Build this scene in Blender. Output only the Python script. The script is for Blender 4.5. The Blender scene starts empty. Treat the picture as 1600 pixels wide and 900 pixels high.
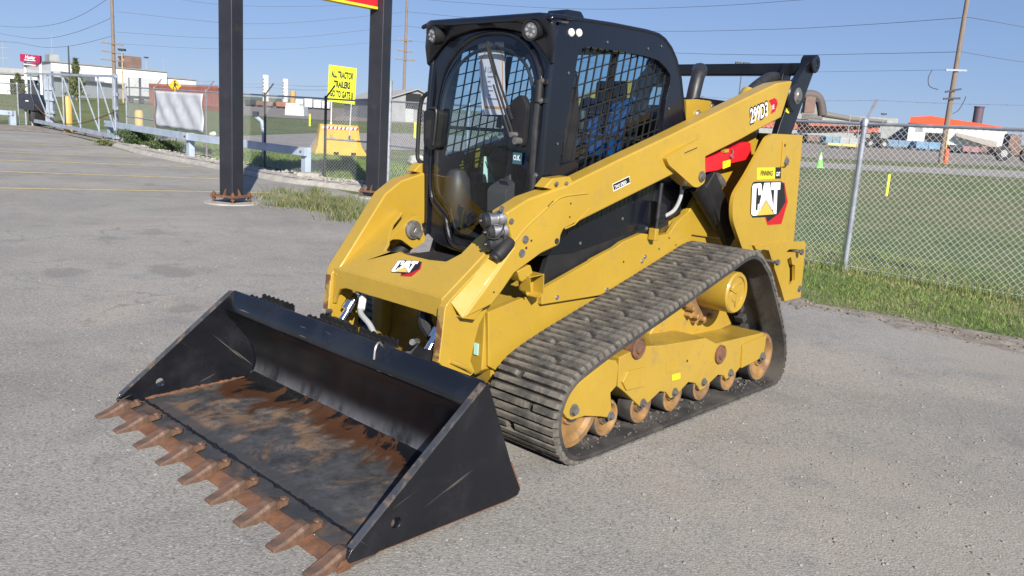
import bpy, bmesh, math, random
import numpy as np
from mathutils import Vector, Matrix
from mathutils.geometry import tessellate_polygon

random.seed(7)
rng = np.random.default_rng(7)
scene = bpy.context.scene
COL = scene.collection

# ------------------------------------------------------------------ camera, sky, sun, exposure
FPX, PITCH, ROLL, CAMH = 1259.94, 0.191771, 0.062874, 1.5723
_f = np.array([0, math.cos(PITCH), -math.sin(PITCH)]); _r = np.array([1.0, 0, 0]); _u = np.cross(_r, _f)
_r2 = math.cos(ROLL) * _r + math.sin(ROLL) * _u
_u2 = -math.sin(ROLL) * _r + math.cos(ROLL) * _u
CR = np.stack([_r2, _u2, _f])
cam_data = bpy.data.cameras.new("camera")
cam = bpy.data.objects.new("camera", cam_data); COL.objects.link(cam)
cam_data.sensor_width = 36; cam_data.lens = 36 * FPX / 1600; cam_data.clip_end = 4000; cam_data.clip_start = 0.05
m = Matrix.Identity(4)
for i in range(3):
    m[i][0] = _r2[i]; m[i][1] = _u2[i]; m[i][2] = -_f[i]
m[2][3] = CAMH
cam.matrix_world = m
scene.camera = cam

SUN_EL = math.radians(29.0)
SUN_H = (0.26, -0.966)                       # horizontal direction towards the sun
world = bpy.data.worlds.new("World"); scene.world = world; world.use_nodes = True
wn = world.node_tree.nodes; wl = world.node_tree.links
sky = wn.new("ShaderNodeTexSky"); sky.sky_type = 'NISHITA'; sky.sun_disc = False
sky.sun_elevation = SUN_EL; sky.sun_rotation = math.atan2(SUN_H[0], SUN_H[1])
sky.air_density = 1.0; sky.dust_density = 0.0; sky.ozone_density = 6.5; sky.altitude = 600
gam = wn.new("ShaderNodeGamma"); gam.inputs[1].default_value = 0.5          # thin summer haze: a flatter sky
tint = wn.new("ShaderNodeMix"); tint.data_type = 'RGBA'; tint.blend_type = 'MULTIPLY'; tint.inputs[0].default_value = 1.0; tint.inputs[7].default_value = (0.68, 0.77, 1.02, 1)
wl.new(sky.outputs[0], gam.inputs[0]); wl.new(gam.outputs[0], tint.inputs[6]); wl.new(tint.outputs[2], wn["Background"].inputs[0]); wn["Background"].inputs[1].default_value = 0.15
sun_data = bpy.data.lights.new("sun", 'SUN'); sun_data.energy = 4.6; sun_data.angle = math.radians(0.5)
sun_data.color = (1.0, 0.945, 0.87)
sun = bpy.data.objects.new("sun", sun_data); COL.objects.link(sun)
sv = Vector((SUN_H[0] * math.cos(SUN_EL), SUN_H[1] * math.cos(SUN_EL), math.sin(SUN_EL)))
sun.rotation_euler = sv.to_track_quat('Z', 'Y').to_euler()
scene.view_settings.view_transform = 'Standard'; scene.view_settings.look = 'None'
scene.view_settings.exposure = 0.8; scene.view_settings.gamma = 1.0
scene.render.engine = 'CYCLES'
scene.cycles.max_bounces = 8; scene.cycles.transparent_max_bounces = 16

# ------------------------------------------------------------------ surveying helpers (photo measurement -> metres)
TX, TY, YAW = 0.389406, 5.061124, -2.32367     # where the loader stands
CY, SY = math.cos(YAW), math.sin(YAW)

def T(y):                                      # the yard is level, beyond it the land rises about 2 %
    g = lambda t: 0.022 * ((t - 13.0) + math.sqrt((t - 13.0) ** 2 + 9)) / 2
    return g(y) - g(-50)

def ray(u, v):
    return CR.T @ np.array([(u - 800) / FPX, (450 - v) / FPX, 1.0])

def at(u, v, Y):                               # point at depth Y
    d = ray(u, v); t = Y / d[1]
    return Vector((t * d[0], Y, CAMH + t * d[2]))

_ts = np.geomspace(2, 1500, 6000)
def G(u, v, dz=0.0):                           # point on the ground
    d = ray(u, v)
    lo, hi = 1.0, None
    for t in _ts:
        if CAMH + t * d[2] - T(t * d[1]) - dz < 0:
            hi = t; break
        lo = t
    if hi is None: hi = lo
    for _ in range(40):
        mid = (lo + hi) / 2
        if CAMH + mid * d[2] - T(mid * d[1]) - dz < 0: hi = mid
        else: lo = mid
    t = lo
    return Vector((t * d[0], t * d[1], CAMH + t * d[2]))

def _toM(w):
    x, y = w[0] - TX, w[1] - TY
    return np.array([CY * x + SY * y, -SY * x + CY * y, w[2]])
_OM = _toM([0, 0, CAMH])
def MP(u, v, n, c):                            # point of the loader's own frame on the plane n.p = c
    d = ray(u, v); d = np.array([CY * d[0] + SY * d[1], -SY * d[0] + CY * d[1], d[2]])
    n = np.asarray(n, float); t = (c - n @ _OM) / (n @ d)
    return _OM + t * d
def side(y, pts, o=(0, 0), s=1.0):             # (x, z) pairs on the loader's plane y = const
    r = []
    for u, v in pts:
        p = MP(o[0] + u / s, o[1] + v / s, (0, 1, 0), y); r.append((float(p[0]), float(p[2])))
    return r

# ------------------------------------------------------------------ mesh helpers
class MB:
    def __init__(s): s.v = []; s.f = []
    def add(s, vs, fs):
        b = len(s.v); s.v.extend([tuple(map(float, p)) for p in vs]); s.f.extend([tuple(b + i for i in f) for f in fs]); return s
    def box(s, c, d, M=None):
        x, y, z = d[0] / 2, d[1] / 2, d[2] / 2
        vs = [Vector((a * x, b * y, e * z)) for a in (-1, 1) for b in (-1, 1) for e in (-1, 1)]
        if M is not None: vs = [M @ p for p in vs]
        c = Vector(c); vs = [p + c for p in vs]
        return s.add(vs, [(0, 1, 3, 2), (4, 6, 7, 5), (0, 4, 5, 1), (2, 3, 7, 6), (0, 2, 6, 4), (1, 5, 7, 3)])
    def bar(s, p0, p1, w, h, up=(0, 0, 1)):    # rectangular bar
        p0, p1 = Vector(p0), Vector(p1); d = (p1 - p0); L = d.length; d.normalize()
        a = d.cross(Vector(up))
        if a.length < 1e-4: a = d.cross(Vector((1, 0, 0)))
        a.normalize(); b = a.cross(d)
        vs = []
        for p in (p0, p1):
            for i, j in ((-1, -1), (1, -1), (1, 1), (-1, 1)): vs.append(p + a * (i * w / 2) + b * (j * h / 2))
        return s.add(vs, [(0, 1, 2, 3), (7, 6, 5, 4), (0, 4, 5, 1), (1, 5, 6, 2), (2, 6, 7, 3), (3, 7, 4, 0)])
    def prism(s, poly, a, b, fn, holes=()):    # poly in 2-D, fn(p, q, t) -> xyz, t = a and b
        loops = [list(poly)] + [list(h) for h in holes]
        tris = tessellate_polygon([[Vector((p[0], p[1], 0)) for p in l] for l in loops])
        flat = [p for l in loops for p in l]; n = len(flat)
        vs = [fn(p[0], p[1], a) for p in flat] + [fn(p[0], p[1], b) for p in flat]
        fs = [tuple(t) for t in tris] + [tuple(n + i for i in reversed(t)) for t in tris]
        k = 0
        for l in loops:
            m_ = len(l)
            for i in range(m_):
                i0, i1 = k + i, k + (i + 1) % m_
                fs.append((i0, i1, n + i1, n + i0))
            k += m_
        return s.add(vs, fs)
    def xz(s, poly, y0, y1, holes=()): return s.prism(poly, y0, y1, lambda p, q, t: (p, t, q), holes)
    def yz(s, poly, x0, x1, holes=()): return s.prism(poly, x0, x1, lambda p, q, t: (t, p, q), holes)
    def xy(s, poly, z0, z1, holes=()): return s.prism(poly, z0, z1, lambda p, q, t: (p, q, t), holes)
    def cyl(s, p0, p1, r0, r1=None, n=16, cap=True):
        r1 = r0 if r1 is None else r1
        p0, p1 = Vector(p0), Vector(p1); d = (p1 - p0).normalized()
        a = d.orthogonal().normalized(); b = d.cross(a)
        vs = []
        for p, r in ((p0, r0), (p1, r1)):
            for i in range(n):
                t = 2 * math.pi * i / n; vs.append(p + a * (r * math.cos(t)) + b * (r * math.sin(t)))
        fs = [(i, (i + 1) % n, n + (i + 1) % n, n + i) for i in range(n)]
        if cap: fs += [tuple(range(n - 1, -1, -1)), tuple(range(n, 2 * n))]
        return s.add(vs, fs)
    def lathe(s, c, d, prof, n=24):            # prof: (distance along d, radius)
        c = Vector(c); d = Vector(d).normalized(); a = d.orthogonal().normalized(); b = d.cross(a)
        vs = []; fs = []
        for t, r in prof:
            for i in range(n):
                w = 2 * math.pi * i / n; vs.append(c + d * t + a * (r * math.cos(w)) + b * (r * math.sin(w)))
        for k in range(len(prof) - 1):
            for i in range(n):
                j = (i + 1) % n; fs.append((k * n + i, k * n + j, (k + 1) * n + j, (k + 1) * n + i))
        fs.append(tuple(range(n - 1, -1, -1))); fs.append(tuple(range((len(prof) - 1) * n, len(prof) * n)))
        return s.add(vs, fs)
    def tube(s, path, r, n=8, closed=False):
        P = [Vector(p) for p in path]; m_ = len(P); vs = []; fs = []; prev = None
        for i, p in enumerate(P):
            d = (P[(i + 1) % m_] - P[i - 1]) if closed else (P[min(i + 1, m_ - 1)] - P[max(i - 1, 0)])
            d.normalize()
            if prev is None: a = d.orthogonal().normalized()
            else:
                a = prev - d * prev.dot(d)
                a = a.normalized() if a.length > 1e-5 else d.orthogonal().normalized()
            prev = a; b = d.cross(a)
            rr = r[i] if hasattr(r, '__len__') else r
            for k in range(n):
                w = 2 * math.pi * k / n; vs.append(p + a * (rr * math.cos(w)) + b * (rr * math.sin(w)))
        seg = m_ if closed else m_ - 1
        for i in range(seg):
            j = (i + 1) % m_
            for k in range(n):
                l = (k + 1) % n; fs.append((i * n + k, i * n + l, j * n + l, j * n + k))
        if not closed: fs += [tuple(range(n - 1, -1, -1)), tuple(range((m_ - 1) * n, m_ * n))]
        return s.add(vs, fs)
    def grid(s, rows):                         # rows of points -> quads
        n = len(rows[0]); vs = [p for r in rows for p in r]
        fs = [(i * n + j, i * n + j + 1, (i + 1) * n + j + 1, (i + 1) * n + j) for i in range(len(rows) - 1) for j in range(n - 1)]
        return s.add(vs, fs)
    def mesh(s, name, fix=True):
        me = bpy.data.meshes.new(name); me.from_pydata(s.v, [], s.f); me.update()
        if fix:
            bm = bmesh.new(); bm.from_mesh(me); bmesh.ops.remove_doubles(bm, verts=bm.verts, dist=1e-5)
            bmesh.ops.recalc_face_normals(bm, faces=bm.faces); bm.to_mesh(me); bm.free()
        return me

def tag(o, label=None, cat=None, group=None, kind=None):
    if label: o["label"] = label
    if cat: o["category"] = cat
    if group: o["group"] = group
    if kind: o["kind"] = kind
    return o

def O(name, mb, mat, parent=None, label=None, cat=None, group=None, kind=None, bevel=0, smooth=35, seg=2, loc=None, fix=True):
    me = mb.mesh(name, fix) if isinstance(mb, MB) else mb
    if mat is not None and len(me.materials) == 0: me.materials.append(mat)
    if smooth and isinstance(mb, MB):
        me.polygons.foreach_set("use_smooth", [True] * len(me.polygons))
        try: me.set_sharp_from_angle(angle=math.radians(smooth))
        except Exception: pass
    o = bpy.data.objects.new(name, me); COL.objects.link(o)
    if parent is not None: o.parent = parent
    if loc is not None: o.location = loc
    if bevel:
        b = o.modifiers.new("bevel", 'BEVEL'); b.width = bevel; b.segments = seg; b.limit_method = 'ANGLE'; b.angle_limit = math.radians(40)
        b.harden_normals = True
    return tag(o, label, cat, group, kind)

def E(name, loc, label=None, cat=None, group=None, rz=0):
    o = bpy.data.objects.new(name, None); COL.objects.link(o); o.location = loc; o.rotation_euler = (0, 0, rz)
    o.empty_display_size = 0.2
    return tag(o, label, cat, group)

def rnd_poly(pts, r, n=4):                     # round the corners of a 2-D outline; r may be a list
    out = []; N = len(pts)
    for i in range(N):
        p0, p, p1 = Vector(pts[i - 1][:2]), Vector(pts[i][:2]), Vector(pts[(i + 1) % N][:2])
        rr = r[i] if hasattr(r, '__len__') else r
        a, b = p0 - p, p1 - p
        k = min(rr, a.length * .45, b.length * .45)
        if k < 1e-4: out.append((p.x, p.y)); continue
        s, e = p + a.normalized() * k, p + b.normalized() * k
        for j in range(n + 1):
            t = j / n; q = s * (1 - t) ** 2 + p * (2 * t * (1 - t)) + e * t * t; out.append((q.x, q.y))
    return out

def catmull(pts, n=8, closed=False):
    P = [Vector(p) for p in pts]; out = []; N = len(P)
    for i in range(N if closed else N - 1):
        if closed: a, b, c, d = P[i - 1], P[i], P[(i + 1) % N], P[(i + 2) % N]
        else: a, b, c, d = P[max(i - 1, 0)], P[i], P[i + 1], P[min(i + 2, N - 1)]
        for j in range(n):
            t = j / n
            out.append(0.5 * ((2 * b) + (c - a) * t + (2 * a - 5 * b + 4 * c - d) * t * t + (3 * b - a - 3 * c + d) * t ** 3))
    if not closed: out.append(P[-1])
    return out

def text_mesh(body, size=1.0, offset=0.0, depth=0.0, sx=1.0, shear=0.0, align='LEFT', spacing=1.0):
    c = bpy.data.curves.new("lettering", 'FONT'); c.body = body; c.size = size; c.offset = offset; c.extrude = depth
    c.align_x = align; c.shear = shear; c.space_character = spacing; c.resolution_u = 3
    o = bpy.data.objects.new("lettering", c); COL.objects.link(o)
    me = bpy.data.meshes.new_from_object(o)
    bpy.data.objects.remove(o); bpy.data.curves.remove(c)
    me.transform(Matrix.Diagonal((sx, 1, 1, 1)))
    me.materials.clear()
    return me

def fit_text(me, w=None, h=None):                # scale lettering to a given width and height
    n = len(me.vertices); co = np.zeros(n * 3); me.vertices.foreach_get("co", co); co = co.reshape(-1, 3)
    a, b = co.min(0), co.max(0); sx = w / (b[0] - a[0]) if w else 1; sy = h / (b[1] - a[1]) if h else sx
    me.transform(Matrix.Diagonal((sx, sy, 1, 1)) @ Matrix.Translation((-(a[0] + b[0]) / 2, -(a[1] + b[1]) / 2, 0))); return me

# ------------------------------------------------------------------ materials
def _noise(nt, vec, scale, detail=4, rough=0.55, dist=0.0):
    n = nt.nodes.new("ShaderNodeTexNoise"); n.inputs['Scale'].default_value = scale; n.inputs['Detail'].default_value = detail
    n.inputs['Roughness'].default_value = rough; n.inputs['Distortion'].default_value = dist
    nt.links.new(vec, n.inputs['Vector']); return n.outputs['Fac']
def _ramp(nt, fac, a, b, ca=0.0, cb=1.0):
    n = nt.nodes.new("ShaderNodeMapRange"); n.inputs['From Min'].default_value = a; n.inputs['From Max'].default_value = b
    n.inputs['To Min'].default_value = ca; n.inputs['To Max'].default_value = cb; n.interpolation_type = 'SMOOTHSTEP'
    nt.links.new(fac, n.inputs['Value']); return n.outputs['Result']
def _mix(nt, fac, a, b, mode='MIX'):
    n = nt.nodes.new("ShaderNodeMix"); n.data_type = 'RGBA'; n.blend_type = mode
    if hasattr(fac, 'links'): nt.links.new(fac, n.inputs[0])
    else: n.inputs[0].default_value = fac
    for k, c in ((6, a), (7, b)):
        if hasattr(c, 'links'): nt.links.new(c, n.inputs[k])
        else: n.inputs[k].default_value = (*c, 1) if len(c) == 3 else c
    return n.outputs[2]
def _math(nt, op, a, b=0.0):
    n = nt.nodes.new("ShaderNodeMath"); n.operation = op
    for k, c in ((0, a), (1, b)):
        if hasattr(c, 'links'): nt.links.new(c, n.inputs[k])
        else: n.inputs[k].default_value = c
    return n.outputs[0]
def _start(name):
    mt = bpy.data.materials.new(name); mt.use_nodes = True; nt = mt.node_tree; b = nt.nodes["Principled BSDF"]
    tc = nt.nodes.new("ShaderNodeTexCoord"); return mt, nt, b, tc.outputs['Object']
def _bump(nt, b, h, strength, dist=0.01):
    n = nt.nodes.new("ShaderNodeBump"); n.inputs['Strength'].default_value = strength; n.inputs['Distance'].default_value = dist
    nt.links.new(h, n.inputs['Height']); nt.links.new(n.outputs[0], b.inputs['Normal'])
def _vec(nt, vec, sc):
    n = nt.nodes.new("ShaderNodeMapping"); n.inputs['Scale'].default_value = sc; nt.links.new(vec, n.inputs['Vector']); return n.outputs[0]

def M(name, c, rough=0.5, metal=0.0, var=0.12, scale=6, c2=None, amt=0.0, thr=(0.55, 0.7), scale2=3, bump=0.0, bscale=40, coat=0.0, spec=0.5, stretch=None):
    """paint-like surface: base colour with a soft variation, and optional patches of a second colour (dirt, rust, wear)"""
    mt, nt, b, v = _start(name)
    if stretch: v = _vec(nt, v, stretch)
    n1 = _noise(nt, v, scale, 5)
    col = _mix(nt, _ramp(nt, n1, 0.3, 0.7), tuple(x * (1 - var) for x in c), tuple(min(1, x * (1 + var)) for x in c))
    if c2 is not None:
        n2 = _noise(nt, v, scale2, 8, 0.65, 0.4)
        f = _math(nt, 'MULTIPLY', _ramp(nt, n2, *thr), amt)
        col = _mix(nt, f, col, c2)
        r = _ramp(nt, n2, thr[0], thr[1], rough, min(0.95, rough + 0.3)); nt.links.new(r, b.inputs['Roughness'])
    else:
        r = _ramp(nt, n1, 0.3, 0.7, max(0.05, rough - 0.05), min(1, rough + 0.08)); nt.links.new(r, b.inputs['Roughness'])
    nt.links.new(col, b.inputs['Base Color'])
    b.inputs['Metallic'].default_value = metal
    b.inputs['Specular IOR Level'].default_value = spec
    if coat: b.inputs['Coat Weight'].default_value = coat; b.inputs['Coat Roughness'].default_value = 0.12
    if bump: _bump(nt, b, _noise(nt, v, bscale, 4), bump, 0.01)
    return mt

def scratched_black(name, base, steel, rust, scratch=1.0):
    mt, nt, b, v = _start(name)
    n1 = _noise(nt, v, 2.5, 8, 0.65, 0.3)
    col = _mix(nt, _ramp(nt, n1, 0.45, 0.75), base, tuple(x * 1.8 + 0.006 for x in base))
    # long thin scratches
    vs = _vec(nt, v, (1.2, 14, 1.5)); w = nt.nodes.new("ShaderNodeTexVoronoi"); w.feature = 'DISTANCE_TO_EDGE'; w.inputs['Scale'].default_value = 2.2
    wob = _noise(nt, v, 3, 3); mp = nt.nodes.new("ShaderNodeVectorMath"); mp.operation = 'ADD'
    nt.links.new(vs, mp.inputs[0]); cm = nt.nodes.new("ShaderNodeCombineXYZ")
    for k in range(3): nt.links.new(_math(nt, 'MULTIPLY', wob, 0.22), cm.inputs[k])
    nt.links.new(cm.outputs[0], mp.inputs[1]); nt.links.new(mp.outputs[0], w.inputs['Vector'])
    mr = nt.nodes.new("ShaderNodeMapping"); mr.inputs['Rotation'].default_value = (0, 0.75, 0.1); nt.links.new(v, mr.inputs['Vector'])
    la = _ramp(nt, _noise(nt, _vec(nt, mr.outputs[0], (1.1, 2.5, 46)), 1.6, 2, .5), .70, .73)
    mr2 = nt.nodes.new("ShaderNodeMapping"); mr2.inputs['Rotation'].default_value = (0.1, -0.35, 0.2); nt.links.new(v, mr2.inputs['Vector'])
    lb = _ramp(nt, _noise(nt, _vec(nt, mr2.outputs[0], (1.4, 2.5, 52)), 1.3, 2, .5), .71, .74)
    line = _math(nt, 'MAXIMUM', la, lb)
    msk = _ramp(nt, _noise(nt, v, 1.7, 4), 0.40, 0.58)
    f = _math(nt, 'MULTIPLY', _math(nt, 'MULTIPLY', line, msk), scratch * 0.5)
    col = _mix(nt, f, col, steel)
    n3 = _noise(nt, v, 5, 9, 0.7, 0.5)
    col = _mix(nt, _ramp(nt, n3, 0.66, 0.74), col, rust)
    nt.links.new(col, b.inputs['Base Color'])
    nt.links.new(_ramp(nt, n1, 0.35, 0.8, 0.18, 0.40), b.inputs['Roughness'])
    _bump(nt, b, n3, 0.12, 0.004)
    return mt

MAT = {}
def yellow_paint(name, base, grime, chips, rough):
    mt, nt, b, v = _start(name)
    n1 = _noise(nt, v, 2.2, 6, 0.6, 0.4); n2 = _noise(nt, v, 9, 7, 0.7, 0.3); n3 = _noise(nt, v, 55, 5, 0.75)
    col = _mix(nt, _ramp(nt, n1, .3, .7), tuple(x * .94 for x in base), tuple(x * 1.06 for x in base))
    col = _mix(nt, _math(nt, 'MULTIPLY', _ramp(nt, n2, .5, .75), grime), col, (.235, .165, .065))          # dust film
    vs = _vec(nt, v, (2, 2, 9)); st = _noise(nt, vs, 5, 5, .7, .8)
    col = _mix(nt, _math(nt, 'MULTIPLY', _math(nt, 'MULTIPLY', _ramp(nt, st, .62, .72), _ramp(nt, n1, .45, .6)), grime), col, (.16, .11, .055))
    col = _mix(nt, _math(nt, 'MULTIPLY', _math(nt, 'MULTIPLY', _ramp(nt, n3, .68, .72), _ramp(nt, n1, .5, .62)), chips), col, (.10, .07, .05))
    nt.links.new(col, b.inputs['Base Color']); nt.links.new(_ramp(nt, n2, .35, .7, rough, rough + .22), b.inputs['Roughness'])
    b.inputs['Coat Weight'].default_value = .35; b.inputs['Coat Roughness'].default_value = .12
    _bump(nt, b, n3, .03, .004); return mt
MAT['yellow'] = yellow_paint("loader_yellow", (0.396, 0.252, 0.027), .35, .6, .33)
MAT['yellow_dirty'] = yellow_paint("dirty_yellow", (0.382, 0.244, 0.029), .75, .9, .42)
MAT['worn_orange'] = M("worn_orange", (0.25, 0.14, 0.048), 0.6, var=0.3, scale=9, c2=(0.14, 0.08, 0.05), amt=0.9, thr=(0.44, 0.64), scale2=7, bump=0.1)
MAT['black'] = M("black_paint", (0.007, 0.0075, 0.010), 0.28, var=0.25, scale=4, c2=(0.018, 0.018, 0.02), amt=0.5, thr=(0.5, 0.8), scale2=3)
MAT['blackmatte'] = M("black_plastic", (0.010, 0.010, 0.011), 0.6, var=0.2, scale=10, bump=0.05, bscale=200)
MAT['rubberhose'] = M("black_hose", (0.02, 0.02, 0.022), 0.45, var=0.2, scale=20)
MAT['bucket'] = scratched_black("bucket_black", (0.0065, 0.0072, 0.010), (0.22, 0.19, 0.16), (0.13, 0.065, 0.03))
MAT['rust'] = M("rusty_steel", (0.155, 0.07, 0.035), 0.75, var=0.3, scale=12, c2=(0.09, 0.055, 0.04), amt=0.7, thr=(0.45, 0.65), scale2=14, bump=0.25, bscale=60)
MAT['tooth'] = M("rusty_tooth", (0.115, 0.064, 0.040), 0.6, var=0.4, scale=14, c2=(0.06, 0.05, 0.044), amt=0.7, thr=(0.45, 0.7), scale2=18, bump=0.3, bscale=50)
MAT['rubber'] = M("track_rubber", (0.028, 0.027, 0.027), 0.8, var=0.3, scale=8, c2=(0.085, 0.075, 0.062), amt=0.7, thr=(0.42, 0.66), scale2=4, bump=0.25, bscale=60)
MAT['lug'] = M("track_lug_rubber", (0.055, 0.053, 0.049), 0.75, var=0.25, scale=15, c2=(0.165, 0.148, 0.122), amt=0.9, thr=(0.40, 0.62), scale2=7, bump=0.3, bscale=50)
MAT['zinc'] = M("zinc_steel", (0.42, 0.42, 0.43), 0.35, metal=0.85, var=0.15, scale=12)
MAT['chrome'] = M("chrome", (0.75, 0.75, 0.77), 0.08, metal=1.0, var=0.03)
MAT['boltgrey'] = M("bolt_steel", (0.20, 0.19, 0.18), 0.45, metal=0.6, var=0.2, scale=30)
MAT['red'] = M("red_paint", (0.62, 0.012, 0.02), 0.4, var=0.08)
MAT['dred'] = M("dark_red_print", (0.42, 0.008, 0.015), 0.45, var=0.05)
MAT['white'] = M("white_paint", (0.78, 0.78, 0.78), 0.5, var=0.04)
MAT['print_black'] = M("black_print", (0.012, 0.012, 0.013), 0.45, var=0.05)
MAT['print_yellow'] = M("yellow_print", (0.72, 0.55, 0.03), 0.45, var=0.04)
MAT['gold'] = M("gold_print", (0.62, 0.42, 0.08), 0.4, var=0.06)
MAT['galv'] = M("galvanised_steel", (0.30, 0.32, 0.36), 0.45, metal=0.35, var=0.15, scale=7)
MAT['barb'] = M("dull_barbed_wire", (0.16, 0.17, 0.19), .6)
MAT['wire'] = M("galvanised_wire", (0.62, 0.64, 0.65), 0.5, metal=0.1, var=0.1)
MAT['bluepaint'] = M("pale_blue_paint", (0.33, 0.39, 0.47), 0.55, var=0.12, scale=3, c2=(0.30, 0.24, 0.2), amt=0.4, thr=(0.6, 0.72), scale2=5)
MAT['gatepaint'] = M("gate_grey_blue", (0.29, 0.33, 0.38), .5, var=.15, scale=3)
MAT['column'] = M("dark_column_paint", (0.021, 0.021, 0.027), 0.42, var=0.18, scale=2.5, c2=(0.06, 0.045, 0.035), amt=0.5, thr=(0.55, 0.8), scale2=3)
MAT['concrete'] = M("concrete", (0.33, 0.31, 0.275), 0.9, var=0.15, scale=6, c2=(0.24, 0.22, 0.19), amt=0.6, thr=(0.5, 0.7), scale2=5, bump=0.3, bscale=50)
MAT['wood'] = M("weathered_pole_wood", (0.20, 0.155, 0.12), 0.85, var=0.25, scale=4, bump=0.3, bscale=12, stretch=(6, 6, 0.4))
MAT['fluor'] = M("fluorescent_yellow", (0.72, 0.76, 0.015), 0.5, var=0.03)
MAT['lime'] = M("lime_cone", (0.22, 0.80, 0.12), 0.5, var=0.04)
MAT['orange'] = M("orange_paint", (0.75, 0.12, 0.03), 0.55, var=0.08)
MAT['diamond'] = M("amber_sign", (0.80, 0.40, 0.01), 0.5, var=0.04)
MAT['maroon'] = M("maroon_sign", (0.30, 0.01, 0.06), 0.45, var=0.05)
MAT['tarp'] = M("grey_white_tarp", (0.44, 0.455, 0.485), 0.7, var=0.08, scale=4, bump=0.3, bscale=14)
MAT['bwhite'] = M("white_cladding", (0.58, 0.59, 0.60), 0.6, var=0.05, scale=1)
MAT['bgrey'] = M("grey_cladding", (0.30, 0.31, 0.31), 0.7, var=0.12, scale=0.6, c2=(0.20, 0.17, 0.15), amt=0.5, thr=(0.5, 0.7), scale2=0.3)
MAT['broof'] = M("roof_sheet", (0.22, 0.22, 0.22), 0.6, var=0.1, scale=0.5)
MAT['brown'] = M("brown_steel", (0.16, 0.10, 0.08), 0.7, var=0.2, scale=0.7)
MAT['cont_red'] = M("brick_red_container", (0.21, 0.066, 0.046), 0.6, var=0.12, scale=0.8)
MAT['teal'] = M("teal_steel", (0.12, 0.22, 0.28), 0.6, var=0.2, scale=0.8)  # used on a far wagon; distance haze is put into the muted colour
MAT['pinkr'] = M("faded_red_steel", (0.25, 0.13, 0.14), 0.7, var=0.2, scale=0.8)  # faded red, desaturated further to stand in for distance haze
MAT['bollard'] = M("bollard_yellow", (0.56, 0.36, 0.10), 0.6, var=0.08, scale=3)
MAT['barrier'] = M("barrier_yellow", (0.50, 0.325, 0.045), 0.55, var=0.06, scale=3)
MAT['darkbox'] = M("dark_grey_box", (0.03, 0.035, 0.045), 0.5, var=0.15)
MAT['opening'] = M("dark_opening", (0.02, 0.02, 0.02), 0.8)
MAT['seat'] = M("seat_vinyl", (0.02, 0.02, 0.022), 0.55, var=0.2, scale=8)
MAT['blue'] = M("blue_plastic_cover", (0.016, 0.085, 0.25), 0.3, var=0.25, scale=6, bump=0.5, bscale=12)
MAT['cable'] = M("power_cable", (0.05, 0.05, 0.055), 0.6)
MAT['paper'] = M("paper_tag", (0.66, 0.65, 0.72), 0.6, var=0.03)
MAT['paper_orange'] = M("orange_print", (0.65, 0.27, 0.06), 0.6)
MAT['paper_grey'] = M("grey_print", (0.20, 0.20, 0.30), 0.6)
MAT['mint'] = M("mint_sticker", (0.45, 0.70, 0.60), 0.6, var=0.05)
MAT['led'] = M("led_grey", (0.30, 0.30, 0.30), 0.3)
MAT['lens'] = M("lamp_lens", (0.14, 0.14, 0.15), 0.12, metal=0.3, var=0.2, scale=60)
MAT['rock'] = M("pale_rock", (0.45, 0.43, 0.40), 0.9, var=0.2, scale=4, bump=0.5, bscale=10)
MAT['yline'] = M("worn_yellow_line", (0.62, 0.47, 0.16), 0.8, var=0.15, scale=5, c2=(0.32, 0.29, 0.22), amt=0.6, thr=(0.5, 0.7), scale2=12)
MAT['greypipe'] = M("grey_hose", (0.33, 0.34, 0.33), 0.5, var=0.1)

def glass_mat(name, tint, gloss=0.9):
    mt = bpy.data.materials.new(name); mt.use_nodes = True; nt = mt.node_tree; nt.nodes.clear()
    out = nt.nodes.new("ShaderNodeOutputMaterial"); tr = nt.nodes.new("ShaderNodeBsdfTransparent"); tr.inputs[0].default_value = (*tint, 1)
    gl = nt.nodes.new("ShaderNodeBsdfGlossy"); gl.inputs['Roughness'].default_value = 0.03; gl.inputs[0].default_value = (gloss, gloss, gloss, 1)
    lw = nt.nodes.new("ShaderNodeLayerWeight"); lw.inputs[0].default_value = 0.5
    f5 = _math(nt, 'ADD', _math(nt, 'MULTIPLY', _math(nt, 'POWER', lw.outputs['Facing'], 4.0), 0.85), 0.06)
    mx = nt.nodes.new("ShaderNodeMixShader"); nt.links.new(f5, mx.inputs[0]); nt.links.new(tr.outputs[0], mx.inputs[1]); nt.links.new(gl.outputs[0], mx.inputs[2])
    nt.links.new(mx.outputs[0], out.inputs[0]); return mt
MAT['glass'] = glass_mat("door_glass", (0.80, 0.86, 0.88))
MAT['glass2'] = glass_mat("tinted_side_glass", (0.62, 0.78, 0.84))

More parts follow.
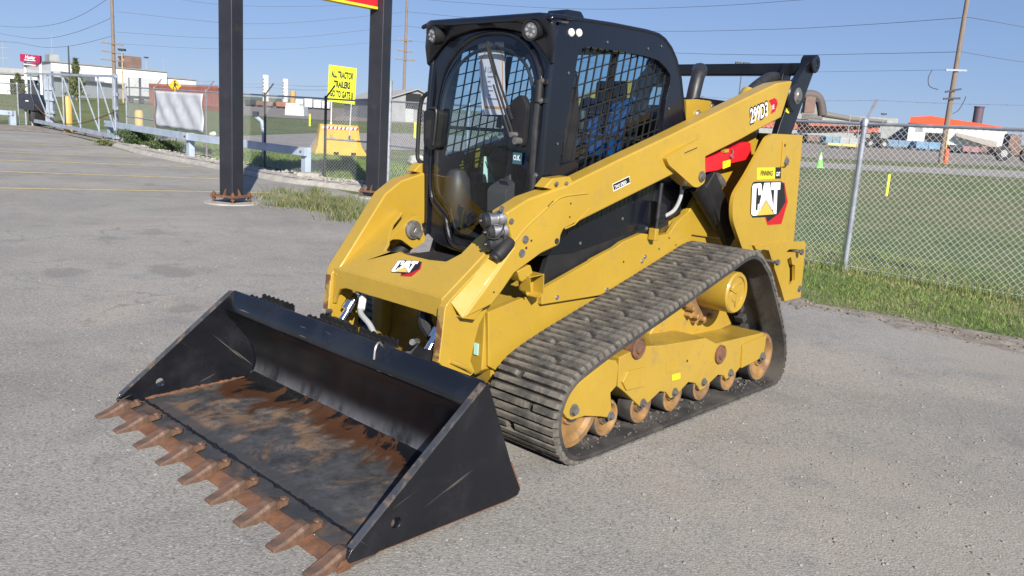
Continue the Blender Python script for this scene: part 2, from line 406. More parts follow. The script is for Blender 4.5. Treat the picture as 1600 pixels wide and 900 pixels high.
def asphalt_mat():
    mt, nt, b, v = _start("old_asphalt")
    big = _noise(nt, v, 0.35, 5, 0.6); mid = _noise(nt, v, 2.2, 6, 0.65, 0.3)
    col = _mix(nt, _ramp(nt, big, 0.32, 0.68), (0.243, 0.229, 0.203), (0.318, 0.300, 0.268))
    col = _mix(nt, _math(nt, 'MULTIPLY', _ramp(nt, mid, 0.50, 0.72), 0.5), col, (0.17, 0.165, 0.165))
    # pale sandy drift
    sand = _noise(nt, v, 0.55, 5, 0.6, 0.6)
    col = _mix(nt, _math(nt, 'MULTIPLY', _ramp(nt, sand, 0.54, 0.68), 0.55), col, (0.37, 0.325, 0.27))
    # aggregate
    vo = nt.nodes.new("ShaderNodeTexVoronoi"); vo.inputs['Scale'].default_value = 95; nt.links.new(v, vo.inputs['Vector'])
    sp = nt.nodes.new("ShaderNodeSeparateColor"); nt.links.new(vo.outputs['Color'], sp.inputs[0])
    stone = _ramp(nt, sp.outputs[0], 0.62, 0.95); dark = _ramp(nt, sp.outputs[1], 0.7, 1.0)
    near = _ramp(nt, vo.outputs['Distance'], 0.25, 0.5, 1, 0)
    col = _mix(nt, _math(nt, 'MULTIPLY', _math(nt, 'MULTIPLY', stone, near), 0.5), col, (0.48, 0.45, 0.42))
    col = _mix(nt, _math(nt, 'MULTIPLY', dark, 0.5), col, (0.10, 0.095, 0.095))
    fine = _noise(nt, v, 60, 4, 0.7)
    col = _mix(nt, 1.0, col, _mix(nt, _ramp(nt, fine, 0.25, 0.75), (0.78, 0.78, 0.78), (1.19, 1.19, 1.19)), 'MULTIPLY')
    vo2 = nt.nodes.new("ShaderNodeTexVoronoi"); vo2.inputs['Scale'].default_value = 28; nt.links.new(v, vo2.inputs['Vector'])
    sp2 = nt.nodes.new("ShaderNodeSeparateColor"); nt.links.new(vo2.outputs['Color'], sp2.inputs[0])
    peb = _math(nt, 'MULTIPLY', _ramp(nt, sp2.outputs[0], 0.86, 0.9), _ramp(nt, vo2.outputs['Distance'], 0.12, 0.24, 1, 0))
    col = _mix(nt, _math(nt, 'MULTIPLY', peb, 0.6), col, (0.50, 0.47, 0.43))
    # hair cracks and oil stains
    wv = nt.nodes.new("ShaderNodeVectorMath"); wv.operation = 'ADD'; nt.links.new(v, wv.inputs[0])
    nn = nt.nodes.new("ShaderNodeTexNoise"); nn.inputs['Scale'].default_value = 1.4; nn.inputs['Detail'].default_value = 6; nt.links.new(v, nn.inputs['Vector'])
    nt.links.new(nn.outputs['Color'], wv.inputs[1])
    cr = nt.nodes.new("ShaderNodeTexVoronoi"); cr.feature = 'DISTANCE_TO_EDGE'; cr.inputs['Scale'].default_value = 0.33; nt.links.new(wv.outputs[0], cr.inputs['Vector'])
    crk = _math(nt, 'MULTIPLY', _ramp(nt, cr.outputs['Distance'], 0.0, 0.006, 1, 0), _ramp(nt, big, 0.48, 0.6))
    col = _mix(nt, _math(nt, 'MULTIPLY', crk, 0.4), col, (0.06, 0.06, 0.06))
    oil = _ramp(nt, _noise(nt, v, 0.9, 3, 0.5, 0.2), 0.66, 0.74)
    col = _mix(nt, _math(nt, 'MULTIPLY', oil, 0.4), col, (0.12, 0.12, 0.125))
    def spot(cx, cy, r, colr, amt_, ragged=1.1):
        cc = nt.nodes.new("ShaderNodeVectorMath"); cc.operation = 'SUBTRACT'; nt.links.new(v, cc.inputs[0]); cc.inputs[1].default_value = (cx, cy, 0)
        ln = nt.nodes.new("ShaderNodeVectorMath"); ln.operation = 'LENGTH'; nt.links.new(cc.outputs[0], ln.inputs[0])
        dd_ = _math(nt, 'ADD', ln.outputs['Value'], _math(nt, 'MULTIPLY', _math(nt, 'SUBTRACT', mid, .5), r * ragged * 2))
        return _mix(nt, _math(nt, 'MULTIPLY', _ramp(nt, dd_, r * .45, r, 1, 0), amt_), col, colr)
    col = spot(1.75, 3.1, 1.15, (.34, .295, .24), .30)                 # washed-up grit
    col = spot(4.0, 6.2, .9, (.32, .275, .22), .4); col = spot(-4.0, 15.6, 1.3, (.37, .33, .27), .5)
    for sx_, sy_, sr_ in ((-4.15, 7.3, .30), (-3.3, 7.75, .34), (-4.6, 10.2, .35), (-2.6, 6.3, .2)): col = spot(sx_, sy_, sr_, (.115, .112, .112), .38, 2.2)
    nt.links.new(col, b.inputs['Base Color']); b.inputs['Roughness'].default_value = 0.92; b.inputs['Specular IOR Level'].default_value = 0.25
    hgt = _math(nt, 'ADD', _math(nt, 'MULTIPLY', vo.outputs['Distance'], -0.6), fine)
    _bump(nt, b, hgt, 0.55, 0.006)
    return mt
MAT['asphalt'] = asphalt_mat()

def field_mat():
    mt, nt, b, v = _start("prairie_grass_field")
    n1 = _noise(nt, v, 0.12, 6, 0.6, 0.3); n2 = _noise(nt, v, 1.6, 6, 0.7); n3 = _noise(nt, v, 22, 3, 0.7)
    n4 = _noise(nt, _vec(nt, v, (.10, .42, 1)), 1.6, 7, .65, .5)
    col = _mix(nt, _ramp(nt, n2, 0.3, 0.7), (0.09, 0.128, 0.046), (0.165, 0.195, 0.08))
    col = _mix(nt, _math(nt, 'MULTIPLY', _ramp(nt, n4, .50, .66), .75), col, (0.25, 0.22, 0.125))
    col = _mix(nt, _math(nt, 'MULTIPLY', _ramp(nt, n4, .44, .34), .45), col, (0.085, 0.105, 0.045))
    col = _mix(nt, _math(nt, 'MULTIPLY', _ramp(nt, n1, 0.46, 0.68), 0.7), col, (0.20, 0.185, 0.095))
    col = _mix(nt, 1.0, col, _mix(nt, _ramp(nt, n3, 0.25, 0.75), (0.6, 0.6, 0.6), (1.35, 1.35, 1.35)), 'MULTIPLY')
    nt.links.new(col, b.inputs['Base Color']); b.inputs['Roughness'].default_value = 0.95; b.inputs['Specular IOR Level'].default_value = 0.1
    _bump(nt, b, n3, 0.8, 0.03); return mt
MAT['field'] = field_mat()
MAT['gravel'] = M("gravel", (0.33, 0.30, 0.265), 0.95, var=0.25, scale=14, c2=(0.48, 0.45, 0.40), amt=0.7, thr=(0.5, 0.62), scale2=30, bump=0.6, bscale=40)
MAT['stone'] = M("loose_stone", (0.24, 0.225, 0.205), 0.95, var=0.3, scale=30)
MAT['dirt'] = M("dry_dirt", (0.25, 0.215, 0.178), 0.95, var=0.3, scale=5, c2=(0.14, 0.118, 0.085), amt=0.8, thr=(0.45, 0.65), scale2=3, bump=0.8, bscale=25)
MAT['roadgrey'] = M("grey_gravel_road", (0.275, 0.25, 0.222), 0.95, var=0.12, scale=1.5, bump=0.3, bscale=12)

def blade_mat(name, c1, c2, c3):
    mt, nt, b, v = _start(name)
    at_ = nt.nodes.new("ShaderNodeAttribute"); at_.attribute_name = "tone"
    col = _mix(nt, _ramp(nt, at_.outputs['Fac'], 0.0, 0.6), c1, c2); col = _mix(nt, _ramp(nt, at_.outputs['Fac'], 0.68, 1.0), col, c3)
    nt.links.new(col, b.inputs['Base Color']); b.inputs['Roughness'].default_value = 0.7; b.inputs['Specular IOR Level'].default_value = 0.2
    return mt
MAT['blade'] = blade_mat("grass_blades", (0.085, 0.145, 0.03), (0.165, 0.225, 0.06), (0.35, 0.30, 0.15))
MAT['weed'] = blade_mat("weed_leaves", (0.07, 0.10, 0.035), (0.15, 0.165, 0.075), (0.29, 0.245, 0.15))
MAT['bush'] = blade_mat("bush_leaves", (0.03, 0.06, 0.022), (0.065, 0.10, 0.035), (0.12, 0.14, 0.06))

# ------------------------------------------------------------------ the setting
def sheet(name, mat, rows, kind='structure', label=None, cat=None):
    mb = MB(); mb.grid(rows); return O(name, mb, mat, kind=kind, label=label, cat=cat, smooth=0)

ys = list(np.arange(-30, 60, 1.5)) + list(np.geomspace(60, 2600, 40))
rows = []
for y in ys:
    w = 60 + abs(y) * 1.6
    rows.append([(x, y, T(y)) for x in np.linspace(-w, w, 9)])
sheet("ground", MAT['field'], rows)

# edge of the asphalt: x as a function of y
_ey = [-12, -2, 2.0, 4.9, 6.71, 7.49, 8.05, 9.2, 17.42, 18.2, 21.14, 23.93, 27.83, 33.0, 40]
_ex = [14.0, 9.5, 7.8, 5.75, 4.35, 3.72, 2.95, 2.05, -3.9, -5.4, -8.45, -11.35, -14.6, -19.0, -26.0]
_ph = rng.uniform(0, 6.28, 6)
def edge_x(y):
    w = float(np.interp(y, _ey, _ex))
    k = 1.0 if y < 12 else 0.15
    return w + k * (0.10 * math.sin(2.3 * y + _ph[0]) + 0.06 * math.sin(5.1 * y + _ph[1]) + 0.035 * math.sin(13 * y + _ph[2]) + 0.02 * math.sin(31 * y + _ph[3]))
rows = []
for y in list(np.arange(-12, 12, 0.08)) + list(np.arange(12, 34.2, 0.3)):
    xe = edge_x(y); rows.append([(x, y, T(y) + 0.012) for x in list(np.linspace(-110, xe - 0.3, 10)) + [xe - 0.05]] + [(xe, y, T(y) + 0.001)])
sheet("asphalt_yard", MAT['asphalt'], rows)
# dirt shoulder between asphalt and grass, right side
rows = []
for y in np.arange(-6, 12, 0.08):
    xe = edge_x(y); w = 0.42 + 0.12 * math.sin(3.7 * y + 1) + 0.06 * math.sin(9 * y)
    v_ = .22 + .14 * math.sin(2.9 * y) + .07 * math.sin(7.7 * y + 2) + .03 * math.sin(23 * y); rows.append([(xe - v_, y, T(y) + 0.013), (xe - v_ + .05, y, T(y) + 0.017), (xe + w, y, T(y) + 0.016), (xe + w + 0.12, y, T(y) - 0.01)])
sheet("dirt_shoulder", MAT['dirt'], rows)

def strip_from_px(name, mat, near, far, dz, n=40):
    """a road or strip on the land between two edge lines measured on the photo"""
    def poly(pts):
        P = [G(u, v) for u, v in pts]; xs = np.linspace(0, len(P) - 1, n)
        return [P[int(min(i, len(P) - 2))].lerp(P[int(min(i, len(P) - 2)) + 1], i - int(min(i, len(P) - 2))) for i in xs]
    a, b = poly(near), poly(far); rows = []
    for p, q in zip(a, b):
        rows.append([(p.x + (q.x - p.x) * t, p.y + (q.y - p.y) * t, T(p.y + (q.y - p.y) * t) + dz) for t in (0, .33, .66, 1)])
    return sheet(name, mat, rows)
strip_from_px("gravel_road", MAT['roadgrey'], [(60, 205), (200, 221), (330, 239), (480, 238), (600, 235), (720, 236), (1300, 264), (1590, 278), (2100, 312)],
              [(40, 196), (215, 208), (340, 214), (480, 209), (600, 208), (720, 212), (1300, 256), (1590, 267), (2100, 296)], 0.016)
strip_from_px("dirt_lot", MAT['dirt'], [(380, 181), (500, 188), (690, 196), (900, 208), (1260, 247), (1600, 262), (2200, 300)],
              [(380, 162), (500, 168), (690, 176), (900, 192), (1260, 224), (1600, 238), (2200, 276)], 0.03)
# dirt track beside the gate
strip_from_px("dirt_verge", MAT['dirt'], [(-60, 207), (0, 204), (60, 207), (110, 212), (150, 221)], [(-60, 192), (0, 194), (60, 197), (120, 203), (172, 214)], 0.02)

# kerb and the gravel strip behind it
kp = [G(*p) for p in ((150, 222), (183, 231), (215, 240), (262, 250), (310, 259), (375, 272), (440, 285), (490, 291), (540, 297), (585, 304), (625, 311))]
kc = catmull(kp, 6); mb = MB(); sec = []
for i, p in enumerate(kc):
    d = (kc[min(i + 1, len(kc) - 1)] - kc[max(i - 1, 0)]); n = Vector((-d.y, d.x, 0)).normalized()
    if n.y < 0: n = -n
    z = T(p.y); a, b = p, p + n * 0.22; jz = 0.006 * math.sin(i * 1.7)
    sec.append([(a.x, a.y, z - .02), (a.x + n.x * .03, a.y + n.y * .03, z + .06 + jz), (a.x + n.x * .08, a.y + n.y * .08, z + .10 + jz), (b.x, b.y, z + .115 + jz), (b.x, b.y, z - .02)])
mb.grid(sec); O("kerb", mb, MAT['concrete'], kind='structure', smooth=30)
rows = []
for i, p in enumerate(kc):
    d = (kc[min(i + 1, len(kc) - 1)] - kc[max(i - 1, 0)]); n = Vector((-d.y, d.x, 0)).normalized()
    if n.y < 0: n = -n
    rows.append([tuple(p + n * t + Vector((0, 0, T((p + n * t).y) - p.z + 0.120 * (1 - k) + 0.004 * math.sin(i * 2.1 + k * 5)))) for k, t in ((0, .2), (.15, .6), (.5, 1.0), (1.0, 1.5))])
sheet("gravel_strip", MAT['gravel'], rows)
# loose stones on that strip and on the yard
def stones(name, pts, smin, smax, mat, label=None):
    ico = [(0, 0, 1), (.89, 0, .45), (.28, .85, .45), (-.72, .53, .45), (-.72, -.53, .45), (.28, -.85, .45), (.72, .53, -.45), (-.28, .85, -.45), (-.89, 0, -.45), (-.28, -.85, -.45), (.72, -.53, -.45), (0, 0, -1)]
    fc = [(0, 1, 2), (0, 2, 3), (0, 3, 4), (0, 4, 5), (0, 5, 1), (1, 6, 2), (2, 7, 3), (3, 8, 4), (4, 9, 5), (5, 10, 1), (6, 7, 2), (7, 8, 3), (8, 9, 4), (9, 10, 5), (10, 6, 1)]
    ico = np.array(ico); P = np.asarray(pts); n = len(P); s = (smin + (smax - smin) * rng.random(n) ** 3)
    V = ico[None] * (s[:, None, None] * rng.uniform(.6, 1.2, (n, 12, 1))) * np.array([1, 1, .6])
    V = V + P[:, None, :]; V[:, :, 2] += (s * .2)[:, None]
    F = (np.arange(n)[:, None, None] * 12 + np.array(fc)[None]).reshape(-1, 3)
    me = bpy.data.meshes.new(name); me.from_pydata(V.reshape(-1, 3).tolist(), [], F.tolist()); me.update(); me.materials.append(mat)
    o = bpy.data.objects.new(name, me); COL.objects.link(o); return tag(o, label, None, None, 'stuff')
pts = []
for _ in range(2600):
    i = rng.integers(0, len(kc) - 1); p = kc[i].lerp(kc[i + 1], rng.random()); d = kc[i + 1] - kc[i]; n = Vector((-d.y, d.x, 0)).normalized()
    if n.y < 0: n = -n
    q = p + n * (0.2 + 1.0 * rng.random() ** 1.5); pts.append((q.x, q.y, T(q.y) + 0.09))
stones("kerbside_stones", pts, .012, .05, MAT['gravel'])
pts = []
while len(pts) < 5200:
    x, y = rng.uniform(-5, 6.5), rng.uniform(1.6, 9.5) 
    if x > edge_x(y) + .3: continue
    dens = .25 + .75 * (x > 0.4) * math.exp(-((x - 1.8) ** 2 / 1.6 + (y - 3.6) ** 2 / 1.6)) + .9 * max(0, 1 - abs(x - edge_x(y)) / .6)
    if rng.random() < dens: pts.append((x, y, T(y) + .012))
sp_ = []
for _ in range(2600):
    y = rng.uniform(1.5, 11); sp_.append((edge_x(y) + rng.normal(.08, .22), y, T(y) + .016))
stones("verge_clods", sp_, .004, .022, M("earth_clods", (.17, .14, .105), .95, var=.35, scale=20))
stones("loose_gravel", pts, .003, .011, MAT['stone'])

# painted bay lines
def ground_line(p, q, w, dz=0.016):
    a, b = G(*p), G(*q); d = (b - a); n = Vector((-d.y, d.x, 0)).normalized() * (w / 2); rows = []
    for i in range(25):
        c = a.lerp(b, i / 24); rows.append([(c.x - n.x, c.y - n.y, T(c.y - n.y) + dz), (c.x + n.x, c.y + n.y, T(c.y + n.y) + dz)])
    return rows
for k, (p, q) in enumerate([((-120, 293), (470, 303)), ((-120, 265), (352, 281)), ((-120, 247), (300, 261.5)), ((-120, 233), (222, 247)), ((-60, 221.5), (165, 231.5))]):
    sheet("bay_line", MAT['yline'], ground_line(p, q, 0.10))

# dome for the sky is the world; ------------------------------------------------ chain link fences
def chain_link(P, Q, h, z0=0.04, pitch=0.075, wr=0.0021, sub=0.45):
    """diamond mesh between posts P and Q (ground points); every wire is real"""
    P, Q = Vector(P), Vector(Q); d = Q - P; L = math.hypot(d.x, d.y); ux = Vector((d.x / L, d.y / L, 0)); nn = Vector((-ux.y, ux.x, 0))
    mb = MB()
    def pt(s, t, off):
        q = P + ux * s; return Vector((q.x, q.y, T(q.y) + z0 + t)) + nn * off
    n = int((L + h) / pitch) + 1
    for fam in (1, -1):
        for i in range(n):
            s0 = i * pitch - (h if fam > 0 else 0)
            # line: s = s0 + t (fam 1) or s = s0 - t (fam -1), t in 0..h
            ta, tb = 0.0, h
            if fam > 0: ta = max(ta, -s0); tb = min(tb, L - s0)
            else: ta = max(ta, s0 - L); tb = min(tb, s0)
            if tb - ta < .03: continue
            k = max(1, int((tb - ta) / sub)); pts_ = []
            for j in range(k + 1):
                t = ta + (tb - ta) * j / k; jx = rng.normal(0, .0035) if 0 < j < k else 0
                pts_.append(pt(s0 + fam * t + jx, t, fam * wr))
            mb.tube(pts_, wr, 3)
    return mb

def barb_wire(pts, label_parent, r=0.0022, barbs=True):
    mb = MB(); full = []
    for a, b in zip(pts[:-1], pts[1:]):
        L = (b - a).length; n = max(2, int(L / .4))
        for i in range(n):
            t = i / n; full.append(a.lerp(b, t) - Vector((0, 0, .03 * math.sin(math.pi * t) * min(1, L / 3))))
    full.append(pts[-1]); mb.tube(full, r, 4)
    if barbs:
        for a, b in zip(full[:-1], full[1:]):
            L = (b - a).length; k = max(1, int(L / .14))
            for i in range(k):
                c = a.lerp(b, (i + .5) / k); w = .009
                mb.tube([c + Vector((w, w, w)), c - Vector((w, w, w))], r * .9, 3); mb.tube([c + Vector((-w, w, w)), c - Vector((-w, w, w))], r * .9, 3)
    return O("barbed_wire", mb, MAT['barb'], label_parent)

def fence(name, label, posts, h, heavy=(), skip_arm=(), mesh_range=None, nrm=None, colmat=None, rails=(), wires=2, pitch=0.075, pr=.031, rr=.021, wr=.0021):
    root = E(name, posts[0], label, "fence")
    off = Vector(posts[0])
    def loc(p): return Vector(p) - off
    n = Vector(nrm)
    tips = []
    for i, p in enumerate(posts):
        p = Vector(p); mb = MB(); r = .045 if i in heavy else pr; hh = h + (.45 if i in heavy else .02)
        b = loc(p)
        mb.cyl(b - Vector((0, 0, .2)), b + Vector((0, 0, hh)), r, n=14)
        if i in heavy: mb.lathe(b + Vector((0, 0, hh)), (0, 0, 1), [(0, r * 1.12), (.03, r * 1.1), (.05, r * .5)], 14)
        else: mb.lathe(b + Vector((0, 0, h - .03)), (0, 0, 1), [(0, r * 1.25), (.07, r * 1.25), (.1, r * .7)], 14)
        for zc in (.25, .7, 1.2, 1.7):
            mb.lathe(b + Vector((0, 0, zc)), (0, 0, 1), [(0, r * 1.15), (.025, r * 1.15)], 12)
        po = O("post", mb, (colmat or {}).get(i, MAT['galv']), root)
        if i not in skip_arm:
            a = MB(); t0 = b + Vector((0, 0, h + .02)); t1 = t0 + n * .25 + Vector((0, 0, .30))
            a.bar(t0, t1, .045, .02); 
            for k in (.35, .65, .97): a.cyl(t0.lerp(t1, k) - n * .012 - Vector((0, 0, .01)), t0.lerp(t1, k) + n * .015 + Vector((0, 0, .02)), .006, n=6)
            ao = O("barb_arm", a, (colmat or {}).get(i, MAT['galv']), po)
            tips.append((t0, t1))
    for i in range(len(posts) - 1):
        a, b = loc(posts[i]), loc(posts[i + 1])
        mb = MB(); mb.cyl(a + Vector((0, 0, h)), b + Vector((0, 0, h)), .021, n=10)
        O("top_rail", mb, MAT['galv'], root)
        if mesh_range and not (mesh_range[0] <= i < mesh_range[1]): continue
        me = chain_link(posts[i], posts[i + 1], h - .06, pitch=pitch, wr=wr)
        me.v = [tuple(Vector(v) - off) for v in me.v]
        O("chain_link", me, MAT['wire'], root, kind='stuff', smooth=0, fix=False)
        mb = MB(); mb.tube([a + Vector((0, 0, .08)), b + Vector((0, 0, .08))], .003, 4); O("tension_wire", mb, MAT['wire'], root)
    for (i, z) in rails:
        a, b = loc(posts[i]), loc(posts[i + 1]); mb = MB(); mb.cyl(a + Vector((0, 0, z)), b + Vector((0, 0, z)), .02, n=10); O("mid_rail", mb, MAT['galv'], root)
    if wires and len(tips) > 1:
        for k in ((.97, .65, .35)[:wires]): barb_wire([t0.lerp(t1, k) for t0, t1 in tips], root)
    return root

fdir = Vector((0.678, -0.735, 0)); fn = Vector((.735, .678, 0))
def gp(x, y): return Vector((x, y, T(y)))
P6 = gp(-3.02, 18.7); PR = Vector((4.4, 10.64, 0))
rp = [P6] + [gp(4.4 + fdir.x * s, 10.64 + fdir.y * s) for s in (-8.1, -5.4, -2.7, 0, 2.85, 5.7, 8.5)]
fence("chain_link_fence", "galvanised chain link fence with one barbed wire, behind the loader and off to the right", rp, 1.93, heavy=(), skip_arm=(0,), nrm=fn, wires=1, rails=((0, .95), (1, .95)), pitch=.078, pr=.035, rr=.024, wr=.0023)
bl = {1: MAT['column'], 2: M("brown_post", (0.20, 0.15, 0.11), .7), 0: M("bare_post", (0.33, 0.32, 0.29), .6)}
lp = [G(199, 222), G(243, 232), G(323, 247), G(414, 262), G(507, 282), P6]
darkpost = M("dark_post", (0.06, 0.055, 0.06), .6)
fence("chain_link_fence", "grey chain link fence with slanted barbed wire arms beside the pale blue guard rail", lp, 1.9, heavy=(5,), skip_arm=(0, 5), nrm=Vector((.643, .766, 0)),
      colmat={1: bl[2], 2: M("weathered_post", (0.16, 0.15, 0.16), .6), 3: darkpost, 4: darkpost}, rails=((0, .9), (4, .98)), wires=2, pitch=.08)
# far left fence, beyond the gate
lq = [G(-60, 187), G(30, 196), G(62, 196)]
fence("chain_link_fence", "low far fence with plain top rail left of the gate", lq, 1.75, skip_arm=(0, 1, 2), nrm=Vector((.6, .8, 0)), wires=0, pitch=.12)

# ------------------------------------------------------------------ sliding gate
gA, gB = G(47, 196), G(184, 225)
gt = E("sliding_gate", gA, "pale blue sliding gate with a truss of upright and slanted bars", "gate")
gd = gB - gA
def gpt(s, z): 
    p = gA + gd * s; return Vector((p.x, p.y, T(p.y) + z)) - gA
def _pu(p):
    q = CR @ np.array([p.x, p.y, p.z - CAMH]); return 800 + FPX * q[0] / q[2]
def _s_at(u):
    lo, hi = -.2, 1.2
    for _ in range(40):
        mid = (lo + hi) / 2
        if _pu(gA + gd * mid + Vector((0, 0, 1.2))) < u: lo = mid
        else: hi = mid
    return lo
_mid = _s_at(121)
gz = at(121, 116.5, (gA + gd * _mid).y).z - T((gA + gd * .5).y)
mb = MB(); mb.bar(gpt(-.03, gz), gpt(1, gz), .08, .08); O("top_rail", mb, MAT['gatepaint'], gt)
mb = MB(); mb.bar(gpt(-.05, .24), gpt(1, .24), .10, .14); O("bottom_beam", mb, MAT['gatepaint'], gt)
sv_ = [_s_at(u) for u in (49, 76, 99, 125, 154, 180)]
for s in sv_:
    mb = MB(); mb.bar(gpt(s, .3), gpt(s, gz), .038, .038, up=(1, 0, 0)); O("upright", mb, MAT['gatepaint'], gt)
for a, b in zip(sv_[:-1], sv_[1:]):
    mb = MB(); mb.bar(gpt(a, gz - .03), gpt(b, .3), .038, .038); O("slanted_bar", mb, MAT['gatepaint'], gt)
mb = MB(); mb.tube([gpt(.0, 1.1)] + [gpt(.05 + .95 * t, 1.1 - .75 * math.sin(math.pi * (t ** .8))) for t in np.linspace(0, 1, 14)], .02, 6); O("chain", mb, MAT['rust'], gt)
# gate posts
for (u, vb, vt, r, lab) in ((82, 192, 112, .10, "thick pale blue post holding the gate leaf, nearer the box"), (75, 191, 118, .08, "slimmer pale blue post behind the thick gate post"), (182, 215, 116, .075, "grey post where the sliding gate closes")):
    b = G(u, vb); z = at(u, vt, b.y).z; mb = MB(); mb.bar(Vector((0, 0, -.2)), Vector((0, 0, z - b.z)), r * 2, r * 2, up=(1, 0, 0))
    for zz in (.5, 1.1, 1.6): mb.box((r * .9, -r, zz), (r * 2.4, r * 1.4, .12))
    O("gate_post", mb, MAT['gatepaint'] if u < 100 else MAT['galv'], label=lab, cat="post", loc=b)
# operator box
b = G(52, 197); w = .80
bx = E("gate_operator_box", b, "dark grey gate motor box on legs with a tyre behind it", "gate motor", rz=-.3)
mb = MB(); mb.xz([(-.40, .72), (.40, .66), (.44, 1.0), (.30, 1.36), (-.36, 1.36), (-.42, 1.26)], -.32, .32); O("housing", mb, MAT['darkbox'], bx, bevel=.02)
mb = MB(); mb.box((.08, -.325, 1.06), (.16, .02, .04)); O("handle", mb, MAT['white'], bx)
for x in (-.25, .1): 
    mb = MB(); mb.cyl((x, -.12, -.1), (x, -.12, .72), .045, n=10); O("leg", mb, MAT['galv'], bx)
mb = MB(); mb.lathe((.18, .1, .40), (1, .25, 0), [(-.1, .2), (-.1, .36), (-.06, .41), (.06, .41), (.1, .36), (.1, .2)], 24); O("tyre", mb, MAT['rubber'], bx)
mb = MB(); mb.box((-.05, .05, .45), (.25, .2, .5)); O("motor", mb, MAT['opening'], bx)

# ------------------------------------------------------------------ guard rails
def guard_rail(label, posts, hts, sz=.20, bh=.2):
    root = E("guard_rail", posts[0], label, "guard rail"); off = Vector(posts[0])
    for p, h_ in zip(posts, hts):
        mb = MB(); mb.bar(Vector(p) - off - Vector((0, 0, .2)), Vector(p) - off + Vector((0, 0, h_)), sz, sz * .8, up=(.7, .7, 0)); O("post", mb, MAT['bluepaint'], root, bevel=.008)
    for i in range(len(posts) - 1):
        a = Vector(posts[i]) - off + Vector((0, 0, hts[i] - bh / 2)); c = Vector(posts[i + 1]) - off + Vector((0, 0, hts[i + 1] - bh / 2))
        d = (c - a).normalized(); nn = Vector((d.y, -d.x, 0)).normalized()
        if nn.y > 0: nn = -nn
        mb = MB(); mb.bar(a - d * .15 + nn * .13, c + d * .15 + nn * .13, .06, bh); O("beam", mb, MAT['bluepaint'], root, bevel=.008)
        for pp in (a, c): 
            mb = MB(); mb.cyl(pp + nn * .155, pp + nn * .185, .025, n=8); O("bolt", mb, MAT['rust'], root)
    return root
guard_rail("long pale blue steel guard rail in front of the fence, left of the dark column", [G(173, 221), G(298, 249), G(478, 277)], [.71, .74, .72])
guard_rail("short pale blue guard rail at the far left edge by the gate box", [G(-60, 190), G(20, 196)], [.62, .62], sz=.28)
b = G(483, 281); mb = MB(); mb.xz([(-.28, 0), (.3, 0), (.27, .17), (-.24, .17)], -.18, .18); O("concrete_block", mb, MAT['concrete'], label="pale concrete block at the foot of the last guard rail post", cat="concrete block", loc=b, bevel=.02)
# bent blue post beyond the fence
b = G(413, 250); root = E("bent_post", b, "bent pale blue post with a dark cap behind the fence", "post")
zt = at(405, 183, b.y).z - b.z
mb = MB(); mb.tube([Vector((0, 0, -.2)), Vector((-.02, 0, zt * .6)), Vector((-.08, 0, zt * .9)), Vector((-.25, .02, zt))], .06, 8); O("pipe", mb, MAT['bluepaint'], root)
mb = MB(); mb.box((-.27, .02, zt + .08), (.16, .12, .16)); O("cap", mb, MAT['darkbox'], root)

# ------------------------------------------------------------------ sign columns and red sign
def column(u, v, w, label, ang):
    b = G(u, v); root = E("sign_column", b, label, "column", group=None, rz=ang)
    mb = MB(); mb.box((0, 0, 3.6), (w, w, 6.9)); O("shaft", mb, MAT['column'], root, bevel=.02)
    mb = MB(); p = .25
    mb.xy([(-p, -p), (p, -p), (p, p), (-p, p)], .115, .15); O("base_plate", mb, MAT['rust'], root, bevel=.004)
    for sx in (-1, 1):
        for sy in (-1, 1):
            mb = MB(); c = (sx * .205, sy * .205, 0)
            mb.cyl((c[0], c[1], .0), (c[0], c[1], .21), .017, n=8); mb.cyl((c[0], c[1], .15), (c[0], c[1], .185), .034, n=6); mb.cyl((c[0], c[1], .07), (c[0], c[1], .113), .034, n=6)
            O("anchor_bolt", mb, MAT['rust'], root)
    for k in range(4):
        mb = MB(); a = k * math.pi / 2; R = Matrix.Rotation(a, 3, 'Z')
        mb.prism([(w / 2, .15), (w / 2 + .07, .15), (w / 2, .26)], -.008, .008, lambda p_, q_, t_: R @ Vector((p_, t_, q_))); O("gusset", mb, MAT['rust'], root)
    mb = MB(); mb.cyl((0, 0, -.2), (0, 0, .03), .47, n=28); O("footing", mb, MAT['concrete'], root, bevel=.015)
    return b
cL = column(362, 318, .285, "dark steel sign column nearer the camera, bolted to a round concrete footing", math.radians(-22))
cR = column(587, 309, .315, "dark steel sign column between the yellow sign and the loader", math.radians(-22))
cm = (cL + cR) / 2; dd = cR - cL; ang = math.atan2(dd.y, dd.x); L = math.hypot(dd.x, dd.y)
rs = E("yard_sign", (cm.x, cm.y, T(cm.y)), "red sign panel with yellow edging spanning the two columns", "sign", rz=ang)
zb = at(590, 13, cR.y).z - T(cm.y)
mb = MB(); mb.box((-.0, 0, zb + 1.1), (L - .30, .16, 2.2)); O("panel", mb, MAT['red'], rs, bevel=.01)
mb = MB(); mb.box((-.0, 0, zb - .02), (L - .32, .19, .045)); O("edge_trim", mb, MAT['print_yellow'], rs)

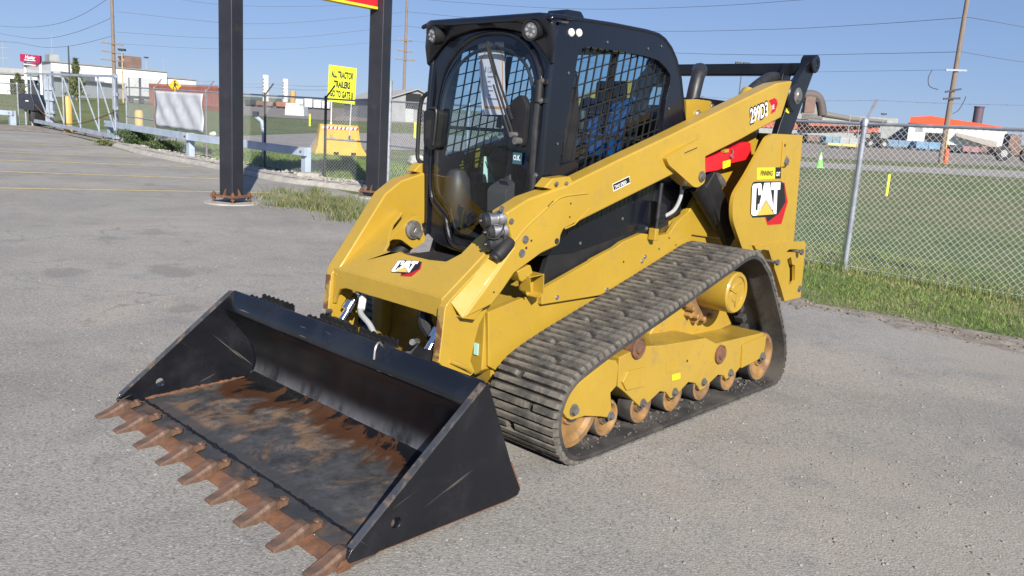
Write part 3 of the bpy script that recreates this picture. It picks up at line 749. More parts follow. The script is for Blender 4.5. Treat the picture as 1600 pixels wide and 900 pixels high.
# ------------------------------------------------------------------ yellow notice
b = (G(487, 241) + G(568, 243)) / 2 + Vector((.1, .25, 0)); Y = b.y
sg = E("notice_sign", b, "bright yellow notice sign on two thin legs above the yellow barrier", "sign")
def sgp(u, v, dy=0): return at(u, v, Y + dy) - b
q = [sgp(514, 101), sgp(557.5, 107), sgp(554.5, 163.5), sgp(511.5, 158)]
ex = (q[1] - q[0]).normalized(); ez = (q[0] - q[3]).normalized(); W_ = (q[1] - q[0]).length; H_ = (q[0] - q[3]).length
nrm = ex.cross(ez).normalized()
nrm = -nrm if nrm.y > 0 else nrm
mb = MB(); vs = [p for p in q] + [p - nrm * .006 for p in q]; mb.add(vs, [(0, 1, 2, 3), (7, 6, 5, 4), (0, 4, 5, 1), (1, 5, 6, 2), (2, 6, 7, 3), (3, 7, 4, 0)]); pn = O("panel", mb, MAT['fluor'], sg)
# lettering and thin black border
MATX = Matrix(((ex.x, ez.x, nrm.x, 0), (ex.y, ez.y, nrm.y, 0), (ex.z, ez.z, nrm.z, 0), (0, 0, 0, 1)))
for k, line in enumerate(("ALL TRACTOR", "TRAILERS", "GO TO GATE B")):
    me = fit_text(text_mesh(line, size=1, offset=.055), W_ * (.80, .60, .84)[k], H_ * .20); c = (q[0] + q[1] + q[2] + q[3]) / 4
    MX = Matrix.Translation(c + nrm * .004 + ez * (H_ * (.265 - .265 * k))) @ MATX; me.transform(MX); O("lettering", me, MAT['print_black'], pn)
mb = MB()
for a, c in ((0, 1), (1, 2), (2, 3), (3, 0)): mb.bar(q[a].lerp(q[(a + 2) % 4], .02) + nrm * .003, q[c].lerp(q[(c + 2) % 4], .02) + nrm * .003, .008, .003, up=nrm)
O("border", mb, MAT['print_black'], pn)
for ut, ub_ in ((518, 517), (549, 546)):
    mb = MB(); mb.bar(sgp(ub_, 212, -.42), sgp(ut, 158 if ut < 530 else 162, -.04), .035, .03); O("leg", mb, MAT['boltgrey'], sg)

# jersey barrier with striped tape and hooks
b = (G(487, 241) + G(568, 243)) / 2; b.z = T(b.y); bw = (G(568, 243) - G(487, 241)).length
jb = E("jersey_barrier", b, "yellow barrier block with red and white tape behind the fence", "barrier", rz=math.atan2((G(568, 243) - G(487, 241)).y, (G(568, 243) - G(487, 241)).x))
mb = MB(); rings = []
for z, hx, hy in ((0, bw / 2, .32), (.08, bw / 2 - .02, .31), (.30, bw / 2 - .15, .2), (.62, bw / 2 - .21, .13), (1.06, bw / 2 - .26, .09)):
    rings.append([(-hx, -hy, z), (hx, -hy, z), (hx, hy, z), (-hx, hy, z), (-hx, -hy, z)])
mb.grid(rings); mb.add([r for r in rings[-1][:4]], [(0, 1, 2, 3)]); O("block", mb, MAT['barrier'], jb, bevel=.015)
nst = 18
for k in range(nst):
    x0 = -(bw / 2 - .3) + k * (bw - .6) / nst; w1 = (bw - .6) / nst; mb = MB(); mb.prism([(x0, .90), (x0 + w1, .90), (x0 + w1 + .03, .985), (x0 + .03, .985)], -.125, -.105, lambda p_, q_, t_: (p_, t_, q_))
    O("tape_stripe", mb, MAT['dred'] if k % 2 else MAT['white'], jb)
for x in (-.32, .38):
    mb = MB(); mb.tube([(x, -.16, .70), (x, -.17, .60), (x + .05, -.19, .55)], .03, 6); mb.box((x + .06, -.2, .55), (.14, .08, .1)) if False else mb.tube([(x + .05, -.19, .55), (x + .10, -.2, .58)], .03, 6); O("lifting_hook", mb, MAT['boltgrey'], jb)
for x in (-.2, .45):
    mb = MB(); mb.box((x, -.30, .06), (.18, .06, .10)); O("fork_pocket", mb, MAT['opening'], jb)

# tarp on the fence, diamond sign
A_, B_ = lp[1] + (lp[2] - lp[1]) * .06, lp[1] + (lp[2] - lp[1]) * .985
tz0, tz1 = at(323, 207, B_.y).z - T(B_.y), at(323, 147, B_.y).z - T(B_.y)
mb = MB(); rows = []
for j in range(15):
    r = []
    for i in range(25):
        p = A_.lerp(B_, i / 24); w = .03 * math.sin(i * .9 + j * .5) * (.4 + .6 * math.sin(math.pi * j / 14)) + .03 * math.exp(-((i - 3 - j * .5) / 1.6) ** 2)
        r.append(Vector((p.x, p.y, T(p.y) + tz0 + (tz1 - tz0) * j / 14)) - fn * (.07 + w))
    rows.append([tuple(x) for x in r])
mb.grid(rows); tp = O("fence_tarp", mb, MAT['tarp'], label="wrinkled pale grey tarp tied to the fence panel", cat="tarp", smooth=80)
sm = tp.modifiers.new("thickness", 'SOLIDIFY'); sm.thickness = .004
Yd = 27.5; c = at(273.5, 133.5, Yd); dsg = E("crossing_sign", (c.x, c.y, T(c.y)), "small amber diamond sign with a walking figure on the fence top", "sign")
cz = c.z - T(c.y); hs = .215; mb = MB(); mb.xz(rnd_poly([(-hs, cz), (0, cz - hs), (hs, cz), (0, cz + hs)], .03), -.01, .0); pn = O("plate", mb, MAT['diamond'], dsg)
mb = MB(); mb.cyl((0, -.012, cz + .13), (0, -.014, cz + .13), .03, n=10); mb.xz([(-.03, cz + .09), (.03, cz + .09), (.035, cz - .02), (-.035, cz - .02)], -.015, -.012)
mb.xz([(-.03, cz - .02), (0, cz - .02), (-.06, cz - .15), (-.09, cz - .15)], -.015, -.012); mb.xz([(0, cz - .02), (.035, cz - .02), (.08, cz - .15), (.05, cz - .15)], -.015, -.012); mb.xz([(.03, cz + .07), (.11, cz + .01), (.10, cz - .01), (.03, cz + .03)], -.015, -.012)
O("walking_figure", mb, MAT['print_black'], pn)
mb = MB(); mb.cyl((0, .03, .0), (0, .03, cz + .1), .02, n=8); O("post", mb, MAT['galv'], dsg)

# bollards, rock, stakes, cone
for (u, vb, vt, wpx, lab) in ((107, 207, 150, 13, "thick yellow bollard behind the gate bars"), (218, 216, 172, 12, "yellow bollard half hidden behind the fence post near the bush")):
    b = G(u, vb); h_ = at(u, vt, b.y).z - b.z; r = wpx / FPX * b.y / 2; mb = MB(); mb.lathe((0, 0, 0), (0, 0, 1), [(-.1, r), (h_ - .06, r), (h_ - .02, r * .85), (h_, r * .3)], 20)
    O("bollard", mb, MAT['bollard'], label=lab, cat="bollard", group="yellow bollards by the gate", loc=b)
def rock(u, v, r, lab):
    b = G(u, v); bm = bmesh.new(); bmesh.ops.create_icosphere(bm, subdivisions=3, radius=r)
    for vv in bm.verts:
        n_ = vv.co.normalized(); vv.co *= 1 + .16 * math.sin(3 * n_.x + 5 * n_.y + r * 9) + .1 * math.sin(7 * n_.z + 4 * n_.x); vv.co.z *= .65
    me = bpy.data.meshes.new("rock"); bm.to_mesh(me); bm.free(); me.materials.append(MAT['rock'])
    for p in me.polygons: p.use_smooth = True
    o = bpy.data.objects.new("rock", me); COL.objects.link(o); o.location = b + Vector((0, 0, r * .4)); tag(o, lab, "rock")
rock(333, 212, .17, "pale round rock on the grass right of the tarp")
rock(652, 258, .30, "pale boulder behind the fence, left beside the grab handle"); rock(664, 260, .26, "second pale boulder half hidden by the loader's cab"); 
for (u, vb, vt, lab) in ((1385, 306, 272, "short yellow marker stake in the grass behind the right fence"), (484, 197, 178, "yellow marker stake left above the yellow barrier"), (648, 216, 191, "yellow marker stake seen beside the loader's grab handle")):
    b = G(u, vb); h_ = at(u, vt, b.y).z - b.z; mb = MB(); mb.bar((0, 0, -.1), (0.0, 0, h_), .07 if b.y < 30 else .12, .03, up=(0, 1, 0)); O("marker_stake", mb, MAT['fluor'], label=lab, cat="marker stake", group="yellow marker stakes", loc=b)
b = G(1280, 262.5); h_ = at(1280, 238, b.y).z - b.z; cn = E("traffic_cone", b, "lime green traffic cone on the far gravel road", "traffic cone")
mb = MB(); mb.cyl((0, 0, .03), (0, 0, h_), .17, .035, n=18); cb = O("cone_body", mb, MAT['lime'], cn); mb = MB(); mb.box((0, 0, .02), (.42, .42, .045)); O("base", mb, MAT['lime'], cn, bevel=.01)
mb = MB(); mb.cyl((0, 0, h_ * .55), (0, 0, h_ * .8), .17 - .135 * .55 + .004, .17 - .135 * .8 + .004, n=18); O("collar", mb, MAT['white'], cn)

# ------------------------------------------------------------------ far buildings, rail cars, poles, cables
def wallbox(parent, name, mat, c0, c1, back, h, zb=0.0):
    """box standing on the line c0-c1 (ground points), going back by the vector back"""
    a, b = Vector(c0), Vector(c1); k = Vector(back); mb = MB()
    base = [a, b, b + k, a + k]; z = min(a.z, b.z) + zb
    vs = [Vector((p.x, p.y, z - (.6 if zb == 0 else 0))) for p in base] + [Vector((p.x, p.y, z + h)) for p in base]
    off = Vector(parent.location) if parent else Vector()
    mb.add([v - off for v in vs], [(0, 1, 2, 3), (4, 5, 6, 7), (0, 1, 5, 4), (1, 2, 6, 5), (2, 3, 7, 6), (3, 0, 4, 7)]); return O(name, mb, mat, parent)
def gy(u, Y): p = at(u, 200, Y); return Vector((p.x, Y, T(Y)))
def zt(u, v, Y): return at(u, v, Y).z - T(Y)
def building(name, label, cat, u0, Y0, u1, Y1, vtop, depth, wall, roof=None, overh=.25):
    a, b = gy(u0, Y0), gy(u1, Y1); h = zt(u0, vtop, Y0); d = (b - a); n = Vector((-d.y, d.x, 0)).normalized()
    if n.x * a.x + n.y * a.y < 0: n = -n
    r = E(name, a, label, cat); wallbox(r, "wall", wall, a, b, n * depth, h)
    wallbox(r, "roof", roof or MAT['broof'], a - n * overh - d.normalized() * overh, b - n * overh + d.normalized() * overh, n * (depth + 2 * overh), .22, zb=h)
    return r, a, b, n, h
def opening(r, a, b, n, t, w, z0, z1, name="door", mat=None):
    d = (b - a); L = d.length; p = a + d * t - n * .05; q = p + d.normalized() * w; p.z = a.z; q.z = a.z
    return wallbox(r, name, mat or MAT['opening'], p, q, n * .04, z1 - z0, zb=z0)
r, a, b, n, h = building("warehouse", "long low white warehouse at the far left, behind the gate", "warehouse", -130, 118, 62, 118, 107, 25, MAT['bwhite'])
opening(r, a, b, n, .78, 4, 0, 2.2, "garage_door", MAT['opening']); wallbox(r, "upper_storey", MAT['bgrey'], a + (b - a) * .2 + n * 6, b + n * 6, n * 10, .9, zb=h + .2)
opening(r, a, b, n, .62, 1.2, .9, 1.9, "window", MAT['broof'])
r, a, b, n, h = building("warehouse", "white warehouse with sloping roof line behind the utility pole on the left", "warehouse", 84, 140, 262, 152, 97, 26, MAT['bwhite'])
for t in (.1, .32, .55, .8): opening(r, a, b, n, t, 2.2, 0, 3.0, "garage_door", MAT['bgrey'])
wallbox(r, "roof_plant", MAT['brown'], a + (b - a) * .64 + n * 2, a + (b - a) * .80 + n * 2, n * 4, 2.0, zb=h + .2)
wallbox(r, "roof_plant", MAT['bgrey'], a + (b - a) * .02 + n * 3, a + (b - a) * .10 + n * 3, n * 4, 1.2, zb=h + .2)
r, a, b, n, h = building("white_annex", "lower white annex at the right end of the warehouse above the red container", "building", 262, 153, 307, 156, 122, 20, MAT['bwhite'])
# container
a, b = gy(234, 100), gy(344, 92); r = E("shipping_container", a, "long brick red shipping container behind the diamond sign", "container"); d = b - a; n = Vector((-d.y, d.x, 0)).normalized(); n = n if n.x * a.x + n.y * a.y > 0 else -n
wallbox(r, "body", MAT['cont_red'], a, b, n * 2.4, zt(300, 133, 95) - .1)
for k in range(46):
    t = .01 + k * .0213; p = a + d * t - n * .04; p.z = a.z; q = p + d.normalized() * .12; mb = MB(); mb.box(((p + q) / 2 - a) + Vector((0, 0, 1.45)), (.12, .08, 2.3)); O("corrugation", mb, MAT['cont_red'], r)
# box truck
p = gy(199, 108); q = gy(229, 106); r = E("box_truck", p, "pale grey box truck body parked before the white warehouse", "truck"); d = q - p; n = Vector((-d.y, d.x, 0)).normalized(); n = n if n.x * a.x + n.y * a.y > 0 else -n
wallbox(r, "cargo_box", M("truck_box", (.55, .56, .55), .6), p, q, n * 2.3, 2.3, zb=1.0); wallbox(r, "chassis", MAT['opening'], p, q, n * 2.2, .35, zb=.65)
for t in (.2, .75): 
    mb = MB(); c = d * t + Vector((0, 0, .45)); mb.cyl(c - n * .05, c + n * .2, .45, n=16); O("wheel", mb, MAT['rubber'], r)
# shed behind the yellow notice
P0, P1, P2 = gy(538, 114), gy(606, 95), gy(690, 101); P3 = P0 + (P2 - P1)
r = E("metal_shed", P1, "weathered grey metal shed with a dark doorway, seen left of the cab", "shed")
he, hr = zt(606, 153, 95), zt(648, 139, 97); zz_ = lambda p, h: Vector((p.x, p.y, P1.z + h)) - P1
mb = MB(); lo_ = [zz_(p, -.6) for p in (P0, P1, P2, P3)]; hi_ = [zz_(p, he) for p in (P0, P1, P2, P3)]; ra, rb_ = zz_((P1 + P2) / 2, hr), zz_((P0 + P3) / 2, hr)
mb.add(lo_ + hi_ + [ra, rb_], [(0, 1, 5, 4), (2, 3, 7, 6), (1, 2, 6, 8, 5), (3, 0, 4, 9, 7)]); O("wall", mb, MAT['bgrey'], r, smooth=0)
ex2 = (P1 - P0).normalized() * .35; sd = (P2 - P1).normalized() * .3; up2 = Vector((0, 0, .12))
mb = MB(); mb.add([hi_[0] - ex2 - sd, hi_[1] + ex2 - sd, ra + ex2 + up2, rb_ - ex2 + up2, hi_[2] + ex2 + sd, hi_[3] - ex2 + sd], [(0, 1, 2, 3), (3, 2, 4, 5)]); ro_ = O("roof", mb, M("shed_roof", (.36, .345, .32), .7), r, smooth=0); md = ro_.modifiers.new("thickness", 'SOLIDIFY'); md.thickness = .1
nn2 = Vector((-(P2 - P1).y, (P2 - P1).x, 0)).normalized(); nn2 = nn2 if nn2.y > 0 else -nn2
for nm, t0, w_, z0, z1, mt in (("doorway", .30, 2.3, 1.6, 3.4, MAT['opening']), ("door_leaf", .30, 1.2, 0, 1.6, M("door_leaf", (.42, .45, .42), .6)), ("doorway", .52, 1.0, 0, 1.6, MAT['opening'])):
    p = P1 + (P2 - P1) * t0 - nn2 * .06; q = p + (P2 - P1).normalized() * w_; wallbox(r, nm, mt, Vector((p.x, p.y, P1.z)), Vector((q.x, q.y, P1.z)), nn2 * .05, z1 - z0, zb=z0 + .001)
# silos
for (u0, u1, vt, lab) in ((410, 420, 117, "taller white silo tower on the horizon"), (441, 450, 123, "shorter white silo tower beside the taller one")):
    a, b = gy(u0, 260), gy(u1, 260); r = E("silo_tower", a, lab, "silo", "silo towers on the horizon"); h = zt(u0, vt, 260); mb = MB(); w = (b - a).x; mb.cyl((w / 2, 0, -1), (w / 2, 0, h), w / 2, n=20); O("shaft", mb, MAT['bwhite'], r)
    for k in range(6):
        mb = MB(); mb.box((w * .3, -w * .47, h * (.25 + .12 * k)), (w * .3, .3, h * .05)); O("window", mb, MAT['broof'], r)
r = E("brick_chimney", gy(457, 240), "small tan chimney right of the silos", "chimney"); mb = MB(); hh = zt(457, 142, 240); mb.cyl((0, 0, 0), (0, 0, hh), 1.0, .8, n=14); O("stack", mb, M("tan_brick", (.45, .28, .12), .8), r)
# low clutter on the lot beyond the road
def clutter(name, label, cat, u0, u1, vt, Y, depth, mat, extra=None):
    a, b = gy(u0, Y), gy(u1, Y); h = zt((u0 + u1) / 2, vt, Y); r = E(name, a, label, cat); w = (b - a).x; mb = MB()
    mb.xz(rnd_poly([(0, .35), (w, .35), (w, h * .93), (w * .97, h), (w * .03, h), (0, h * .93)], .05, 2), 0, depth); bo = O("body", mb, mat, r)
    nw = max(2, int(w / 3.5)); 
    for k in range(nw + 1):
        mb = MB(); mb.bar((w * k / nw, -.05, .4), (w * k / nw, -.05, h * .97), .12, .12, up=(0, 1, 0)); O("rib", mb, mat, r)
    for t in (.14, .3, .7, .86):
        mb = MB(); mb.cyl((w * t, .05, .3), (w * t, .25, .3), .34, n=14); O("wheel", mb, MAT['opening'], r)
    return r
clutter("rail_wagon", "teal rail wagon left of the fence post", "rail wagon", 1293, 1315, 214, 122, 2.6, MAT['teal'])
clutter("rail_wagon", "grey rail wagon right behind the teal one", "rail wagon", 1316, 1345, 215, 123, 2.6, MAT['bgrey'])
clutter("rail_wagon", "blue rail wagon in front of the white building's left end", "rail wagon", 1383, 1432, 219, 128, 2.6, M("wagon_blue", (.11, .185, .27), .6, var=.2, scale=.8))  # blue kept dull: the haze of distance is in the colour
clutter("rail_wagon", "brighter blue open wagon just left of the leaning pole", "rail wagon", 1436, 1476, 222, 126, 2.6, M("wagon_blue_bright", (.11, .22, .34), .6, var=.2, scale=.8))  # this blue is desaturated too, in place of real haze
clutter("rail_wagon", "faded pink wagon right of the leaning pole", "rail wagon", 1510, 1536, 229, 124, 2.6, MAT['pinkr'])
clutter("rail_wagon", "dark rail wagon between the pole and the pink wagon", "rail wagon", 1490, 1508, 227, 124, 2.6, MAT['darkbox'])
clutter("flat_trailer", "low yellow flat trailer under the grey wagon", "trailer", 1297, 1343, 224.5, 100, 2.2, M("trailer_yellow", (.55, .42, .14), .6))
for k, (u, v, s_, lab) in enumerate(((1372, 236, 1.0, "dark wheel loader parked beyond the road, left of the blue wagons"), (1590, 252, 1.25, "brown machine with big wheels at the far right edge"))):
    Y = 125 if k == 0 else 88; p = gy(u, Y); r = E("wheel_loader", p, lab, "wheel loader"); mb = MB(); mb.xz([(-1.9 * s_, .7), (1.2 * s_, .7), (1.4 * s_, 1.4), (.3 * s_, 1.6), (.2 * s_, 2.3 * s_), (-.7 * s_, 2.3 * s_), (-.8 * s_, 1.5), (-1.9 * s_, 1.4)], -.6, .6); O("body", mb, MAT['brown'] if k else MAT['opening'], r)
    for x in (-1.2, .9):
        mb = MB(); mb.cyl((x * s_, -.95, .65 * s_), (x * s_, -.55, .65 * s_), .65 * s_, n=18); wh = O("wheel", mb, MAT['rubber'], r); mb = MB(); mb.cyl((x * s_, -.97, .65 * s_), (x * s_, -.95, .65 * s_), .3 * s_, n=14); O("rim", mb, MAT['bgrey'], wh)
a, b = gy(444, 92), gy(475, 92); r = E("covered_stack", a, "white covered stack of goods beyond the road, right of the tarp-covered fence", "covered stack"); w = (b - a).x; mb = MB(); h = zt(455, 161, 92); mb.xz([(0, 0), (w, 0), (w * .95, h * .8), (w * .75, h * .85), (w * .7, h), (.1, h)], 0, 2.0); O("cover", mb, MAT['bwhite'], r, bevel=.1)
for u0, u1, vt, mt, lab in ((400, 426, 158, MAT['brown'], "row of rusty brown wagons seen above the fence, left of the silos' feet"), (432, 446, 159, M("rusty_box", (.30, .13, .08), .7), "rust red box wagon between the silos' feet"), (384, 398, 156, MAT['darkbox'], "dark low machine at the dark column's right edge, far off")):
    clutter("rail_wagon", lab, "rail wagon", u0, u1, vt, 150, 2.5, mt)
for k, (u, vt) in enumerate(((462, 155), (476, 153), (490, 156), (503, 158))):
    clutter("parked_truck", ("white parked truck far beyond the fence, just right of the tan chimney", "white parked truck with the tallest body in the far row", "pale parked truck, third from the left in the far row", "pale parked truck nearest the yellow notice sign")[k], "truck", u, u + 11, vt, 170, 2.4, MAT['bwhite'])
for k, (u0, u1, vt, Y, mt, lab) in enumerate(((1244, 1262, 209, 132, MAT['darkbox'], "dark rail wagon half hidden behind the loader's tail"), (1264, 1291, 211, 130, MAT['brown'], "brown rail wagon just left of the teal one"),
        (1347, 1366, 216, 131, M("wagon_rust", (.17, .10, .075), .7, var=.25, scale=.6), "rust brown wagon right of the grey wagon, beside the fence post"), (1368, 1381, 217, 133, MAT['darkbox'], "short dark wagon left of the long blue wagon"),
        (1538, 1560, 229, 128, MAT['brown'], "brown wagon right of the faded pink one"), (1562, 1590, 231, 127, M("wagon_slate", (.09, .09, .10), .7, var=.25, scale=.6), "slate grey wagon near the right edge"), (1592, 1625, 233, 126, M("wagon_rust_dark", (.13, .075, .06), .7, var=.25, scale=.6), "dark rust wagon cut by the right edge"))):
    clutter("rail_wagon", lab, "rail wagon", u0, u1, vt, Y, 2.6, mt)
# right-hand works
r, a, b, n, h = building("works_building", "white industrial building with an orange fascia on the right", "industrial building", 1420, 190, 1574, 182, 192, 30, MAT['bwhite'], MAT['bgrey'])
d = b - a; L = d.length; mb = MB(); dn = d.normalized()
pts = [(0, h - .1), (0, zt(1420, 183, 190)), (.22 * L, zt(1452, 181.5, 188)), (L, zt(1574, 200, 182) ), (L, zt(1574, 203, 182))]
hz_ = a.z
mb.prism([(p, q) for p, q in pts], -.6, .2, lambda p, q, t: tuple(dn * p + n * t + Vector((0, 0, q + .05)))); O("orange_fascia", mb, M("fascia_orange", (.78, .09, .03), .55, var=.06, scale=.3), r)
opening(r, a, b, n, .185, 4.0, 1.0, 3.2, "doorway"); opening(r, a, b, n, .075, 1.5, 3.3, 4.6, "vent", MAT['bgrey']); 
mb = MB(); c = d * .50 - n * 1.5; mb.add([c + Vector((0, 0, 2.8)), d * .92 - n * 3 + Vector((0, 0, .6)), d * .92 + Vector((0, 0, 2.2)), d * .5 + Vector((0, 0, 3.6))], [(0, 1, 2, 3)]); O("lean_to_roof", mb, M("lean_to", (.30, .275, .24), .8), r)
r, a, b, n, h = building("mill_building", "long grey mill shed with a rust red band, left of the white building", "industrial building", 1180, 210, 1424, 200, 182, 40, MAT['bgrey'], MAT['broof'])
wallbox(r, "red_band", M("band_red", (.38, .10, .06), .7, var=.15, scale=.3), a - n * .3, a + (b - a) * .80 - n * .3, n * .2, 1.6, zb=zt(1260, 202, 206))
wallbox(r, "upper_roof", MAT['bgrey'], a + n * 2, a + (b - a) * .92 + n * 2, n * 14, 1.4, zb=h + .2)
wallbox(r, "pipe_house", M("pipe_house", (.28, .25, .22), .8), a + (b - a) * .30 + n * 2, a + (b - a) * .44 + n * 2, n * 8, zt(1262, 168, 208) - h, zb=h)
r = E("duct", gy(1262, 200), "thick brown duct bending down onto the mill roof, beside the loader's tail", "duct"); Yd = 200; base = r.location
pp_ = [at(u, v, Yd) - base for u, v in ((1240, 150), (1262, 148), (1272, 149), (1279, 154), (1283, 165), (1285, 180))]
mb = MB(); mb.tube(catmull([tuple(p) for p in pp_], 6), 1.1, 14); O("pipe", mb, M("duct_steel", (.10, .08, .075), .7, var=.2, scale=.5), r)
mb = MB(); mb.tube([tuple(at(u, v, Yd) - base) for u, v in ((1285, 178), (1330, 186), (1385, 190))], [.75, .6, .4], 12); O("pipe", mb, M("pipe_grey", (.15, .14, .13), .7), r)
mb = MB(); c = at(1264, 162, Yd) - base; mb.box(c, (2.4, 2, 4.4)); O("drive_house", mb, MAT['brown'], r)
r = E("smoke_stack", gy(1525, 215), "dark steel smoke stack behind the orange roof", "smoke stack"); h = zt(1525, 166, 215); mb = MB(); mb.cyl((0, 0, 0), (0, 0, h), 1.15, n=18); O("stack", mb, M("stack_steel", (.10, .07, .09), .6), r); mb = MB(); mb.cyl((0, 0, h - .3), (0, 0, h), 1.3, n=18); O("rim", mb, M("stack_rim", (.10, .07, .09), .6), r)
# light masts and antennas
def mast(label, u, vt, Y, r, heads=0, mat=None, cat="mast", arms=()):
    p = gy(u, Y); h = zt(u, vt, Y); o = E("light_mast" if heads else "mast", p, label, cat); mb = MB(); mb.cyl((0, 0, -1), (0, 0, h), r, r * .6, n=8); O("pole", mb, mat or MAT['bgrey'], o)
    for k in range(heads):
        mb = MB(); mb.box(((k - (heads - 1) / 2) * r * 9, 0, h), (r * 7, r * 4, r * 2.2)); O("lamp_head", mb, MAT['darkbox'], o)
    for z, w in arms:
        mb = MB(); mb.bar((-w / 2, 0, h - z), (w / 2, 0, h - z), r * .8, r * .8); O("cross_arm", mb, MAT['bgrey'], o)
    return o
mast("twin-headed light mast seen above the black crossbar of the loader", 1149, 98, 75, .08, 2, MAT['boltgrey'], "light mast")
mast("thin tall radio mast over the left warehouse", 87, 55, 160, .10)
mast("dark flue pipe mast right of the radio mast", 112, 72, 125, .16, mat=MAT['darkbox'])
mast("thin mast at the far left edge", 11, 64, 150, .09, arms=((1.2, 3), (3, 2.5)))
mast("floodlight mast on the warehouse roof", 231, 90, 150, .10, 1, cat="light mast")
mast("tan lamp post beside the crossed utility pole", 194, 78, 104, .12, 1, M("tan_post", (.42, .33, .2), .7), "lamp post")
for u, vt, lab in ((1326, 178, "short mast on the mill roof, leftmost of three"), (1342, 180, "short mast on the mill roof, middle of three"), (1378, 178, "short mast with a lamp on the mill roof, rightmost of three")): mast(lab, u, vt, 195, .16, 1 if u == 1378 else 0)
for u, vt, lab in ((258, 92, "hair-thin aerial above the white annex"), (299, 117, "small aerial at the annex's right end"), (315, 122, "small aerial above the red container"), (177, 0, None)):
    if lab: mast(lab, u, vt, 165, .07)
# sign of the fuel station
Y = 112; p = gy(46, Y); r = E("station_sign", p, "maroon and white roadside sign on two white legs at the far left", "sign"); S_ = lambda u, v: at(u, v, Y) - p
q0, q1, q2, q3 = S_(31, 84), S_(62.5, 87), S_(62, 98.6), S_(31.5, 96); ex_ = (q1 - q0).normalized()
mb = MB(); mb.add([q + Vector((0, dy, 0)) for dy in (0, .4) for q in (q0, q1, q2, q3)], [(0, 1, 2, 3), (7, 6, 5, 4), (0, 4, 5, 1), (1, 5, 6, 2), (2, 6, 7, 3), (3, 7, 4, 0)]); bd = O("board", mb, MAT['maroon'], r)
H_ = (q0 - q3).length; ez_ = (q0 - q3).normalized(); nn_ = ex_.cross(ez_)
def st_text(body, cen, size, sx, sh):
    me = text_mesh(body, size, offset=size * .02, sx=sx, shear=sh, align='CENTER'); me.transform(Matrix(((ex_.x, ez_.x, nn_.x, cen.x), (ex_.y, ez_.y, nn_.y, cen.y - .05), (ex_.z, ez_.z, nn_.z, cen.z), (0, 0, 0, 1)))); O("lettering", me, MAT['white'], bd)
cc = (q0 + q1 + q2 + q3) / 4; st_text("Husky", cc + ez_ * H_ * -.06, H_ * .62, .85, .25)
mb = MB(); mb.bar(cc - ex_ * H_ * .75 - ez_ * H_ * .24 - Vector((0, .05, 0)), cc + ex_ * H_ * .75 - ez_ * H_ * .24 - Vector((0, .05, 0)), .03, H_ * .09); O("underline", mb, MAT['white'], bd)
mb = MB(); a_, b_ = S_(36.5, 100), S_(58, 102.5); mb.bar(a_, b_, .3, .28); o_ = O("lower_board", mb, MAT['maroon'], r); mb = MB(); mb.bar(a_.lerp(b_, .05) - Vector((0, .17, 0)), a_.lerp(b_, .95) - Vector((0, .17, 0)), .02, .10); O("white_stripe", mb, MAT['white'], o_)
for u in (36, 60): 
    mb = MB(); t_ = S_(u, 90); mb.bar((t_.x, .45, -.5), (t_.x, .45, t_.z), .28, .2, up=(0, 1, 0)); O("leg", mb, MAT['white'], r)

# utility poles
def upole(label, ub, Y, vt0, top_h, r, arms, ins=True):
    p = gy(ub, Y); o = E("utility_pole", p, label, "utility pole"); mb = MB(); mb.cyl((0, 0, -1), (0, 0, top_h), r, r * .72, n=14); O("shaft", mb, MAT['wood'], o)
    for (v, w, dz) in arms:
        z = zt(ub, v, Y); mb = MB(); mb.bar((-w / 2, -r, z), (w / 2, -r, z + dz), .13, .13); a = O("cross_arm", mb, MAT['wood'], o)
        for k in (-.46, -.25, .25, .46):
            mb = MB(); mb.lathe((k * w, -r, z + .06 + dz * (k + .5)), (0, 0, 1), [(0, .04), (.08, .07), (.12, .05), (.18, .07), (.22, .02)], 8); O("insulator", mb, MAT['bgrey'], a)
    return o
p1 = upole("utility pole with three cross arms rising behind the gate on the left", 181, 92, 0, 15, .21, ((68, 2.4, -.15), (81, 2.4, -.2), (94, 2.6, -.1)))
p2 = upole("utility pole with cross arms between the red sign column and the cab", 629, 105, 0, 17, .20, ((63, 1.7, -.1), (79, 1.9, -.15), (93, 2.6, -.05)))
p3 = upole("leaning weathered utility pole on the right with an orange guard at its foot", 1478, 65, 0, 15.5, .21, ())
p3.rotation_euler = (0, math.radians(.25), 0)
Y = 65.3
for (v, w) in ((111, 1.6), (140, 1.2), (156, 1.3)):
    z = zt(1488, v, Y); mb = MB(); mb.bar((-w * .55, -.25, z - (.25 if v == 140 else 0)), (w * .45, -.25, z + (.05 if v != 156 else .12)), .10, .14); O("bracket", mb, MAT['darkbox'] if v != 111 else MAT['galv'], p3)
mb = MB(); mb.tube(catmull([(-1.9, -.2, zt(1488, 112, Y)), (-2.1, -.2, zt(1488, 125, Y)), (-1.9, -.2, zt(1488, 138, Y)), (-1.2, -.2, zt(1488, 142, Y))], 6), .03, 6); O("jumper_cable", mb, MAT['cable'], p3)
mb = MB(); mb.tube(catmull([(.2, -.25, zt(1488, 178, Y)), (.6, -.25, zt(1488, 172, Y)), (.9, -.25, zt(1488, 158, Y)), (1.0, -.25, zt(1488, 150, Y))], 6), .03, 6); O("jumper_cable", mb, MAT['cable'], p3)
mb = MB(); mb.cyl((.30, -.2, 0), (.25, -.2, zt(1478, 232, Y)), .16, n=12); O("orange_guard", mb, MAT['orange'], p3)
mb = MB(); mb.cyl((.12, -.24, zt(1478, 232, Y)), (.10, -.22, zt(1478, 205, Y)), .06, n=10); O("yellow_conduit", mb, MAT['bollard'], p3)

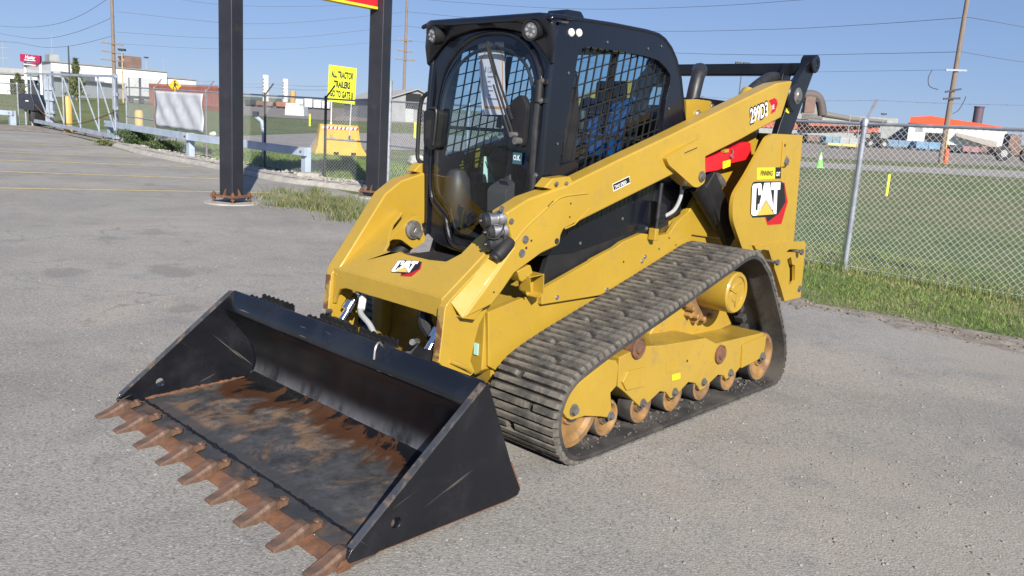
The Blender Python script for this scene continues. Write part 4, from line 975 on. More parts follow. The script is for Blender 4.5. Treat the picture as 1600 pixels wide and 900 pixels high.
# power lines: every cable is one object
def cable(label, pts, Y, r, sag=0.0):
    P = [at(u, v, y) for (u, v), y in zip(pts, Y)]; mb = MB(); off = P[0]
    mb.tube([p - off for p in catmull([tuple(p) for p in P], 10)], r, 4); O("power_line", mb, MAT['cable'], label=label, cat="power line", group="power lines across the sky", loc=off)
cable("cable from the left edge rising to the left utility pole, uppermost of three", ((-80, 32), (20, 42), (80, 39), (130, 22), (180, -10)), (100, 98, 95, 93, 92), .022)
cable("cable from the left edge sagging to the left utility pole, middle of three", ((-80, 36), (20, 56), (70, 60), (120, 50), (179, 26)), (100, 98, 95, 93, 92), .022)
cable("cable from the left edge sagging to the left utility pole, lowest of three", ((-80, 60), (20, 66), (70, 74), (120, 70), (180, 55)), (100, 98, 95, 93, 92), .022)
cable("cable between the left and the middle utility pole, uppermost below the red sign", ((182, 18), (300, 31), (380, 37), (480, 34), (630, 19)), (92, 95, 98, 101, 105), .022)
cable("cable between the left and the middle utility pole, second from the top", ((182, 50), (300, 58), (380, 60), (480, 57), (630, 40)), (92, 95, 98, 101, 105), .022)
cable("cable between the left and the middle utility pole, lowest of three", ((181, 68), (300, 75), (390, 77), (480, 75), (630, 62)), (92, 95, 98, 101, 105), .018)
cable("cable at the left top from the pole toward the red sign", ((182, -20), (300, 2), (380, 9), (480, 10), (560, 6), (632, -6)), (92, 95, 98, 101, 103, 105), .02)
cable("cable from the middle utility pole over the cab roof, topmost", ((633, -4), (720, 4), (900, 14), (1100, 10), (1300, -4), (1500, -20)), (105, 100, 92, 82, 72, 65), .02)
cable("cable from behind the cab to the leaning pole, highest on the right", ((632, 18), (800, 34), (1000, 48), (1200, 46), (1360, 38), (1512, 27)), (105, 99, 90, 80, 72, 65), .022)
cable("cable from behind the cab to the leaning pole, middle on the right", ((632, 40), (800, 62), (1000, 80), (1200, 86), (1360, 84), (1503, 81)), (105, 99, 90, 80, 72, 65), .022)
cable("cable from behind the cab to the leaning pole, lowest on the right", ((632, 62), (800, 84), (1000, 104), (1200, 112), (1360, 111), (1495, 109)), (105, 99, 90, 80, 72, 65), .014)
cable("cable leaving the leaning pole to the right, upper of two", ((1512, 27), (1560, 35), (1640, 50)), (65, 64, 63), .022)
cable("cable leaving the leaning pole to the right, lower of two", ((1503, 81), (1560, 91), (1640, 103)), (65, 64, 63), .02)

# ------------------------------------------------------------------ grass and weeds
def blades(name, pts, h, w, lean, mat, tone, label=None, cat=None, kind='stuff', two=True):
    P = np.asarray(pts); n = len(P); H = h * rng.uniform(.45, 1.25, n); A = rng.uniform(0, 2 * np.pi, n); L = lean * rng.uniform(.1, 1.2, n) * H
    B = rng.uniform(0, 2 * np.pi, n); W = w * rng.uniform(.6, 1.3, n)
    dx, dy = np.cos(A) * W / 2, np.sin(A) * W / 2; lx, ly = np.cos(B) * L, np.sin(B) * L
    V = np.zeros((n, 5, 3))
    V[:, 0] = P - np.stack([dx, dy, 0 * dx], 1); V[:, 1] = P + np.stack([dx, dy, 0 * dx], 1)
    mid = P + np.stack([lx * .35, ly * .35, H * .6], 1)
    V[:, 2] = mid + np.stack([dx, dy, 0 * dx], 1) * .8; V[:, 3] = mid - np.stack([dx, dy, 0 * dx], 1) * .8
    V[:, 4] = P + np.stack([lx, ly, H], 1)
    me = bpy.data.meshes.new(name); i = np.arange(n) * 5
    loops = np.stack([i, i + 1, i + 2, i + 3, i + 3, i + 2, i + 4], 1).reshape(-1)
    me.vertices.add(n * 5); me.vertices.foreach_set("co", V.reshape(-1)); me.loops.add(n * 7); me.loops.foreach_set("vertex_index", loops)
    me.polygons.add(n * 2); st_ = np.stack([np.arange(n) * 7, np.arange(n) * 7 + 4], 1).reshape(-1); me.polygons.foreach_set("loop_start", st_)
    at_ = me.attributes.new("tone", 'FLOAT', 'POINT'); tn = np.repeat(np.clip(tone if hasattr(tone, '__len__') else rng.uniform(0, 1, n) * tone, 0, 1), 5); at_.data.foreach_set("value", tn)
    me.update(calc_edges=True); me.materials.append(mat); o = bpy.data.objects.new(name, me); COL.objects.link(o); return tag(o, label, cat, None, kind)
def lnoise(x, y): return .5 + .25 * np.sin(2.1 * x + 1.3 * y) + .15 * np.sin(5.3 * x - 3.1 * y + 2) + .1 * np.sin(9.7 * x + 8.1 * y)
# verge on the right between asphalt and fence, and a little beyond it
pts = []; tones = []
N = 260000; X = rng.uniform(-2, 10.5, N); Yv = rng.uniform(2.5, 15, N)
for x, y in zip(X, Yv):
    e = edge_x(y); d = x - e
    fx = 4.4 + (10.64 - y) * .678 / .735                       # the fence line
    if d < .12: continue
    beyond = x > fx + .1
    dens = min(1, max(0, (d - .16) / .95)) ** 1.3 * (.35 + .65 * lnoise(x, y)); dens *= .55 if beyond else 1.0
    if beyond and (x - fx) > 3.5: continue
    if rng.random() < dens: 
        pts.append((x, y, T(y))); tones.append(np.clip(.25 + .6 * (1 - lnoise(x * .7, y * .7)) + rng.normal(0, .26) + (.28 if abs(x - fx) < .5 else 0) - (.12 if d < 1.6 else 0), 0, 1))
pts = np.array(pts); tones = np.array(tones)
blades("grass", pts, .046, .0065, 1.2, MAT['blade'], tones)
# tall dry grass along the fence foot
pts = []
for _ in range(5200):
    t = rng.uniform(-10, 9); o = rng.normal(0, .16); p = Vector((4.4, 10.64, 0)) + fdir * t + fn * o
    pts.append((p.x, p.y, T(p.y)))
blades("tall_grass", np.array(pts), .20, .006, .6, MAT['blade'], np.clip(rng.normal(.62, .22, len(pts)), 0, 1))
# short turf seen through the left fence
pts = []
for _ in range(42000):
    s = rng.random(); k = rng.integers(0, 5); p = lp[k].lerp(lp[k + 1], s); p = p + Vector((.643, .766, 0)) * rng.uniform(.0, 5.0)
    if rng.random() < lnoise(p.x, p.y) + .1: pts.append((p.x, p.y, T(p.y)))
blades("short_turf", np.array(pts), .11, .016, .8, MAT['blade'], np.clip(rng.normal(.38, .2, len(pts)), 0, 1))
# weed patches
def weeds(name, label, cpx, rad, n, h, kind, mat, mean=.4, cat="weeds"):
    pts = []; c = [G(*p) for p in cpx]; c = c + [q + Vector((rng.normal(0, rad), rng.normal(0, rad), 0)) for q in c for _ in range(4)]; rad = rad * .42
    for _ in range(n):
        q = c[rng.integers(0, len(c))]; a = rng.uniform(0, 6.28); r_ = abs(rng.normal(0, rad)); x, y = q.x + math.cos(a) * r_ * 1.2, q.y + math.sin(a) * r_
        pts.append((x, y, T(y)))
    return blades(name, np.array(pts), h, .012, .9, mat, np.clip(rng.normal(mean, .22, n), 0, 1), label, cat, kind)
weeds("weed_patch", None, ((470, 312), (490, 316), (505, 320), (520, 322), (540, 328), (552, 336), (562, 340), (530, 334), (500, 326)), .40, 6200, .16, 'stuff', MAT['weed'], .5)
weeds("weed_patch", None, ((455, 318), (462, 322)), .16, 700, .12, 'stuff', MAT['weed'], .8)
def leafy(name, label, cat, c, n, rx, rz, leaf, mat, stems=14):
    root = E(name, c, label, cat); mb = MB()
    for k in range(stems):
        a = rng.uniform(0, 6.28); r_ = rx * rng.uniform(.3, 1); mb.tube(catmull([(0, 0, -.05), (math.cos(a) * r_ * .5, math.sin(a) * r_ * .3, rz * .5), (math.cos(a) * r_, math.sin(a) * r_ * .6, rz * rng.uniform(.5, 1))], 4), [.012] * 8 + [.004], 5)
    O("stem", mb, MAT['wood'], root)
    pts = []
    while len(pts) < n:
        p = rng.normal(0, .45, 3); 
        if np.linalg.norm(p) > 1: continue
        pts.append((p[0] * rx * (1 + .3 * math.sin(6 * p[2])), p[1] * rx * .6, max(.02, (p[2] * .5 + .5) * rz)))
    o = blades("foliage", np.array(pts), leaf, leaf * .35, 1.2, mat, np.clip(rng.normal(.4, .25, n), 0, 1)); o.parent = root; return root
b_ = G(222, 230); leafy("bush", "dark green feathery bush at the kerb under the tarp", "bush", b_, 5200, .85, .62, .075, MAT['bush'])
b_ = G(262, 238); leafy("bush", "lower spreading green bush right of the feathery one", "bush", b_, 3200, .75, .36, .07, MAT['bush'])
b_ = G(163, 228); leafy("weed_tuft", "small green weed tuft on the asphalt below the gate", "weed tuft", b_, 500, .35, .18, .08, MAT['weed'], 5)
# far trees
def tree(label, u, vb, vt, Y, spread, n, mat=MAT['weed']):
    p = gy(u, Y); h = zt(u, vt, Y); r = E("tree", p, label, "tree"); mb = MB(); mb.cyl((0, 0, -.3), (0, 0, h * .8), .16, .04, n=8)
    for k in range(7):
        a = rng.uniform(0, 6.28); z = h * rng.uniform(.25, .7); mb.cyl((0, 0, z), (math.cos(a) * spread * .7, math.sin(a) * spread * .7, z + h * .12), .05, .015, n=6)
    O("trunk", mb, MAT['wood'], r); pts = []
    while len(pts) < n:
        z = rng.uniform(.12, 1); rr = spread * (1.05 - z) * rng.uniform(.1, 1) * (1 + .35 * math.sin(17 * z)); a = rng.uniform(0, 6.28); pts.append((math.cos(a) * rr, math.sin(a) * rr, z * h * .97))
    o = blades("crown", np.array(pts), .32, .12, 1.3, mat, np.clip(rng.normal(.35, .25, n), 0, 1)); o.parent = r; o["kind"] = "thing"
tree("dark green conical tree before the white warehouse, behind the gate", 122, 140, 92, 100, 1.3, 2600)
tree("low olive bush tree beside the fuel sign's legs", 32, 130, 116, 108, 1.3, 700)

# ================================================================== the loader
LD = E("track_loader", (TX, TY, 0), "yellow compact track loader with black cab, rubber tracks and a toothed black bucket", "track loader", rz=YAW)
YEL, BLK = MAT['yellow'], MAT['black']

# ---------------------------------------------------------------- tracks
tp_ = [(-.95, 0), (-.6, 0), (-.2, 0), (.2, 0), (.6, 0), (.95, 0), (1.10, .028), (1.19, .11), (1.235, .22), (1.236, .31), (1.20, .40), (1.13, .468), (1.02, .518), (.82, .583), (.42, .698), (0, .823), (-.27, .905),
       (-.41, .948), (-.52, .962), (-.62, .938), (-.71, .878), (-.80, .80), (-.98, .57), (-1.09, .41), (-1.15, .29), (-1.172, .18), (-1.15, .085), (-1.08, .022)]
tc = catmull([(a, 0, b) for a, b in tp_], 14, True)
tl = [0.0]
for a, b in zip(tc, tc[1:] + tc[:1]): tl.append(tl[-1] + (b - a).length)
TLEN = tl[-1]; tcl = tc + [tc[0]]
def tpos(s):
    s %= TLEN; i = int(np.searchsorted(tl, s) - 1); i = max(0, min(i, len(tc) - 1)); t = (s - tl[i]) / max(1e-9, tl[i + 1] - tl[i])
    p = tcl[i].lerp(tcl[i + 1], t); d = (tcl[i + 1] - tcl[i]).normalized(); return p, d, Vector((d.z, 0, -d.x))   # outward normal (path runs +x along the ground)
LUGH, BT = .024, .030
NROW = 122; PITCH_ = TLEN / NROW
YI, YO = .500, .948
def make_track(sg):
    tr = MB(); N = 336; prof = []
    for i in range(N):
        p, d, n = tpos(TLEN * i / N); nt_ = .004 * (1 if (i // 2) % 2 else 0)
        o = p - n * LUGH; q = p - n * (LUGH + BT)
        g = lambda v, y: (v.x, sg * y, v.z)
        prof.append([g(o + n * nt_, YO - .006), g(o, YO - .02), g(o, YI + .01), g(o - n * .008, YI), g(q, YI), g(q, YI + .13), g(q - n * .004, YI + .14), g(q - n * .004, YI + .17), g(q, YI + .18), g(q, YO - .17), g(q - n * .006, YO - .155), g(q - n * .006, YO - .13), g(q, YO - .115), g(q, YO - .05), g(q + n * .004, YO), g(o - n * .008, YO + nt_ * .8), g(o + n * nt_, YO - .006)])
    prof.append(prof[0]); tr.grid(prof)
    to = O("rubber_track", tr, MAT['rubber'], LD, smooth=50)
    # drive lugs inside, one joined piece
    dl = MB()
    for i in range(NROW // 2):
        p, d, n = tpos(TLEN * i / (NROW // 2)); c = p - n * (LUGH + BT + .022); R = Matrix((d, Vector((0, 1, 0)), n)).transposed()
        dl.box((c.x, sg * .67, c.z), (.05, .07, .05), R)
    tag(O("drive_lugs", dl, MAT['rubber'], to, bevel=.006), kind='stuff')
    return to
def lug_mesh(w):
    b = MB(); a, t = .0170, .0134
    sec = [(-a, -.004), (-a, .008), (-t, LUGH), (t, LUGH), (a, .008), (a, -.004)]
    rows = []
    for y, k in ((-w / 2, .55), (-w / 2 + .012, 1), (w / 2 - .012, 1), (w / 2, .55)):
        rows.append([(x * (.9 if k < 1 else 1), y, z if z < 0 else z * k) for x, z in sec])
    b.grid(rows); b.add(rows[0], [tuple(range(6))]); b.add(rows[-1], [tuple(reversed(range(6)))])
    me = b.mesh("tread_bar"); me.materials.append(MAT['lug']); 
    me.polygons.foreach_set("use_smooth", [True] * len(me.polygons)); me.set_sharp_from_angle(angle=math.radians(35)); return me
trL = make_track(1)
gaps = (.655, None, None, .78, None, None)                       # the gap wanders from bar to bar
cache = {}
allr = MB()
for k in range(NROW):
    p, d, n = tpos(k * PITCH_); gph = gaps[k % 6]; R = Matrix((d, Vector((0, 1, 0)), n)).transposed().to_4x4()
    segs = [(YI + .004, gph - .016), (gph + .016, YO + .002)] if gph else [(YI + .004, YO + .002)]
    for a, b in segs:
        w = round(b - a, 3)
        if w not in cache: cache[w] = lug_mesh(w)
        o = bpy.data.objects.new("tread_bar", cache[w]); COL.objects.link(o); o.parent = trL
        q = p - n * LUGH; jit = rng.normal(0, .0012)
        o.matrix_local = Matrix.Translation((q.x + jit, (a + b) / 2, q.z)) @ R
        me = cache[w]; allr.add([(Matrix.Translation((q.x, -(a + b) / 2, q.z)) @ R) @ v.co for v in me.vertices], [tuple(f.vertices) for f in me.polygons])
trR = make_track(-1)
# grit caught on the inside of the belt
gv = MB()
for _ in range(420):
    x = rng.uniform(-.95, 1.08); y = rng.uniform(.55, .93); r_ = rng.uniform(.004, .016) if y < .86 else rng.uniform(.003, .008)
    z = LUGH + BT + r_ * .3 + .001
    r_ *= .7; gv.box((x, y, z), (r_ * 2, r_ * 1.6, r_ * 1.1), Matrix.Rotation(rng.uniform(0, 3), 3, 'Z') @ Matrix.Rotation(rng.uniform(-.4, .4), 3, 'X'))
tag(O("packed_grit", gv, M("packed_mud", (.115, .10, .085), .95, var=.4, scale=30), trL, smooth=0, fix=False), kind='stuff')
tag(O("tread_bars", allr, MAT['lug'], trR, smooth=35, fix=False), kind='stuff')

def roller(parent, x, z, r, y0, y1, bolt=True, name="roller", face=None):
    mb = MB(); s = 1 if y1 > 0 else -1; L = abs(y1 - y0)
    mb.lathe((x, y0, z), (0, s, 0), [(0, r * .5), (0.001, r * .94), (.008, r), (L * .30, r), (L * .32, r * .68), (L * .66, r * .68), (L * .68, r), (L - .008, r), (L, r * .95), (L - .001, r * .80), (L - .02, r * .72), (L - .02, r * .34), (L, r * .3)], 32)
    o = O(name, mb, MAT['rubber'], parent)
    fc = MB(); fc.lathe((x, y0 + s * (L - .020), z), (0, s, 0), [(0, r * .97), (.012, r * .985), (.0215, r * .94), (.0225, r * .80), (.012, r * .74), (.002, r * .70), (.0, r * .40), (.016, r * .36), (.018, r * .001)], 32)
    O("roller_face", fc, MAT['worn_orange'], o)
    return o
def hexbolt(parent, c, d, r=.016, h=.014, mat=None, name="bolt", washer=True):
    mb = MB(); c = Vector(c); d = Vector(d).normalized()
    if washer: mb.cyl(c, c + d * .004, r * 1.45, n=16)
    mb.cyl(c + d * .003, c + d * h, r, n=6); return O(name, mb, mat or MAT['boltgrey'], parent)

fp = MP
z7o, z7s = (740, 360), 2.3685
def undercarriage(s, detail=True):
    Y = .872
    main = side(Y, [(540, 470), (600, 440), (640, 428), (700, 425), (860, 398), (900, 418), (1075, 378), (1065, 468), (985, 510), (968, 532), (935, 552), (925, 538), (905, 536), (885, 555), (860, 580), (838, 592), (820, 566), (795, 563), (775, 585), (752, 610), (728, 622), (712, 600), (690, 597), (668, 618), (650, 636), (618, 655), (560, 600), (535, 580)], z7o, z7s)
    fm = MB(); fm.xz(main, s * .60, s * Y); fr = O("track_frame", fm, MAT['yellow_dirty'] , LD, bevel=.006)
    front = side(Y + .016, [(345, 612), (362, 588), (500, 478), (528, 480), (540, 505), (505, 600), (470, 588), (505, 640), (488, 692), (470, 690), (415, 690), (365, 702), (345, 695), (328, 678)], z7o, z7s)
    front = side(Y + .016, [(345, 612), (362, 588), (500, 478), (528, 480), (538, 500), (530, 575), (508, 600), (512, 660), (495, 694), (470, 690), (412, 688), (362, 703), (345, 695), (328, 670)], z7o, z7s)
    fm = MB(); fm.xz(front, s * .64, s * (Y + .016)); O("idler_guard", fm, YEL, LD, bevel=.006)
    # raised plates on the frame
    fm = MB(); fm.xz(side(Y, [(565, 520), (630, 505), (628, 575), (560, 590), (545, 560)], z7o, z7s), s * (Y - .01), s * (Y + .012)); O("cover_plate", fm, YEL, fr, bevel=.004)
    fm = MB(); fm.xz(side(Y, [(712, 490), (770, 480), (770, 515), (712, 528)], z7o, z7s), s * (Y - .01), s * (Y + .004)); O("cover_plate", fm, YEL, fr, bevel=.002)
    fm = MB(); fm.xz(side(Y, [(990, 422), (1078, 385), (1066, 466), (985, 508)], z7o, z7s), s * (Y - .01), s * (Y + .014)); O("end_plate", fm, YEL, fr, bevel=.004)
    if s > 0:
        fm = MB(); fm.xz(side(Y, [(735, 535), (763, 528), (763, 548), (735, 555)], z7o, z7s), Y - .005, Y + .003); O("yellow_sticker", fm, MAT['fluor'], fr)
    # upper arm of the frame that climbs to the drive
    up = [(.10, .44), (.0, .56), (-.12, .68), (-.30, .80), (-.52, .80), (-.66, .66), (-.80, .50), (-.9, .40), (-.5, .36)]
    fm = MB(); fm.xz(up, s * .52, s * .66); O("drive_support", fm, MAT['yellow_dirty'], LD, bevel=.012)
    for u, v in ((606, 435), (910, 458)):
        x, z = side(Y, [(u, v)], z7o, z7s)[0]; fm = MB()
        fm.lathe((x, s * (Y - .05), z), (0, s, 0), [(0, .058), (.064, .058), (.068, .052), (.062, .046), (.062, .03), (.072, .026), (.074, 0.001)], 24); O("axle_cap", fm, MAT['rust'], fr)
    fm = MB(); x, z = side(Y, [(790, 483)], z7o, z7s)[0]; fm.cyl((x, s * Y, z), (x, s * (Y + .002), z), .008, n=10); O("drain_hole", fm, MAT['opening'], fr)
    bz = side(Y, [(498, 673), (626, 633), (743, 598), (850, 568), (948, 540)], z7o, z7s)
    for i, (x, z) in enumerate(bz):
        ro = roller(LD, x, .160, .101, s * .60, s * .862)
        hexbolt(ro, (x, s * (Y + (.016 if i == 0 else 0)), .178), (0, s, 0), .018, .018)
    ri = roller(LD, 1.005, .262, .20, s * .58, s * .868, name="front_idler")
    hexbolt(ri, (1.03, s * (Y + .016), .275), (0, s, 0), .022, .02)
    rr = roller(LD, -.945, .215, .165, s * .58, s * .868, name="rear_idler")
    hexbolt(rr, (-.915, s * (Y + .014), .227), (0, s, 0), .02, .02)
    # sprocket, drive hub
    sx_, sz_ = -.435, .705
    fm = MB(); fm.lathe((sx_, s * .50, sz_), (0, s, 0), [(0, .16), (.13, .16), (.135, .125), (.20, .125), (.21, .128), (.40, .126), (.41, .118), (.408, .10), (.398, .098), (.398, .06), (.404, .055), (.404, .001)], 36); hub = O("drive_hub", fm, MAT['yellow_dirty'], LD)
    for k in range(3):
        a = k * 2.1 + .4; fm = MB(); fm.bar((sx_, s * .905, sz_), (sx_ + .085 * math.cos(a), s * .905, sz_ + .085 * math.sin(a)), .018, .008, up=(0, 1, 0)); O("hub_rib", fm, YEL, hub)
    tooth = []
    NT = 15
    for k in range(NT):
        a0 = 2 * math.pi * k / NT
        for da, r in ((-.16, .185), (-.10, .215), (-.06, .235), (.06, .235), (.10, .215), (.16, .185)): tooth.append((sx_ + r * math.cos(a0 + da), sz_ + r * math.sin(a0 + da)))
    fm = MB(); fm.xz(tooth, s * .655, s * .70); spk = O("sprocket", fm, MAT['worn_orange'], LD, bevel=.006)
    for k in range(NT):
        a0 = 2 * math.pi * (k + .5) / NT; fm = MB(); c = Vector((sx_ + .20 * math.cos(a0), s * .64, sz_ + .20 * math.sin(a0)))
        fm.lathe(c, (0, s, 0), [(0, .018), (.085, .018), (.09, .012)], 10); O("sprocket_pin", fm, MAT['worn_orange'], spk)
    return fr
undercarriage(1); undercarriage(-1)

# ---------------------------------------------------------------- chassis
z3o, z3s = (670, 300), 3.0
ch = MB(); ch.xz([(1.10, .22), (1.17, .36), (1.17, .66), (.9, .76), (.0, .98), (-.40, 1.10), (-1.30, 1.10), (-1.45, .9), (-1.45, .40), (-1.2, .24)], -.455, .455)
CH = O("chassis", ch, MAT['yellow_dirty'], LD, bevel=.01)
z8o, z8s = (740, 240), 3.75
for s in (1, -1):
    Yp = .475
    low = [(1.21, .42), (1.235, .70)] + side(Yp, [(400, 800)], z8o, z8s) + [(.40, .86), (-.05, .99), (-.30, 1.02), (-.36, 1.09), (-.50, 1.16), (-.86, .95), (-1.0, .6), (-1.0, .30), (1.0, .30)]
    mb = MB(); mb.xz(low, s * .44, s * Yp); O("side_plate", mb, YEL, LD, bevel=.006)
    Yq = .505
    rem = side(Yq, [(400, 798), (690, 633), (700, 622), (830, 553), (872, 520), (985, 468), (1040, 474), (1085, 480), (1150, 467), (1192, 402), (1262, 338), (1290, 420), (1270, 520), (960, 720), (740, 832), (400, 886)], z8o, z8s)
    mb = MB(); mb.xz(rem, s * .47, s * Yq); sp = O("access_panel", mb, YEL, LD, bevel=.005)
    for (u, v) in ((488, 842), (780, 797), (985, 630), (1003, 604)):
        x, z = side(Yq, [(u, v)], z8o, z8s)[0]; hexbolt(sp, (x, s * Yq, z), (0, s, 0), .009, .008, MAT['zinc'])
    for (u, v) in ((878, 634), (1086, 558), (1185, 535), (1145, 494)):
        x, z = side(Yq, [(u, v)], z8o, z8s)[0]; mb = MB(); mb.cyl((x, s * Yq, z), (x, s * (Yq + .002), z), .006, n=8); O("bolt_hole", mb, MAT['opening'], sp)
    # front corner box and toe plate
    mb = MB(); mb.prism([(.455, .40), (.455, .70), (.40, .715), (.36, .70), (.36, .44), (.40, .36)], 1.16, 1.235, lambda p, q, t: (t, s * p, q)); O("corner_box", mb, YEL, LD, bevel=.008)
    # small open box and latch above the plate
    bx_ = side(.56, [(320, 722), (405, 703), (405, 735), (402, 820), (370, 846), (326, 812)], z8o, z8s)
    hole_ = [((p[0] - .955) * .78 + .955, (p[1] - .83) * .72 + .845) for p in side(.56, [(330, 725), (398, 715), (395, 800), (365, 830), (335, 805)], z8o, z8s)]
    mb = MB(); mb.xz(bx_, s * .49, s * .50)
    for i in range(len(bx_)):
        if i in (4,): continue
        a, b = bx_[i], bx_[(i + 1) % len(bx_)]; mb.bar((a[0], s * .53, a[1]), (b[0], s * .53, b[1]), .008, .07, up=(0, 1, 0)) if False else mb.add([(a[0], s * .49, a[1]), (b[0], s * .49, b[1]), (b[0], s * .57, b[1]), (a[0], s * .57, a[1])], [(0, 1, 2, 3)])
    ob = O("step_pocket", mb, YEL, LD, smooth=0); md = ob.modifiers.new("thickness", 'SOLIDIFY'); md.thickness = .006
    mb = MB(); mb.xz(side(.55, [(262, 690), (340, 652), (356, 702), (290, 757), (275, 740)], z8o, z8s), s * .47, s * .545); O("stop_block", mb, YEL, LD, bevel=.008)
    # black engine-side panel behind the arm
    mb = MB(); mb.xz([(.85, .76), (.74, 1.10), (-.25, 1.36), (-.34, 1.0), (-.02, .98), (.45, .86)], s * .42, s * .455); bp = O("black_side_panel", mb, MAT['blackmatte'], LD, bevel=.004)
    for (u, v) in ((868, 380), (620, 524), (1012, 437)):
        x, z = side(.455, [(u, v)], z8o, z8s)[0]; hexbolt(bp, (x, s * .455, z), (0, s, 0), .009, .008, MAT['boltgrey'])
    mb = MB()
    for k in range(22):
        t = k / 21; x = .66 - .86 * t; z = 1.085 + .225 * t; mb.box((x, s * .457, z), (.006, .006, .06))
    tag(O("louvre_slots", mb, MAT['opening'], bp), kind='stuff')
    # gas strut
    mb = MB(); mb.cyl((-.055, s * .55, 1.33), (-.048, s * .55, 1.12), .013, n=12); mb.cyl((-.052, s * .55, 1.14), (-.046, s * .55, 1.06), .009, n=10); O("gas_strut", mb, MAT['zinc'] if False else MAT['rubberhose'], LD)
    mb = MB(); mb.box((-.045, s * .535, 1.03), (.035, .05, .07)); O("strut_bracket", mb, YEL, LD, bevel=.005)
    mb = MB(); mb.xz(rnd_poly([(-.07, 1.07), (-.16, 1.08), (-.17, 1.20), (-.09, 1.22)], .02), s * .46, s * .53); ho = O("plug_housing", mb, MAT['blackmatte'], LD, bevel=.004)
    mb = MB()
    for k in range(4): mb.box((-.12, s * .533, 1.10 + k * .03), (.07, .008, .012))
    O("housing_rib", mb, MAT['blackmatte'], ho)
    mb = MB(); mb.tube(catmull([(-.17, s * .52, 1.13), (-.24, s * .54, 1.17), (-.28, s * .55, 1.26), (-.27, s * .55, 1.36)], 6), .012, 8); O("grey_hose", mb, MAT['greypipe'], LD)
    mb = MB(); mb.tube(catmull([(-.27, s * .56, 1.30), (-.40, s * .57, 1.31), (-.46, s * .56, 1.22), (-.6, s * .52, 1.20)], 6), .011, 8); O("black_hose", mb, MAT['rubberhose'], LD)

